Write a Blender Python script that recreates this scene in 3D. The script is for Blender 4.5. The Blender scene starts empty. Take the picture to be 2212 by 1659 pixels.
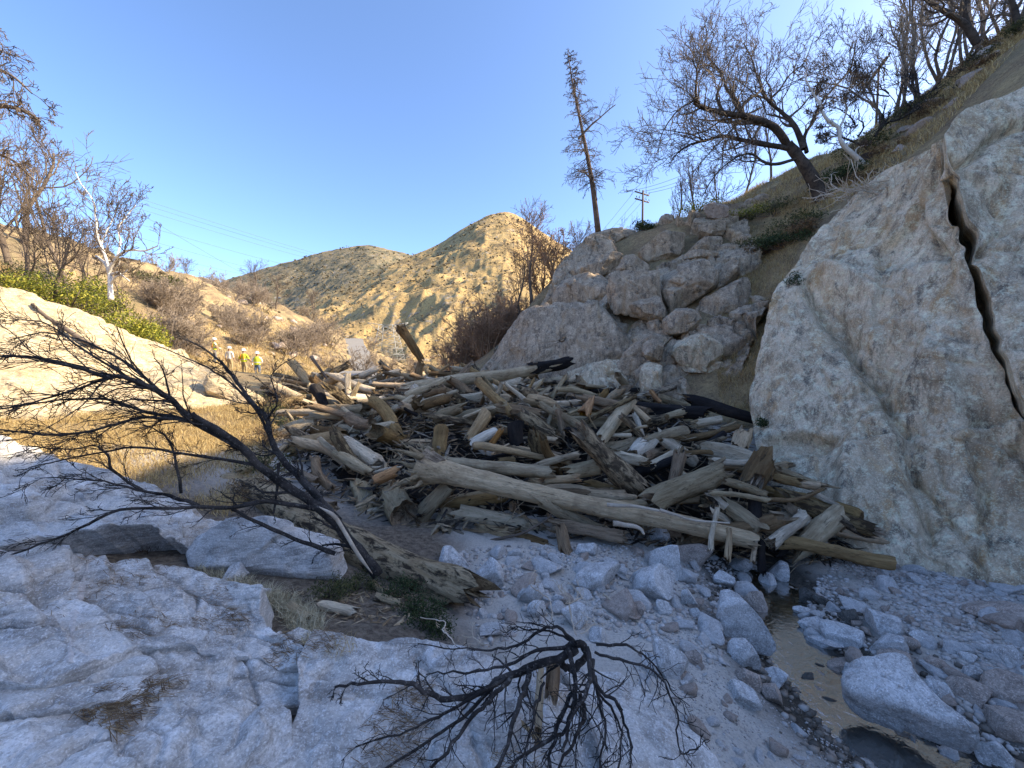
import bpy, math, random
import numpy as np
from mathutils import Vector
PI = math.pi
sc = bpy.context.scene
COL = sc.collection
# ------------------------------------------------------------------ camera, sky, sun, exposure
EYE = np.array([0.0, 0.0, 3.2]); PITCH = math.radians(-3.0)
FPX = 831.0; CU, CV = 1106.0, 829.5          # focal length and centre in 2212 x 1659 picture units
cam = bpy.data.cameras.new('camera'); camo = bpy.data.objects.new('camera', cam); COL.objects.link(camo)
cam.sensor_width = 36.0; cam.lens = 36.0 * FPX / 2212.0; cam.clip_start = 0.05; cam.clip_end = 20000
camo.location = EYE; camo.rotation_euler = (PI / 2 + PITCH, 0, 0)
sc.camera = camo
SUN_EL = math.radians(33.0); SUN_AZ = math.radians(88.0)     # azimuth clockwise from +Y
sunv = np.array([math.sin(SUN_AZ) * math.cos(SUN_EL), math.cos(SUN_AZ) * math.cos(SUN_EL), math.sin(SUN_EL)])
sd = bpy.data.lights.new('sun', 'SUN'); sd.energy = 3.9; sd.angle = math.radians(0.5); sd.color = (1.0, 0.82, 0.56)
so = bpy.data.objects.new('sun', sd); COL.objects.link(so); so.location = (40, 20, 40)
so.rotation_euler = Vector(sunv).to_track_quat('Z', 'Y').to_euler()
wd = bpy.data.worlds.new('World'); sc.world = wd; wd.use_nodes = True
wn = wd.node_tree.nodes; wl = wd.node_tree.links
sky = wn.new('ShaderNodeTexSky'); sky.sky_type = 'NISHITA'; sky.sun_disc = False
sky.sun_elevation = SUN_EL; sky.sun_rotation = SUN_AZ; sky.altitude = 1200; sky.air_density = 0.8; sky.dust_density = 3.2; sky.ozone_density = 4.5
bg = wn['Background']; wl.new(sky.outputs[0], bg.inputs[0]); bg.inputs[1].default_value = 0.15
sc.view_settings.view_transform = 'Standard'; sc.view_settings.look = 'None'
sc.view_settings.exposure = 1.6; sc.view_settings.gamma = 1.0; sc.view_settings.use_curve_mapping = False
sc.cycles.max_bounces = 6; sc.cycles.diffuse_bounces = 3; sc.cycles.transparent_max_bounces = 8
sc.cycles.use_denoising = True
RNG = np.random.default_rng(7); rnd = random.Random(11)

# ------------------------------------------------------------------ geometry helpers
def rays(u, v):
    u = np.asarray(u, float); v = np.asarray(v, float)
    x = (u - CU) / FPX; z = -(v - CV) / FPX; c, s = math.cos(PITCH), math.sin(PITCH)
    return np.stack([x + 0 * z, c - s * z + 0 * x, s + c * z + 0 * x], -1)
def at(u, v, d): return EYE + rays(u, v) * np.asarray(d, float)[..., None]
def at_z(u, v, z):
    r = rays(u, v); return EYE + r * (z - EYE[2]) / r[2]
def proj(p):
    q = p - EYE; c, s = math.cos(PITCH), math.sin(PITCH)
    f = q[..., 1] * c + q[..., 2] * s; up = -q[..., 1] * s + q[..., 2] * c
    return CU + FPX * q[..., 0] / f, CV - FPX * up / f
def _h(ix, iy, iz, seed):
    n = (ix * 374761393 + iy * 668265263 + iz * 2147483647 + seed * 974634777) & 0xffffffff
    n = ((n ^ (n >> 13)) * 1274126177) & 0xffffffff
    n = ((n ^ (n >> 16)) * 2246822519) & 0xffffffff
    return ((n ^ (n >> 15)) & 0xffff) / 32767.5 - 1.0
def noise(p, seed=0):
    p = np.asarray(p, float); f = np.floor(p); i = f.astype(np.int64); t = p - f; t = t * t * t * (t * (t * 6 - 15) + 10)
    x, y, z = i[..., 0], i[..., 1], i[..., 2]; a, b, c = t[..., 0], t[..., 1], t[..., 2]
    def L(q, r, w): return q + (r - q) * w
    return L(L(L(_h(x, y, z, seed), _h(x+1, y, z, seed), a), L(_h(x, y+1, z, seed), _h(x+1, y+1, z, seed), a), b),
             L(L(_h(x, y, z+1, seed), _h(x+1, y, z+1, seed), a), L(_h(x, y+1, z+1, seed), _h(x+1, y+1, z+1, seed), a), b), c)
def fbm(p, octv=5, gain=0.5, seed=0, ridged=False):
    p = np.asarray(p, float); s = 0; a = 1.0; tot = 0
    for k in range(octv):
        n = noise(p * 2.03 ** k + k * 17.31, seed + k)
        s = s + a * ((1 - 2 * np.abs(n)) if ridged else n); tot += a; a *= gain
    return s / tot
def cell(P, seed=0):
    """cellular noise: distance to nearest seed, gap to the second, cell value, cell tilt"""
    P = np.asarray(P, float); I = np.floor(P).astype(np.int64); f1 = np.full(P.shape[:-1], 9.); f2 = f1.copy(); val = np.zeros(P.shape[:-1]); tl = np.zeros(P.shape[:-1])
    for a in (-1, 0, 1):
        for b in (-1, 0, 1):
            for c in (-1, 0, 1):
                x, y, z = I[..., 0] + a, I[..., 1] + b, I[..., 2] + c
                S = np.stack([x + .5 + .45 * _h(x, y, z, seed), y + .5 + .45 * _h(x, y, z, seed + 1), z + .5 + .45 * _h(x, y, z, seed + 2)], -1); D = P - S; d = np.abs(D).max(-1) * .85 + .15 * np.linalg.norm(D, axis=-1)
                n = d < f1; f2 = np.where(n, f1, np.minimum(f2, d)); f1 = np.where(n, d, f1); val = np.where(n, _h(x, y, z, seed + 3), val)
                tl = np.where(n, D[..., 0] * _h(x, y, z, seed + 4) + D[..., 1] * _h(x, y, z, seed + 5) + D[..., 2] * _h(x, y, z, seed + 6), tl)
    return f1, f2 - f1, val, tl
_a, _b = .38, .25; JROT = np.array([[math.cos(_a), 0, math.sin(_a)], [0, 1, 0], [-math.sin(_a), 0, math.cos(_a)]]) @ np.array([[math.cos(_b), -math.sin(_b), 0], [math.sin(_b), math.cos(_b), 0], [0, 0, 1]])
def plates(P, scale, seed, warp=.12, soft=.10):
    Q = (P @ JROT.T) * scale + warp * np.stack([fbm(P * scale * 1.3, 3, .5, seed + 40 + k) for k in range(3)], -1); f1, gap, v, tl = cell(Q, seed); e = np.clip(gap / soft, 0, 1); return (v * .5 + tl) * (e * e * (3 - 2 * e)), np.exp(-(gap / .035) ** 2)
def nrm(v): return v / np.maximum(np.linalg.norm(v, axis=-1, keepdims=True), 1e-9)
def pl(pts, n, closed=False):
    """resample a polyline evenly to n points"""
    p = np.asarray(pts, float)
    if closed: p = np.vstack([p, p[:1]])
    s = np.r_[0, np.cumsum(np.linalg.norm(np.diff(p, axis=0), axis=1))]
    t = np.linspace(0, s[-1], n, endpoint=not closed)
    return np.stack([np.interp(t, s, p[:, k]) for k in range(p.shape[1])], -1)
def smooth_pl(pts, n):
    """Catmull-Rom through the points, n samples"""
    p = np.asarray(pts, float)
    if len(p) == 2: return pl(p, n)
    q = np.vstack([2 * p[0] - p[1], p, 2 * p[-1] - p[-2]]); out = []
    for t in np.linspace(0, len(p) - 1 - 1e-6, n):
        i = int(t); f = t - i; a, b, c, d = q[i:i+4]
        out.append(.5 * (2*b + (c-a)*f + (2*a-5*b+4*c-d)*f*f + (3*b-a-3*c+d)*f**3))
    return np.array(out)

def mesh_data(name, V, F, smooth=True, mats=(), midx=None, attr=None):
    """F: list of int arrays of shape (n,3) / (n,4)"""
    if not isinstance(F, (list, tuple)): F = [F]
    me = bpy.data.meshes.new(name); V = np.ascontiguousarray(V, np.float32)
    F = [np.asarray(f, np.int32) for f in F if len(f)]
    me.vertices.add(len(V)); me.vertices.foreach_set('co', V.ravel())
    tot = np.concatenate([np.full(len(f), f.shape[1], np.int32) for f in F])
    idx = np.concatenate([f.ravel() for f in F])
    me.loops.add(len(idx)); me.loops.foreach_set('vertex_index', idx)
    me.polygons.add(len(tot)); me.polygons.foreach_set('loop_start', np.r_[0, np.cumsum(tot)[:-1]].astype(np.int32))
    me.polygons.foreach_set('use_smooth', np.full(len(tot), smooth, bool))
    for m in mats: me.materials.append(m)
    if midx is not None: me.polygons.foreach_set('material_index', np.asarray(midx, np.int32))
    if attr is not None:
        for k, a in attr.items():
            t = me.attributes.new(k, 'FLOAT', 'POINT'); t.data.foreach_set('value', np.asarray(a, np.float32).ravel())
    me.update(calc_edges=True)
    return me
def tag(o, label=None, cat=None, group=None, kind=None):
    if label: o['label'] = label
    if cat: o['category'] = cat
    if group: o['group'] = group
    if kind: o['kind'] = kind
    return o
def obj(name, V, F, mat, parent=None, smooth=True, origin='base', midx=None, attr=None):
    V = np.asarray(V, float)
    o0 = np.zeros(3)
    if parent is None and origin == 'base':
        o0 = np.array([V[:, 0].mean(), V[:, 1].mean(), V[:, 2].min()])
    elif parent is not None: o0 = np.array(parent.get('_o', (0, 0, 0)))
    me = mesh_data(name, V - o0, F, smooth, mat if isinstance(mat, (list, tuple)) else [mat], midx, attr)
    o = bpy.data.objects.new(name, me); COL.objects.link(o)
    if parent is not None: o.parent = parent; o['_o'] = tuple(o0); TMPP.append(o)
    else: o.location = o0; o['_o'] = tuple(o0); TMPP.append(o)
    return o
TMPP = []
def empty(name, loc, label, cat, group=None):
    o = bpy.data.objects.new(name, None); COL.objects.link(o); o.location = loc; o['_o'] = tuple(float(x) for x in loc); TMPP.append(o)
    o.empty_display_size = 0.2
    return tag(o, label, cat, group)
def gridF(n, m, off=0, wrap=False):
    i, j = np.meshgrid(np.arange(n - 1), np.arange(m if wrap else m - 1), indexing='ij')
    j2 = (j + 1) % m
    return np.stack([i * m + j, i * m + j2, (i + 1) * m + j2, (i + 1) * m + j], -1).reshape(-1, 4) + off
def gridN(P):
    a = np.gradient(P, axis=0); b = np.gradient(P, axis=1); return nrm(np.cross(a, b))
class MB:
    """collects vertices and faces of one mesh"""
    def __init__(s): s.V = []; s.Q = []; s.T = []; s.n = 0
    def add(s, V, Q=None, T=None):
        V = np.asarray(V, float)
        if Q is not None and len(Q): s.Q.append(np.asarray(Q) + s.n)
        if T is not None and len(T): s.T.append(np.asarray(T) + s.n)
        s.V.append(V); s.n += len(V)
    def tube(s, P, R, k=6, cap=True):
        P = np.asarray(P, float); n = len(P); R = np.broadcast_to(np.asarray(R, float), (n,))
        T = nrm(np.gradient(P, axis=0)); a = np.array([0, 0, 1.]) if abs(T[0, 2]) < .9 else np.array([1., 0, 0])
        A = nrm(np.cross(T, a)); B = np.cross(T, A); th = np.arange(k) * 2 * PI / k
        V = P[:, None] + R[:, None, None] * (A[:, None] * np.cos(th)[:, None] + B[:, None] * np.sin(th)[:, None])
        V = V.reshape(-1, 3); Q = gridF(n, k, wrap=True)
        if cap:
            V = np.vstack([V, P[:1], P[-1:]]); j = np.arange(k)
            Tt = np.vstack([np.stack([np.full(k, n*k), (j+1) % k, j], -1), np.stack([np.full(k, n*k+1), (n-1)*k+j, (n-1)*k+(j+1) % k], -1)])
            s.add(V, Q, Tt)
        else: s.add(V, Q)
    def box(s, c, d, R=None):
        v = np.array([[x, y, z] for x in (-1, 1) for y in (-1, 1) for z in (-1, 1)], float) * np.asarray(d) / 2
        if R is not None: v = v @ np.asarray(R).T
        s.add(v + np.asarray(c), [[0, 1, 3, 2], [4, 6, 7, 5], [0, 4, 5, 1], [2, 3, 7, 6], [0, 2, 6, 4], [1, 5, 7, 3]])
    def build(s, name, mat, parent=None, smooth=True, **kw):
        F = []
        if s.Q: F.append(np.vstack(s.Q))
        if s.T: F.append(np.vstack(s.T))
        return obj(name, np.vstack(s.V), F, mat, parent, smooth, **kw)

# ------------------------------------------------------------------ materials
class NT:
    def __init__(s, name):
        s.m = bpy.data.materials.new(name); s.m.use_nodes = True; s.t = s.m.node_tree; s.N = s.t.nodes
        s.b = s.N['Principled BSDF']; s.tc = s.N.new('ShaderNodeTexCoord'); s.co = s.tc.outputs['Object']
    def L(s, a, b): s.t.links.new(a, b)
    def setv(s, sock, v):
        if hasattr(v, 'links') or hasattr(v, 'is_linked'): s.L(v, sock)
        elif isinstance(v, (tuple, list)) and len(v) == 3 and sock.type == 'RGBA': sock.default_value = (*v, 1)
        else: sock.default_value = v
    def scale(s, sc_, rot=(0, 0, 0), co=None):
        n = s.N.new('ShaderNodeMapping'); s.L(co or s.co, n.inputs[0]); n.inputs['Scale'].default_value = sc_; n.inputs['Rotation'].default_value = rot
        return n.outputs[0]
    def noise(s, sc_=5, det=4, rough=.55, dist=0, co=None):
        n = s.N.new('ShaderNodeTexNoise'); s.L(co or s.co, n.inputs[0]); n.inputs['Scale'].default_value = sc_
        n.inputs['Detail'].default_value = det; n.inputs['Roughness'].default_value = rough; n.inputs['Distortion'].default_value = dist
        return n.outputs[0]
    def vor(s, sc_=5, co=None, feat='F1', out=0, rnd_=1):
        n = s.N.new('ShaderNodeTexVoronoi'); n.feature = feat; s.L(co or s.co, n.inputs[0]); n.inputs['Scale'].default_value = sc_
        n.inputs['Randomness'].default_value = rnd_
        return n.outputs[out]
    def ramp(s, f, stops):
        n = s.N.new('ShaderNodeValToRGB'); s.L(f, n.inputs[0]); e = n.color_ramp.elements
        while len(e) < len(stops): e.new(0.5)
        for k, (p, c) in enumerate(stops):
            e[k].position = p; e[k].color = (*c, 1) if isinstance(c, (tuple, list)) else (c, c, c, 1)
        return n.outputs[0]
    def mix(s, f, a, b, mode='MIX'):
        n = s.N.new('ShaderNodeMix'); n.data_type = 'RGBA'; n.blend_type = mode; n.clamp_result = False
        s.setv(n.inputs[0], f); s.setv(n.inputs[6], a); s.setv(n.inputs[7], b)
        return n.outputs[2]
    def math(s, op, a, b=0.0, clamp=False):
        n = s.N.new('ShaderNodeMath'); n.operation = op; n.use_clamp = clamp; s.setv(n.inputs[0], a); s.setv(n.inputs[1], b); return n.outputs[0]
    def rand(s):
        n = s.N.new('ShaderNodeObjectInfo'); return n.outputs['Random']
    def attr(s, name):
        n = s.N.new('ShaderNodeAttribute'); n.attribute_name = name; return n.outputs['Fac']
    def up(s):
        g = s.N.new('ShaderNodeNewGeometry'); x = s.N.new('ShaderNodeSeparateXYZ'); s.L(g.outputs['Normal'], x.inputs[0]); return x.outputs[2]
    def bump(s, h, strength=.5, dist=.02, prev=None):
        n = s.N.new('ShaderNodeBump'); s.L(h, n.inputs['Height']); n.inputs['Strength'].default_value = strength; n.inputs['Distance'].default_value = dist
        if prev is not None: s.L(prev, n.inputs['Normal'])
        return n.outputs[0]
    def fin(s, col, rough=.85, nor=None, spec=.3):
        s.setv(s.b.inputs['Base Color'], col); s.setv(s.b.inputs['Roughness'], rough); s.b.inputs['Specular IOR Level'].default_value = spec
        if nor is not None: s.L(nor, s.b.inputs['Normal'])
        return s.m
def granite(name, light, dark, stain, stain_amt=.5, spk=55., streak=None, lich=.35, lrot=(0, 0, 0), bump=.6, lsc=7.5, spa=.55, ochre=0., mott=4.):
    t = NT(name)
    big = t.noise(.55, 6, .6, .6); c = t.mix(t.ramp(big, [(.36, 0), (.64, 1)]), dark, light)
    med = t.noise(3.2, 8, .68); c = t.mix(t.ramp(med, [(.40, .0), (.62, .55)]), c, tuple(x * .55 for x in light))
    sco = t.scale(streak, lrot) if streak else t.co
    st = t.noise(1.3, 7, .62, .8, sco); c = t.mix(t.ramp(st, [(.52, 0), (.66, stain_amt)]), c, stain)
    if ochre: c = t.mix(t.ramp(t.noise(.42, 5, .6, 1.2, t.scale((1.2, 1.2, .5), (0, .5, 0))), [(.56, 0), (.66, ochre)]), c, (.44, .28, .12))
    lc = t.noise(lsc, 10, .78, .3, sco); c = t.mix(t.ramp(lc, [(.52, 0), (.61, lich)]), c, (.075, .07, .066))
    dk = t.noise(.9, 9, .7, .8, sco); c = t.mix(t.ramp(dk, [(.55, 0), (.66, .38)]), c, tuple(x * .48 for x in dark))
    ln = t.noise(.9, 4, .55, .9, sco); c = t.mix(t.ramp(t.math('ABSOLUTE', t.math('SUBTRACT', ln, .5)), [(.0, .4), (.008, 0)]), c, (.09, .07, .055))
    mm = t.noise(mott, 10, .8, .4, sco); c = t.mix(t.ramp(mm, [(.40, .8), (.50, 0)]), c, tuple(x * .45 for x in dark)); mm2 = t.noise(mott * 1.7, 9, .8, .2); c = t.mix(t.ramp(mm2, [(.52, 0), (.60, .6)]), c, tuple(min(.85, x * 1.25) for x in light))
    wh = t.noise(2.1, 9, .72, .5); c = t.mix(t.ramp(wh, [(.57, 0), (.68, .5)]), c, tuple(min(1, x * 1.35) for x in light))
    s1 = t.noise(spk, 3, .7); c = t.mix(t.ramp(s1, [(.50, 0), (.60, spa)]), c, tuple(x * .35 for x in light))
    s2 = t.noise(spk * 1.37, 2, .6, 0, t.scale((1, 1, 1), (.5, .3, 1))); c = t.mix(t.ramp(s2, [(.55, 0), (.66, spa)]), c, tuple(min(1, x * 1.5) for x in light))
    b1 = t.bump(t.noise(2.6, 10, .7, .3, sco), bump, .16); b2 = t.bump(t.noise(16, 8, .7), bump * .8, .03, b1); b3 = t.bump(s1, .35, .006, b2)
    return t.fin(c, .93, b3, .15)
M = {}
M['slab'] = granite('granite_slab_grey', (.78, .755, .715), (.62, .59, .55), (.36, .265, .17), .9, 62., (.35, .9, 3.0), .6, (.45, .15, .25), .5, 2.2, .45, 0., 2.4)
M['dome'] = granite('granite_dome_cream', (.68, .56, .37), (.52, .41, .25), (.36, .23, .10), .6, 22., (.5, 1, 2.2), .4, (0, .3, 0), .6, 3., .3)
M['cliff'] = granite('granite_cliff_tan', (.80, .67, .49), (.54, .42, .28), (.46, .28, .12), .75, 30., (1.5, 1.5, .42), .85, (.0, .45, 0), .22, 2.2, .35, .85, 3.)
M['outcrop'] = granite('granite_outcrop_tan', (.54, .445, .325), (.33, .26, .185), (.32, .205, .10), .6, 18., (1.8, 1.8, .5), .85, (0, .2, 0), .4, 2.2, .35, .5, 2.6)
M['stone'] = granite('river_stone_grey', (.74, .73, .71), (.58, .57, .55), (.42, .34, .27), .4, 60., None, .12, (0, 0, 0), .5)
M['stone_tan'] = granite('river_stone_tan', (.54, .45, .38), (.42, .35, .30), (.32, .20, .14), .4, 60., None, .12, (0, 0, 0), .5)
M['stone_wet'] = granite('river_stone_wet', (.16, .155, .14), (.10, .095, .085), (.10, .09, .05), .4, 60., None, .2, (0, 0, 0), .5)
# ------------------------------------------------------------------ ground
GC = []
def g_uvz(*a):
    for u, v, z in a: GC.append(at_z(u, v, z))
def g_uvd(*a):
    for u, v, d in a: GC.append(at(u, v, d))
def g_w(*a):
    for p in a: GC.append(np.array(p, float))
# stream bed and sand bank
g_uvz((1700, 1270, -.12), (1680, 1350, -.14), (1760, 1440, -.14), (1860, 1560, -.15), (2010, 1650, -.15), (1640, 1230, -.05),
      (1250, 1190, .30), (1000, 1200, .34), (1400, 1250, .26), (1500, 1350, .30), (1480, 1500, .42), (1640, 1600, .22), (1420, 1620, .62),
      (1600, 1400, .1), (1120, 1420, .55), (1000, 1330, .45), (1850, 1330, .05), (2000, 1280, .12), (2150, 1290, .26), (2212, 1400, .18), (2180, 1560, .05),
      (2000, 1450, .03), (850, 1300, .66), (700, 1300, .84), (600, 1280, .9), (980, 1540, .85), (700, 1560, 1.05), (250, 1600, 1.05), (540, 1260, .95))
g_w((0, 0, 1.1), (-2, 0, 1.1), (2, 0, .8), (4, 0, 0), (4.6, 1.6, -.1), (6.5, 1, .3), (-5, 0, 2.2), (-2, 2.4, 1.0), (0, -3, 1.3), (5, -3, .2), (-8, -4, 3.5), (-6, 2.5, 1.7),
    (0, 8, .45), (3, 8, .4), (5, 7.5, .2), (-3, 8, .6), (0, 11, 1.0), (3, 11, 1.1), (5.5, 10, 1.0), (-3.5, 11, 1.1), (0, 15, 1.7), (3, 14, 1.7), (-5, 15, 1.7),
    (0, 19, 2.1), (-4, 20, 2.0), (2, 21, 2.3), (-8, 20, 1.9), (-2, 26, 2.1), (-8, 27, 2.0), (0, 40, 1.5), (-8, 40, 1.2), (-14, 34, 1.9), (-10, 60, -1.), (2, 60, 0), (-5, 90, -3), (-35, 100, -2), (8, 100, 3), (-12, 125, -4), (-60, 130, 3), (30, 130, 20))
# left gully, left hillside
g_uvd((120, 950, 7.6), (300, 985, 7.3), (480, 1060, 6.8), (430, 945, 9.0), (560, 960, 8.6), (560, 1090, 6.4), (590, 900, 11.), (60, 910, 9.0), (250, 900, 9.6),
      (553, 822, 25.), (460, 806, 27.), (640, 815, 24.), (700, 800, 28),
      (0, 640, 16.), (120, 690, 17), (250, 730, 19.), (380, 765, 22.), (0, 540, 24.), (150, 560, 27.), (250, 575, 31.),
      (310, 568, 42.), (420, 608, 52.), (500, 640, 58.), (600, 665, 66.), (680, 700, 72.), (745, 745, 78.), (450, 700, 38.), (560, 745, 40.), (650, 765, 45.), (380, 690, 32.), (720, 775, 50))
g_w((-40, 36, 13.5), (-30, 15, 10), (-40, 5, 14), (-20, -5, 7), (-60, 60, 16), (-60, 20, 18), (-60, -25, 20), (-25, -25, 10), (-38, 75, 11), (-30, 85, 6), (-16, 10, 3.6), (-14, 7, 2.8))
# right hillside behind cliff and outcrop
g_uvd((1600, 850, 11.6), (1660, 700, 14.2), (1700, 540, 15.), (1770, 430, 16.4), (1880, 330, 17.), (2030, 220, 18.), (2180, 90, 19.), (1640, 560, 16.5), (1620, 470, 19.), (1560, 425, 20.5),
      (1460, 470, 21.), (1400, 495, 21.), (1300, 505, 22.), (1220, 560, 23.), (1160, 640, 22.), (1060, 770, 20), (1300, 660, 18.5), (1480, 560, 18.), (1420, 700, 15.6), (1500, 760, 13.6), (1250, 780, 17.5), (1040, 800, 19))
g_w((9.8, 7.5, 7.0), (9.8, 4, 6.2), (9.6, 0, 6), (9.4, -4, 6), (14, 4, 11.0), (14, -6, 10), (20, 4, 20.0), (20, 7.5, 18.0), (20, 0, 16), (20, -10, 12), (24, 16, 20.5), (30, 0, 22), (32, 20, 26), (30, -25, 18), (55, 0, 30), (60, 40, 40), (60, -25, 30),  # unseen off-frame crest raised and notched to cast shade over the foreground
    (16, 24, 14.5), (10, 27, 10.0), (5, 28, 6.5), (20, 34, 14), (10, 36, 5.5), (30, 45, 17), (8, 50, 2.5), (22, 60, 8), (45, 80, 20), (8, 75, 1), (7.4, 9.6, .9), (7.8, 7.0, .3), (8, 5, .2), (8.4, 2.5, .2), (8.6, -2, 0.2), (12, -14, 8), (5, -14, .5), (-4, -14, 3))
GC = np.array(GC)
_d = np.linalg.norm(GC[:, None, :2] - GC[None, :, :2], axis=-1)
_n = len(GC); _A = np.zeros((_n + 3, _n + 3)); _A[:_n, :_n] = _d - np.eye(_n) * .25
_A[:_n, _n] = 1; _A[:_n, _n + 1:] = GC[:, :2]; _A[_n, :_n] = 1; _A[_n + 1:, :_n] = GC[:, :2].T
_W = np.linalg.solve(_A, np.r_[GC[:, 2], 0, 0, 0])
def stream_d(x, y):
    """distance from the stream's centre line"""
    q = np.stack([x, y], -1); best = np.full(x.shape, 1e9)
    for a, b in zip(STREAM[:-1], STREAM[1:]):
        ab = b - a; t = np.clip(((q - a) @ ab) / (ab @ ab), 0, 1); best = np.minimum(best, np.linalg.norm(q - a - t[..., None] * ab, axis=-1))
    return best
STREAM = np.array([at_z(u, v, 0)[:2] for u, v in [(2330, 1900), (2090, 1680), (1850, 1540), (1740, 1420), (1690, 1330), (1660, 1250)]] + [(3.6, 7.5), (3.2, 10)])
def gz0(x, y):
    sh = np.shape(x); x = np.ravel(np.asarray(x, float)); y = np.ravel(np.asarray(y, float)); z = np.empty(len(x))
    for i in range(0, len(x), 20000):
        X = x[i:i+20000]; Y = y[i:i+20000]
        z[i:i+20000] = np.sqrt((X[:, None] - GC[:, 0]) ** 2 + (Y[:, None] - GC[:, 1]) ** 2) @ _W[:_n] + _W[_n] + X * _W[_n+1] + Y * _W[_n+2]
    return z.reshape(sh)
def gz(x, y):
    x = np.asarray(x, float); y = np.asarray(y, float)
    z = gz0(x, y); p = np.stack([x, y, 0 * x], -1); dd = np.hypot(x, y)
    hill = np.clip((z - 1.6) / 3, 0, 1) + np.clip((y - 22) / 10, 0, 1)
    z = z + fbm(p * .9, 4, .5, 3) * .05 + fbm(p * 4.5, 3, .5, 9) * .018 + np.clip(hill, 0, 1) * (fbm(p * .33, 4, .55, 21) * .45 * np.clip(dd / 20, .5, 3))
    sdv = stream_d(x, y); near = np.clip((9 - y) / 2, 0, 1)
    z = z - near * .17 * np.exp(-(sdv / .5) ** 2)
    return z
def axis_pts(lo, hi, c, h0, g):
    a = [c]; h = h0
    while a[-1] < hi: a.append(a[-1] + h); h *= g
    b = [c]; h = h0
    while b[-1] > lo: b.append(b[-1] - h); h *= g
    return np.array(sorted(set(a + b)))
gx = axis_pts(-75, 75, 2.0, .055, 1.0135); gy = axis_pts(-30, 140, 4.0, .05, 1.0125)
GX, GY = np.meshgrid(gx, gy, indexing='ij'); GZ = gz(GX, GY)
P = np.stack([GX, GY, GZ], -1)
_g = np.clip((GZ - 1.15 + .35 * fbm(P * np.array([.7, .7, 0]), 4, .5, 31)) / .5, 0, 1)
_g = np.maximum(_g, np.clip((GY - 13) / 6, 0, 1)) * np.clip((np.hypot(GX + 1, GY) - 3.3) / .8 , 0, 1)
grass_zone = np.where((GX > 7.2) & (GY < 9), np.clip((GZ - 2) / 2, 0, 1), _g)
soil = np.clip((1.0 - GX - .25 * GY + .8 * fbm(P * np.array([.9, .9, 0]), 4, .5, 77)) / .8, 0, 1) * np.clip((8 - GY) / 2, 0, 1)
damp = np.exp(-(stream_d(GX, GY) / .85) ** 2) * np.clip((9 - GY) / 2, 0, 1)
t = NT('ground_sand_and_dry_grass')
sand = t.mix(t.ramp(t.noise(.9, 7, .6), [(.35, 0), (.65, 1)]), (.54, .50, .44), (.68, .635, .57))
sand = t.mix(t.ramp(t.noise(38, 5, .75), [(.48, 0), (.62, .6)]), sand, (.34, .31, .27))
sand = t.mix(t.ramp(t.noise(70, 3, .7), [(.56, 0), (.66, .6)]), sand, (.68, .66, .63))
gr = t.mix(t.ramp(t.noise(.8, 8, .65), [(.38, 0), (.62, 1)]), (.19, .135, .085), (.42, .315, .16))
gr = t.mix(t.ramp(t.noise(9, 6, .7), [(.45, 0), (.65, .75)]), gr, (.12, .085, .055))
gr = t.mix(t.ramp(t.noise(.35, 5, .6, .4), [(.50, 0), (.62, .7)]), gr, (.15, .125, .075))
gr = t.mix(t.ramp(t.noise(30, 4, .7), [(.5, 0), (.66, .5)]), gr, (.56, .45, .26))
zf = t.math('ADD', t.attr('grassy'), t.math('MULTIPLY', t.math('SUBTRACT', t.noise(3, 5, .7), .5), .9), True)
c = t.mix(t.ramp(zf, [(.35, 0), (.6, 1)]), sand, gr)
so2 = t.mix(t.ramp(t.noise(14, 8, .75), [(.40, 0), (.62, 1)]), (.10, .078, .058), (.27, .22, .165))
so2 = t.mix(t.ramp(t.noise(110, 4, .8), [(.60, 0), (.68, .5)]), so2, (.45, .42, .37))
c = t.mix(t.attr('soil'), c, so2)
wetc = t.mix(t.ramp(t.noise(30, 6, .75), [(.42, 0), (.62, 1)]), (.022, .02, .016), (.09, .078, .06))
c = t.mix(t.ramp(t.attr('damp'), [(.12, 0), (.5, .95)]), c, wetc)
nb = t.bump(t.noise(26, 8, .75), .7, .05, t.bump(t.noise(4, 6, .7), .5, .12))
M['ground'] = t.fin(c, t.math('SUBTRACT', .95, t.math('MULTIPLY', t.attr('damp'), .4)), nb, .2)
gnd = obj('ground', P.reshape(-1, 3), gridF(len(gx), len(gy)), M['ground'], origin=None, attr={'grassy': grass_zone, 'damp': damp, 'soil': soil})
tag(gnd, 'pale sandy stream bank rising into dry golden grass on both sides', kind='structure')
# valley plain reaching the horizon
t = NT('valley_plain'); c = t.mix(t.noise(.01, 8, .6), (.16, .13, .07), (.30, .23, .12)); M['plain'] = t.fin(c, .95)
tag(obj('valley_floor', [(-9000, 60, -6), (9000, 60, -6), (9000, 14000, -6), (-9000, 14000, -6)], np.array([[0, 1, 2, 3]]), M['plain'], origin=None), 'dry valley floor beyond the road', kind='structure')
# water: one level sheet, its shoreline is where the bed rises through it
wx, wy = np.meshgrid(np.linspace(2.4, 7.2, 40), np.linspace(-2.0, 8.5, 70), indexing='ij')
t = NT('stream_water'); t.b.inputs['Transmission Weight'].default_value = .55; t.b.inputs['IOR'].default_value = 1.33
M['water'] = t.fin((.03, .027, .018), .05, t.bump(t.noise(13, 3, .5, .8), .22, .02), .5)
tag(obj('stream_water', np.stack([wx, wy, np.full(wx.shape, -.16)], -1).reshape(-1, 3), gridF(40, 70), M['water'], origin=None), 'shallow dark stream running along the bank to the lower right', kind='structure')

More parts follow.
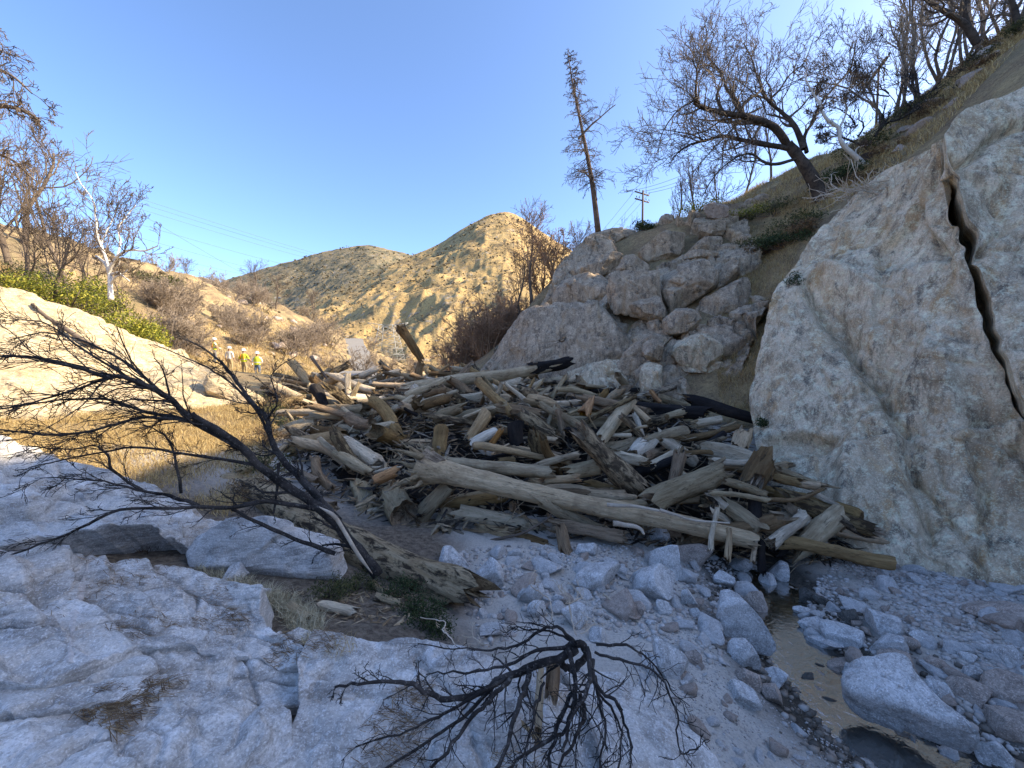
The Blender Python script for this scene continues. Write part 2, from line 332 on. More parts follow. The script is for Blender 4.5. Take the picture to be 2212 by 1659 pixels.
# ------------------------------------------------------------------ far mountains
def mountain(name, label, sky_pts, D, foot_v, Df, amp, mat, seed, cols=420, rows=130, back=1.5):
    s = pl(np.array(sky_pts, float), cols); k = np.convolve(np.pad(s[:, 1], 4, 'edge'), np.ones(9) / 9, 'valid'); s[:, 1] = k
    Dk = np.interp(s[:, 0], [sky_pts[0][0], sky_pts[-1][0]], D); R = at(s[:, 0], s[:, 1], Dk)
    Fp = at(s[:, 0], np.full(cols, foot_v), np.full(cols, Df)); B = R + (R - Fp) * np.array([back, back, 0]) * .6; B[:, 2] = -20
    tt = np.linspace(0, 1, rows)[:, None, None]
    A = R + (Fp - R) * tt; A[..., 2] = Fp[:, 2] + (R[:, 2] - Fp[:, 2]) * (1 - tt[..., 0]) ** 1.15
    env = (np.sin(np.clip(tt[..., 0] * 1.25, 0, 1) * PI / 2) * .95 + .05)
    A[..., 2] += env * amp * (fbm(A * np.array([1, 1, 0]) / (amp * 4.5), 7, .5, seed, True) - .25)
    A[..., 2] += .06 * amp * fbm(A * np.array([1, 1, 0]) / (amp * .35), 5, .6, seed + 9)
    bt = np.linspace(1, 0, 12, endpoint=False)[:, None, None]; Bk = R + (B - R) * bt; Bk[..., 2] = R[:, 2] + (B[:, 2] - R[:, 2]) * bt[..., 0] ** 1.2
    A = np.concatenate([Bk, A], 0)
    o = obj(name, A.reshape(-1, 3), gridF(A.shape[0], cols), mat, origin=None); tag(o, label, kind='structure')
    return A[12:]
def mtmat(name, a, b, shrub, rock, k, dens):
    t = NT(name)
    c = t.mix(t.ramp(t.noise(1.2 * k, 8, .65), [(.35, 0), (.65, 1)]), a, b)
    c = t.mix(t.ramp(t.noise(5 * k, 6, .7, .5), [(.56, 0), (.64, .8)]), c, rock)
    c = t.mix(t.ramp(t.noise(2.2 * k, 9, .8, .4), [(.54 - dens, 0), (.60 - dens, .85)]), c, shrub)
    v = t.vor(22 * k); c = t.mix(t.ramp(v, [(.16, .75), (.34, 0)]), c, shrub)
    return t.fin(c, .95, t.bump(t.noise(12 * k, 8, .7), 1., 2.0), .1)
M['mt_a'] = mtmat('golden_mountain', (.34, .235, .105), (.50, .355, .155), (.17, .13, .075), (.36, .32, .27), .022, .02)
M['mt_b'] = mtmat('grey_green_mountain', (.20, .165, .10), (.27, .215, .125), (.075, .082, .06), (.30, .28, .26), .016, .04)
M['mt_c'] = mtmat('pink_far_hill', (.30, .23, .17), (.36, .28, .2), (.2, .18, .15), (.33, .29, .25), .016, -.05)
mountain('far_hill', 'small pinkish hill in the notch left of the mountains', [(330, 640), (400, 600), (435, 597), (480, 612), (560, 650)], (2400, 2400), 800, 2000, 40, M['mt_c'], 5, 120, 40)
MTB = mountain('grey_mountain', 'grey green rocky mountain behind the golden one', [(380, 660), (440, 625), (490, 604), (540, 590), (590, 575), (640, 562), (690, 546), (740, 536), (800, 530), (850, 541), (890, 552), (930, 545), (1000, 545), (1100, 580)], (1250, 1150), 770, 520, 60, M['mt_b'], 11)
MTA = mountain('golden_mountain', 'golden grassy mountain with a pointed summit', [(540, 705), (640, 668), (700, 640), (760, 610), (830, 575), (890, 553), (950, 528), (985, 503), (1020, 482), (1055, 464), (1088, 455), (1112, 462), (1140, 478), (1170, 500), (1215, 530), (1270, 560), (1400, 600), (1600, 640)], (760, 820), 815, 170, 32, M['mt_a'], 23)
# ------------------------------------------------------------------ rock builders
def line_dist(u, v, pts):
    q = np.stack([u, v], -1); best = np.full(u.shape, 1e9); p = np.asarray(pts, float)
    for a, b in zip(p[:-1], p[1:]):
        ab = b - a; t = np.clip(((q - a) @ ab) / (ab @ ab), 0, 1); best = np.minimum(best, np.linalg.norm(q - a - t[..., None] * ab, axis=-1))
    return best
def patch(name, left, right, top, bottom, n, m, mat, label, cat='rock', amp=.15, nsc=.8, back=(.3, .8, -.2), pads=(.12, .5, 1.6), cracks=(), bumps=(), strat=None, seed=0, group=None, curve=True, fine=.02, kind=None, plate=(), warp=.0, soft=.18, fade=None, steps=()):
    """rock body: a grid spanned by four edges given as (u, v, depth), displaced, with its sides carried back into the hill"""
    def E(e, k):
        e = np.array(e, float); w = at(e[:, 0], e[:, 1], e[:, 2]); w = smooth_pl(w, 200) if curve else w; return pl(w, k)
    Lf, Rt, Tp, Bt = E(left, m), E(right, m), E(top, n), E(bottom, n)
    s = np.linspace(0, 1, n)[:, None, None]; t_ = np.linspace(0, 1, m)[None, :, None]
    P = (1 - s) * Lf[None] + s * Rt[None] + (1 - t_) * Tp[:, None] + t_ * Bt[:, None] \
        - ((1 - s) * (1 - t_) * Tp[0] + s * (1 - t_) * Tp[-1] + (1 - s) * t_ * Bt[0] + s * t_ * Bt[-1])
    if warp: P = P + warp * np.stack([fbm(P * 1.7, 4, .55, seed + 60 + k) for k in range(3)], -1)
    N = gridN(P); N *= np.sign((N * (EYE - P)).sum(-1, keepdims=True).mean())
    u, v = proj(P)
    h = amp * fbm(P * nsc, 5, .5, seed) + amp * .5 * fbm(P * nsc * 1.7 + 9, 4, .5, seed + 5, True)
    # blocky facets: quantised noise gives joint planes
    q = fbm(P * nsc * 1.1 + 31, 2, .4, seed + 3) * 3.2; fr = q - np.floor(q)
    h += amp * .55 * (np.floor(q) + np.clip(fr / .25, 0, 1) - q) * 1.0
    if strat is not None:
        dr, per, am = strat; dr = np.array(dr, float); ph = (P @ dr) / per + .8 * fbm(P * .7, 3, .5, seed + 8); f = ph - np.floor(ph)
        h += am * (np.clip(f / .85, 0, 1) - np.clip((f - .85) / .15, 0, 1)) * (.4 + .9 * np.abs(fbm(P * .6, 2, .5, seed + 12)))
    h += fine * fbm(P * 9, 4, .6, seed + 7)
    for k_, (ps, pa, pc) in enumerate(plate):
        pv, pe = plates(P, np.array(ps), seed + 200 + k_ * 20, .25, soft); h += pa * pv - pc * pe
    if fade is not None: si = np.linspace(0, 1, n)[:, None] * np.ones(m); fw = np.clip((1 - si if fade == 'r' else si) / .07, 0, 1); h = h * (fw * fw * (3 - 2 * fw))
    for ori, pts, amt, w in steps:
        pp = np.array(pts, float); jt = 7 * noise(np.stack([u * .025, v * .025, 0 * u], -1), 8) + 3 * noise(np.stack([u * .09, v * .09, 0 * u], -1), 9)
        if ori == 'v': x_ = (u + jt - np.interp(v, pp[:, 1], pp[:, 0])) / w; ed = np.clip((v - pp[0, 1]) / 60, 0, 1) * np.clip((pp[-1, 1] - v) / 60, 0, 1); far = np.exp(-np.maximum(x_ * w, 0) / 170)
        else: x_ = (v + jt - np.interp(u, pp[:, 0], pp[:, 1])) / w; ed = np.clip((u - pp[0, 0]) / 60, 0, 1) * np.clip((pp[-1, 0] - u) / 60, 0, 1); far = np.exp(-np.maximum(x_ * w, 0) / 170)
        h += amt * ed * far / (1 + np.exp(-np.clip(x_, -30, 30)))
    for pts, w, dp in cracks:
        jit = 6 * noise(np.stack([u * .03, v * .03, 0 * u], -1), 4); dd = line_dist(u + jit, v + jit * .6, pts); h -= dp * np.exp(-np.abs(dd / w) ** 1.2)
    for bu, bv, ru, rv, dp in bumps: h += dp * np.exp(-((u - bu) / ru) ** 2 - ((v - bv) / rv) ** 2)
    P = P + N * h[..., None]
    bk = np.array(back, float); k = len(pads); P = np.pad(P, ((k, k), (k, k), (0, 0)), 'edge'); a = np.zeros(P.shape[:2])
    for i in range(k):
        for sl in ((i, slice(None)), (-1 - i, slice(None)), (slice(None), i), (slice(None), -1 - i)): a[sl] = np.maximum(a[sl], pads[k - 1 - i])
    P = P + bk * a[..., None]
    nn_, mm_ = P.shape[:2]
    o = obj(name, P.reshape(-1, 3), gridF(nn_, mm_), mat); tag(o, label, cat, group, kind)
    return o, P
def superpillow(outline, d0, tf, tb, tilt=0.0, turn=0.0, a=.36, nt=96, nf=60, amp=.025, nsc=1.5, seed=0, facets=16, fk=.80, fine=.010, plate=.07):
    """closed boulder whose silhouette follows an outline given in (u, v), at depth d0, tf / tb thick to the front / back"""
    o = np.array(outline, float); c2 = o.mean(0); C = at(c2[0], c2[1], d0)
    n = nrm(EYE - C); n = nrm(np.array([n[0], n[1], 0])); ct, st = math.cos(turn), math.sin(turn); n = np.array([ct*n[0]-st*n[1], st*n[0]+ct*n[1], math.tan(tilt)]); n = nrm(n)
    r = rays(o[:, 0], o[:, 1]); tt = ((C - EYE) @ n) / (r @ n); W = EYE + r * tt[:, None]
    W = smooth_pl(np.vstack([W, W[:1]]), 160)[:-1]; W = pl(W, nt, True)
    ph = np.linspace(0.03, PI - .03, nf)[:, None]; pw = 2 / a; q_ = (np.sin(ph) ** pw + np.abs(np.cos(ph)) ** pw) ** (-1 / pw); rr = np.sin(ph) * q_; off = np.cos(ph) * q_
    P = C + (W - C)[None] * rr[..., None] + (np.where(off > 0, off * tf, off * tb))[..., None] * n
    rg = np.random.default_rng(seed + 100)
    for k in range(facets):
        m = nrm(n * rg.uniform(.2, 1) + rg.normal(size=3) * .8 + np.array([0, 0, .3])); s = (P - C) @ m; lim = s.max() * rg.uniform(fk - .12, fk + .06)
        P = P - np.maximum(s - lim, 0)[..., None] * m
    Nn = nrm(P - C); sz = np.linalg.norm(W - C, axis=1).mean()
    P = P + Nn * (amp * sz * (fbm(P * nsc / sz, 5, .5, seed) + .5 * fbm(P * nsc * 2 / sz, 4, .5, seed + 4, True)))[..., None] + Nn * (fine * sz * fbm(P * 12 / sz, 3, .6, seed + 2))[..., None]
    pv, pe = plates(P, np.array([1.5, 1.5, 1.2]) / sz, seed + 300, .1, .05); P = P + Nn * (plate * sz * pv - .03 * sz * pe)[..., None]
    pv, pe = plates(P, np.array([4., 4., 3.]) / sz, seed + 330); P = P + Nn * (plate * .3 * sz * pv - .012 * sz * pe)[..., None]
    V = np.vstack([P.reshape(-1, 3), P[0].mean(0), P[-1].mean(0)]); j = np.arange(nt); e = nt * nf
    T = np.vstack([np.stack([np.full(nt, e), j, (j + 1) % nt], -1), np.stack([np.full(nt, e + 1), (nf-1)*nt + (j + 1) % nt, (nf-1)*nt + j], -1)])
    return V, [gridF(nf, nt, wrap=True)[:, ::-1], T[:, ::-1]]
def boulder(name, outline, d0, tf, tb, mat, label, group=None, cat='boulder', **kw):
    V, F = superpillow(outline, d0, tf, tb, **kw); return tag(obj(name, V, F, mat), label, cat, group)

# ------------------------------------------------------------------ cliff on the right
def jag(pts, seed, a=6.):
    p = pl(np.array(pts, float), 46); z = np.zeros(46); w = np.clip(np.minimum(np.arange(46), np.arange(46)[::-1]) / 3, 0, 1); p[:, 0] += w * (a * noise(np.c_[p[:, 1] * .02, z, z], seed) + a * .8 * noise(np.c_[p[:, 1] * .07, z, z], seed + 1)); return [tuple(q) for q in p]
patch('rock_cliff', [(2034, 300, 8.2), (1960, 342, 9.2), (1870, 395, 10.2), (1800, 455, 10.6), (1745, 520, 10.6), (1690, 600, 10.4), (1660, 680, 10.1), (1640, 770, 9.8), (1618, 850, 9.6), (1625, 920, 9.2), (1645, 1010, 8.4), (1700, 1130, 7.6)],
      jag([(2034, 300, 8.2), (2046, 380, 7.9), (2075, 460, 7.6), (2098, 560, 7.3), (2108, 640, 7.0), (2132, 720, 6.7), (2165, 800, 6.5), (2190, 880, 6.3), (2240, 960, 6.0), (2290, 1130, 5.5), (2330, 1370, 5.0)], 3),
      [(2034, 300, 8.2), (2034, 300, 8.2)], [(1700, 1130, 7.6), (1780, 1180, 7.0), (1900, 1235, 6.5), (2030, 1280, 6.0), (2150, 1325, 5.5), (2330, 1370, 5.0)], 230, 260, M['cliff'],
      'huge tan and grey granite cliff face on the right beside the log jam', 'cliff', steps=[('v', [(1720, 590), (1760, 680), (1830, 760), (1900, 860), (1960, 960), (1975, 1060), (2010, 1200)], -.34, 3.), ('v', [(1990, 400), (2010, 500), (2060, 560), (2070, 640)], .22, 3.), ('h', [(1690, 985), (1840, 968), (1930, 950), (2060, 935), (2260, 895)], .26, 3.), ('h', [(1730, 560), (1860, 600), (1990, 575), (2080, 556), (2120, 560)], .2, 3.), ('v', [(1850, 420), (1800, 520), (1770, 640)], .18, 3.), ('v', [(2080, 930), (2110, 1050), (2140, 1250)], -.2, 3.)], plate=(((.20, .26, .13), .40, .06), ((.7, .9, .4), .06, .04), ((2.6, 2.6, 1.4), .012, .010)), soft=.05, fade='r', amp=.06, nsc=.4, back=(.75, .65, -.1), pads=(.02, .12, .6, 1.6, 2.8), seed=3, fine=.035,
      cracks=[([(1735, 610), (1760, 680), (1830, 760), (1900, 860), (1960, 960), (1975, 1060), (2010, 1180)], 9, .16), ([(1760, 615), (1800, 680), (1850, 800), (1900, 870)], 16, .10), ([(1990, 440), (2010, 520), (2060, 555)], 6, .08),
              ([(1760, 975), (1840, 968), (1930, 950), (2060, 935), (2200, 905)], 6, .10), ([(2100, 700), (1990, 770), (1930, 830)], 5, .05), ([(2060, 560), (1960, 640), (1880, 700)], 5, .05), ([(2200, 960), (2130, 1060), (2110, 1200)], 7, .10),
              ([(1950, 960), (1960, 1030), (2020, 1090), (2130, 1240)], 7, .12)],
      bumps=[(1690, 850, 60, 260, .15), (1990, 420, 90, 120, .16), (1850, 1050, 90, 80, .14), (1810, 720, 40, 60, -.18), (2030, 800, 110, 160, .22)], strat=((.55, .25, .8), 1.3, .05))
patch('rock_cliff', jag([(2040, 290, 7.7), (2056, 350, 7.5), (2092, 455, 7.2), (2118, 560, 6.95), (2130, 640, 6.75), (2154, 720, 6.5), (2190, 805, 6.2), (2222, 885, 5.9), (2310, 1120, 5.3), (2360, 1330, 4.9)], 9, 8.),
      [(2560, 40, 7.6), (2600, 300, 6.4), (2640, 700, 5.4), (2700, 1100, 4.6), (2740, 1400, 4.2)], [(2040, 290, 7.7), (2080, 240, 7.9), (2180, 200, 7.9), (2330, 130, 7.8), (2560, 40, 7.6)],
      [(2360, 1330, 4.9), (2500, 1360, 4.5), (2740, 1400, 4.2)], 150, 240, M['cliff'], 'right hand cliff block with rounded cap, beyond the deep black crack', 'cliff', plate=(((.20, .26, .13), .2, .05), ((.7, .9, .4), .05, .04), ((2.6, 2.6, 1.4), .012, .010)), soft=.05, fade='l', amp=.06, nsc=.4, back=(.7, .7, -.05), pads=(.02, .12, .6, 1.6, 2.8), seed=41, fine=.03,
      cracks=[([(2075, 358), (2110, 330), (2160, 290), (2240, 250), (2320, 210)], 7, .28), ([(2110, 560), (2160, 500), (2230, 470)], 10, .15)], bumps=[(2190, 430, 40, 60, -.2)])
# off-frame wall of the same gorge, right of the camera
patch('rock_cliff', [(2640, 40, 7.4), (2700, 500, 5.4), (2760, 1100, 4.4), (2800, 1500, 4.0)], [(5200, -900, 4.5), (5600, 200, 3.2), (5800, 1000, 2.8), (6000, 1900, 2.4)], [(2640, 40, 7.4), (3400, -240, 6.0), (5200, -900, 4.5)], [(2800, 1500, 4.0), (3600, 1600, 3.2), (6000, 1900, 2.4)],
      40, 40, M['cliff'], 'cliff wall continuing past the right edge of the picture', 'cliff', amp=.2, nsc=.6, back=(1, .2, 0), seed=77)

# ------------------------------------------------------------------ rock outcrop behind the jam (right of centre)
patch('rock_outcrop', [(1262, 520, 21.4), (1215, 565, 20.8), (1165, 640, 20.0), (1060, 775, 18.6), (1040, 820, 18.2)], [(1612, 480, 18.9), (1640, 560, 16.2), (1660, 650, 14.3), (1620, 770, 12.7), (1560, 900, 11.7)],
      [(1262, 520, 21.4), (1400, 500, 20.7), (1500, 478, 20.0), (1612, 480, 18.9)], [(1040, 820, 18.2), (1230, 860, 15.6), (1400, 895, 13.2), (1560, 900, 11.7)], 200, 190, M['outcrop'], 'continuous fractured bedrock carrying the boulders right of centre', 'rock', amp=.12, nsc=.4, back=(.2, .8, -.5), pads=(.15, .6, 1.8),
      plate=(((.26, .30, .40), .8, .30), ((.7, .75, .9), .26, .16), ((2., 2., 2.4), .04, .03)), warp=.05, soft=.05, seed=141, fine=.02)
def B(lbl, outline, d, tf, tb, mat='outcrop', name='boulder', **kw): return boulder(name, outline, d, tf, tb, M[mat], lbl, **kw)
B('broad smooth rock dome behind the charred end of the long log', [(1010, 800), (1050, 770), (1100, 715), (1160, 672), (1240, 655), (1330, 664), (1400, 690), (1422, 720), (1390, 760), (1330, 800), (1290, 840), (1180, 880), (1080, 860)], 17.2, 1.1, 3.0, name='rock_outcrop', cat='rock', nt=110, nf=60, a=.5, seed=1, amp=.03, facets=7, fk=.8, tilt=.35, turn=-.25)
B('pale low rock apron between jam and dark dome', [(1225, 800), (1290, 790), (1350, 770), (1395, 800), (1380, 850), (1330, 880), (1240, 880)], 14.6, .5, 1.5, name='rock_outcrop', cat='rock', seed=12, tilt=.5, mat='cliff')
B('slanting rock buttress right of the smooth dome', [(1300, 830), (1345, 775), (1390, 730), (1440, 690), (1480, 700), (1440, 745), (1400, 790), (1385, 850), (1340, 870)], 14.4, .5, 1.4, name='rock_outcrop', cat='rock', seed=13, tilt=.3)
B('upper left sloping rock ledge above the dome', [(1170, 660), (1200, 605), (1240, 575), (1290, 585), (1320, 610), (1318, 660), (1250, 662)], 19., .7, 2., name='rock_outcrop', cat='rock', seed=14, tilt=.5, turn=-.3)
B('squarish boulder with flat top left of the cracked pair', [(1314, 595), (1335, 588), (1400, 588), (1424, 592), (1428, 640), (1432, 690), (1390, 690), (1345, 682), (1316, 665)], 16.4, .6, 1.4, seed=2, a=.42, facets=4, amp=.03)
B('small pointed rock wedged under the squarish boulder', [(1355, 665), (1380, 635), (1400, 626), (1425, 640), (1436, 680), (1420, 700), (1370, 682)], 15.6, .45, .8, seed=3)
B('large cracked boulder, left half with sunken corner', [(1428, 590), (1470, 570), (1520, 555), (1555, 565), (1550, 600), (1535, 640), (1490, 662), (1450, 665), (1432, 640)], 15.8, .7, 1.3, seed=4, a=.45, amp=.03)
B('narrow wedge stone leaning in the crack', [(1560, 575), (1590, 555), (1605, 580), (1585, 605), (1548, 630), (1540, 622)], 15.7, .4, .9, seed=5, a=.5)
B('large rounded boulder, right half of the cracked pair', [(1490, 665), (1540, 635), (1590, 605), (1630, 600), (1642, 640), (1630, 685), (1590, 712), (1540, 712), (1500, 700)], 15.3, .8, 1.3, seed=6, a=.45, amp=.03)
B('rounded grey boulder behind the crack wedge', [(1575, 560), (1600, 543), (1640, 545), (1672, 562), (1668, 600), (1620, 600), (1598, 590)], 16.6, .5, .9, seed=7)
B('small boulder atop the rocks below the grassy slope', [(1585, 540), (1608, 530), (1632, 537), (1636, 552), (1600, 556)], 17.4, .3, .5, seed=8)
B('thin flat slab lying on top of the cracked boulder', [(1462, 552), (1510, 540), (1560, 540), (1556, 552), (1510, 560), (1470, 562)], 17.0, .4, .8, seed=9, a=.6)
B('smooth wedge boulder under the stacked egg shaped rock', [(1465, 550), (1500, 520), (1540, 508), (1556, 520), (1552, 545), (1500, 556)], 17.8, .5, 1., seed=10)
B('egg shaped boulder of the rock stack', [(1508, 495), (1514, 477), (1545, 470), (1568, 478), (1562, 505), (1535, 512), (1512, 518)], 18.4, .5, .8, seed=11)
B('stacked slab beneath the egg shaped boulder', [(1512, 520), (1540, 508), (1560, 512), (1558, 530), (1540, 535)], 18.2, .4, .6, seed=15)
B('pinkish round boulder crowning the rock stack', [(1516, 460), (1522, 440), (1548, 432), (1572, 442), (1576, 462), (1550, 472), (1522, 470)], 19.2, .45, .6, mat='stone_tan', seed=16)
B('small pale block right of the crowning boulder', [(1572, 458), (1590, 450), (1596, 465), (1582, 478), (1566, 474)], 19.4, .3, .3, seed=17)
B('long tilted rock face left of the rock stack', [(1378, 550), (1400, 520), (1440, 490), (1478, 480), (1480, 520), (1476, 556), (1440, 565), (1400, 572)], 18.6, .6, 1.5, seed=18, a=.45)
B('dark notched block under the tilted rock face', [(1328, 580), (1345, 555), (1385, 552), (1402, 572), (1398, 600), (1360, 602), (1330, 600)], 17.8, .4, .9, seed=19)
B('pale rock strip below the pine snag', [(1240, 590), (1280, 560), (1330, 540), (1350, 552), (1320, 585), (1262, 612)], 19.6, .4, 1.2, name='rock_outcrop', cat='rock', seed=20)
B('ridge top rock near the pine snag', [(1240, 545), (1262, 512), (1300, 500), (1340, 492), (1372, 490), (1380, 510), (1330, 530), (1282, 548)], 22, .6, 1.5, name='rock_outcrop', cat='rock', seed=21)
B('rounded overhanging boulder above the sandy alcove', [(1436, 770), (1448, 735), (1475, 722), (1520, 722), (1555, 740), (1562, 775), (1540, 800), (1500, 798), (1460, 796)], 13.2, .75, 1.0, seed=22, a=.5, amp=.035, mat='cliff')
B('under slab jutting below the overhanging boulder', [(1450, 790), (1500, 790), (1560, 782), (1562, 812), (1520, 806), (1460, 802)], 13.2, .5, .9, seed=23, mat='cliff')
B('round boulder with grass, above the overhanging one', [(1430, 690), (1445, 668), (1475, 662), (1505, 672), (1515, 695), (1490, 715), (1450, 724), (1434, 712)], 14., .6, .9, seed=24)
B('dark round boulder right of the overhanging boulder', [(1562, 735), (1580, 715), (1605, 712), (1620, 730), (1615, 760), (1590, 776), (1566, 765)], 13.4, .5, .8, seed=25)
B('little round rock below the dark round boulder', [(1600, 765), (1610, 758), (1622, 766), (1618, 780), (1604, 782)], 13.2, .2, .3, seed=26)
B('upright pale rock pillar behind the jam', [(1384, 785), (1395, 775), (1428, 778), (1430, 820), (1425, 870), (1400, 880), (1380, 872)], 12.9, .5, .9, seed=27, a=.4, mat='cliff', name='rock_pillar', cat='rock')
B('block capping the pale rock pillar', [(1388, 745), (1405, 735), (1432, 742), (1430, 775), (1390, 780)], 13.2, .5, .8, seed=28, a=.4)
B('tan alcove wall under the overhanging boulder', [(1425, 860), (1432, 800), (1470, 790), (1530, 795), (1545, 830), (1535, 870), (1480, 885)], 13.3, .3, .9, seed=29, a=.5, mat='cliff', name='rock_outcrop', cat='rock')
B('low boulder in grass right of rock stack', [(1625, 580), (1650, 565), (1675, 575), (1670, 598), (1640, 600)], 16.0, .35, .6, seed=30)
B('ledge rock at foot of the narrow grassy slope', [(1540, 720), (1570, 700), (1600, 705), (1605, 716), (1560, 730)], 14.0, .3, .6, seed=31)
for k, (u, v, w, d) in enumerate([(1645, 435, 22, 20.), (1622, 440, 16, 20.2), (1605, 452, 14, 20), (1500, 470, 18, 20.4), (1440, 478, 20, 21.2), (1668, 610, 16, 15.4), (1660, 640, 14, 14.9), (1640, 665, 12, 14.4)]):
    B(['grey boulder in weeds left of the oak trunk', 'second grey boulder in weeds left of the oak', 'small rock nearest the crowning boulder in weeds', 'rock half hidden left of the egg shaped boulder', 'rock on ridge left of the rock stack', 'rubble rock between outcrop and cliff, upper', 'rubble rock between outcrop and cliff, middle', 'rubble rock between outcrop and cliff, lowest'][k],
      [(u - w, v + w * .3), (u - w * .7, v - w * .5), (u, v - w * .75), (u + w * .8, v - w * .45), (u + w, v + w * .3), (u, v + w * .7)], d, .4, .5, seed=50 + k, nt=40, nf=24)

# ------------------------------------------------------------------ granite slabs of the left foreground
SL = {}
_, SL['low'] = patch('granite_slab', [(-60, 1190, 3.05), (-90, 1300, 2.6), (-120, 1420, 2.25), (-140, 1490, 2.05)], [(560, 1265, 3.35), (560, 1340, 3.1), (650, 1410, 2.8), (690, 1450, 2.6)],
      [(-60, 1190, 3.05), (100, 1185, 3.2), (190, 1215, 3.3), (330, 1225, 3.4), (430, 1245, 3.45), (560, 1265, 3.35)], [(-140, 1490, 2.05), (60, 1490, 2.08), (200, 1440, 2.25), (280, 1400, 2.42), (350, 1385, 2.5), (440, 1395, 2.58), (560, 1440, 2.62), (690, 1450, 2.6)],
      220, 170, M['slab'], 'broad pale grey granite slab with pale vein stripe in the lower left', 'rock', plate=(((.55, 1.1, 1.6), .09, .02), ((1.6, 3.2, 4.), .03, .012), ((5, 8, 9.), .008, .004)), warp=.05, amp=.03, nsc=1.0, back=(.1, .25, -.9), pads=(.03, .10, .35), seed=61, strat=((.22, .62, -.6), .19, .075), fine=.012,
      cracks=[([(-60, 1275), (100, 1290), (300, 1330), (420, 1350), (600, 1395)], 3.5, .07), ([(60, 1230), (220, 1262), (380, 1275), (520, 1320)], 3, .05), ([(-60, 1370), (120, 1372), (260, 1350), (400, 1375), (560, 1420)], 3.5, .08), ([(330, 1225), (420, 1290), (430, 1350)], 3, .06), ([(-60, 1330), (150, 1325), (330, 1360)], 2.5, .04)])
_, SL['ledge'] = patch('granite_slab', [(-160, 1430, 2.42), (-150, 1500, 2.12), (-140, 1570, 1.88)], [(690, 1425, 2.74), (700, 1470, 2.58), (705, 1515, 2.42)], [(-160, 1430, 2.42), (60, 1430, 2.46), (230, 1390, 2.64), (350, 1360, 2.78), (450, 1365, 2.82), (600, 1395, 2.82), (690, 1425, 2.74)],
      [(-140, 1570, 1.88), (60, 1562, 1.92), (230, 1515, 2.06), (400, 1496, 2.22), (600, 1508, 2.38), (705, 1515, 2.42)], 200, 70, M['slab'], 'lower layer of granite jutting out beneath the broad slab', 'rock', plate=(((.7, 1.3, 1.8), .07, .02), ((2, 3.5, 4.5), .025, .01)), warp=.05, amp=.03, nsc=1.2, back=(.05, .2, -.95), pads=(.03, .12, .4), seed=67, fine=.01, cracks=[([(-60, 1480), (120, 1490), (260, 1460), (420, 1440), (640, 1470)], 3.5, .08), ([(300, 1400), (360, 1450), (380, 1500)], 3, .07), ([(520, 1400), (540, 1450), (560, 1505)], 3, .07)])
_, SL['up'] = patch('granite_slab', [(-200, 905, 4.9), (-260, 1020, 4.2), (-300, 1130, 3.7), (-300, 1210, 3.4)], [(520, 1142, 5.3), (500, 1160, 5.1), (440, 1175, 4.7), (400, 1190, 4.4)],
      [(-200, 905, 4.9), (-60, 938, 4.95), (50, 970, 5.0), (150, 1000, 5.05), (250, 1030, 5.1), (350, 1065, 5.2), (440, 1110, 5.3), (520, 1142, 5.3)],
      [(-300, 1210, 3.4), (0, 1185, 3.55), (100, 1165, 3.75), (250, 1150, 4.0), (350, 1165, 4.2), (400, 1190, 4.4)], 220, 120, M['slab'], 'upper sloping granite slab with dark undercut at the left edge', 'rock', plate=(((.45, .9, 1.3), .12, .025), ((1.4, 2.6, 3.4), .035, .012), ((5, 7, 8.), .01, .004)), warp=.06, amp=.05, nsc=.8, back=(.0, .55, -.75), pads=(.04, .2, .6), seed=62, strat=((.25, .6, -.5), .30, .07), fine=.014,
      cracks=[([(-100, 1130), (60, 1115), (180, 1100), (300, 1120)], 6, .10), ([(-100, 1020), (80, 1030), (240, 1070), (400, 1110)], 4, .08), ([(-100, 1075), (100, 1070), (260, 1105)], 3, .06), ([(120, 1000), (150, 1060), (220, 1110)], 3, .05)])
boulder('granite_slab', [(410, 1190), (440, 1160), (520, 1138), (620, 1145), (700, 1160), (735, 1185), (750, 1225), (735, 1265), (640, 1268), (540, 1250), (430, 1235)], 4.55, .35, .7, M['slab'], 'flat topped granite block beside the butt of the burnt branch', cat='rock', seed=63, a=.45, tilt=.9, nt=100, nf=60, amp=.03, facets=4)
_, SL['mid'] = patch('granite_slab', [(680, 1352, 2.75), (640, 1430, 2.5), (640, 1560, 2.15), (560, 1720, 1.85)], [(1010, 1400, 2.75), (1180, 1470, 2.6), (1330, 1560, 2.4), (1480, 1740, 2.1)],
      [(680, 1352, 2.75), (760, 1362, 2.8), (870, 1385, 2.8), (1010, 1400, 2.75)], [(560, 1720, 1.85), (900, 1740, 1.9), (1200, 1745, 1.95), (1480, 1740, 2.1)], 180, 150, M['slab'], 'granite slab under the burnt shrub at bottom centre', 'rock', plate=(((.6, 1.0, 1.5), .09, .025), ((1.8, 2.6, 3.5), .03, .012), ((6, 7, 8.), .008, .004)), warp=.05, amp=.03, nsc=1.3, back=(.05, .2, -.95), pads=(.03, .12, .4), seed=64, fine=.012,
      cracks=[([(640, 1500), (760, 1480), (900, 1560), (1000, 1600), (1200, 1600)], 14, .06), ([(900, 1420), (1000, 1500), (1040, 1650)], 8, .05)])
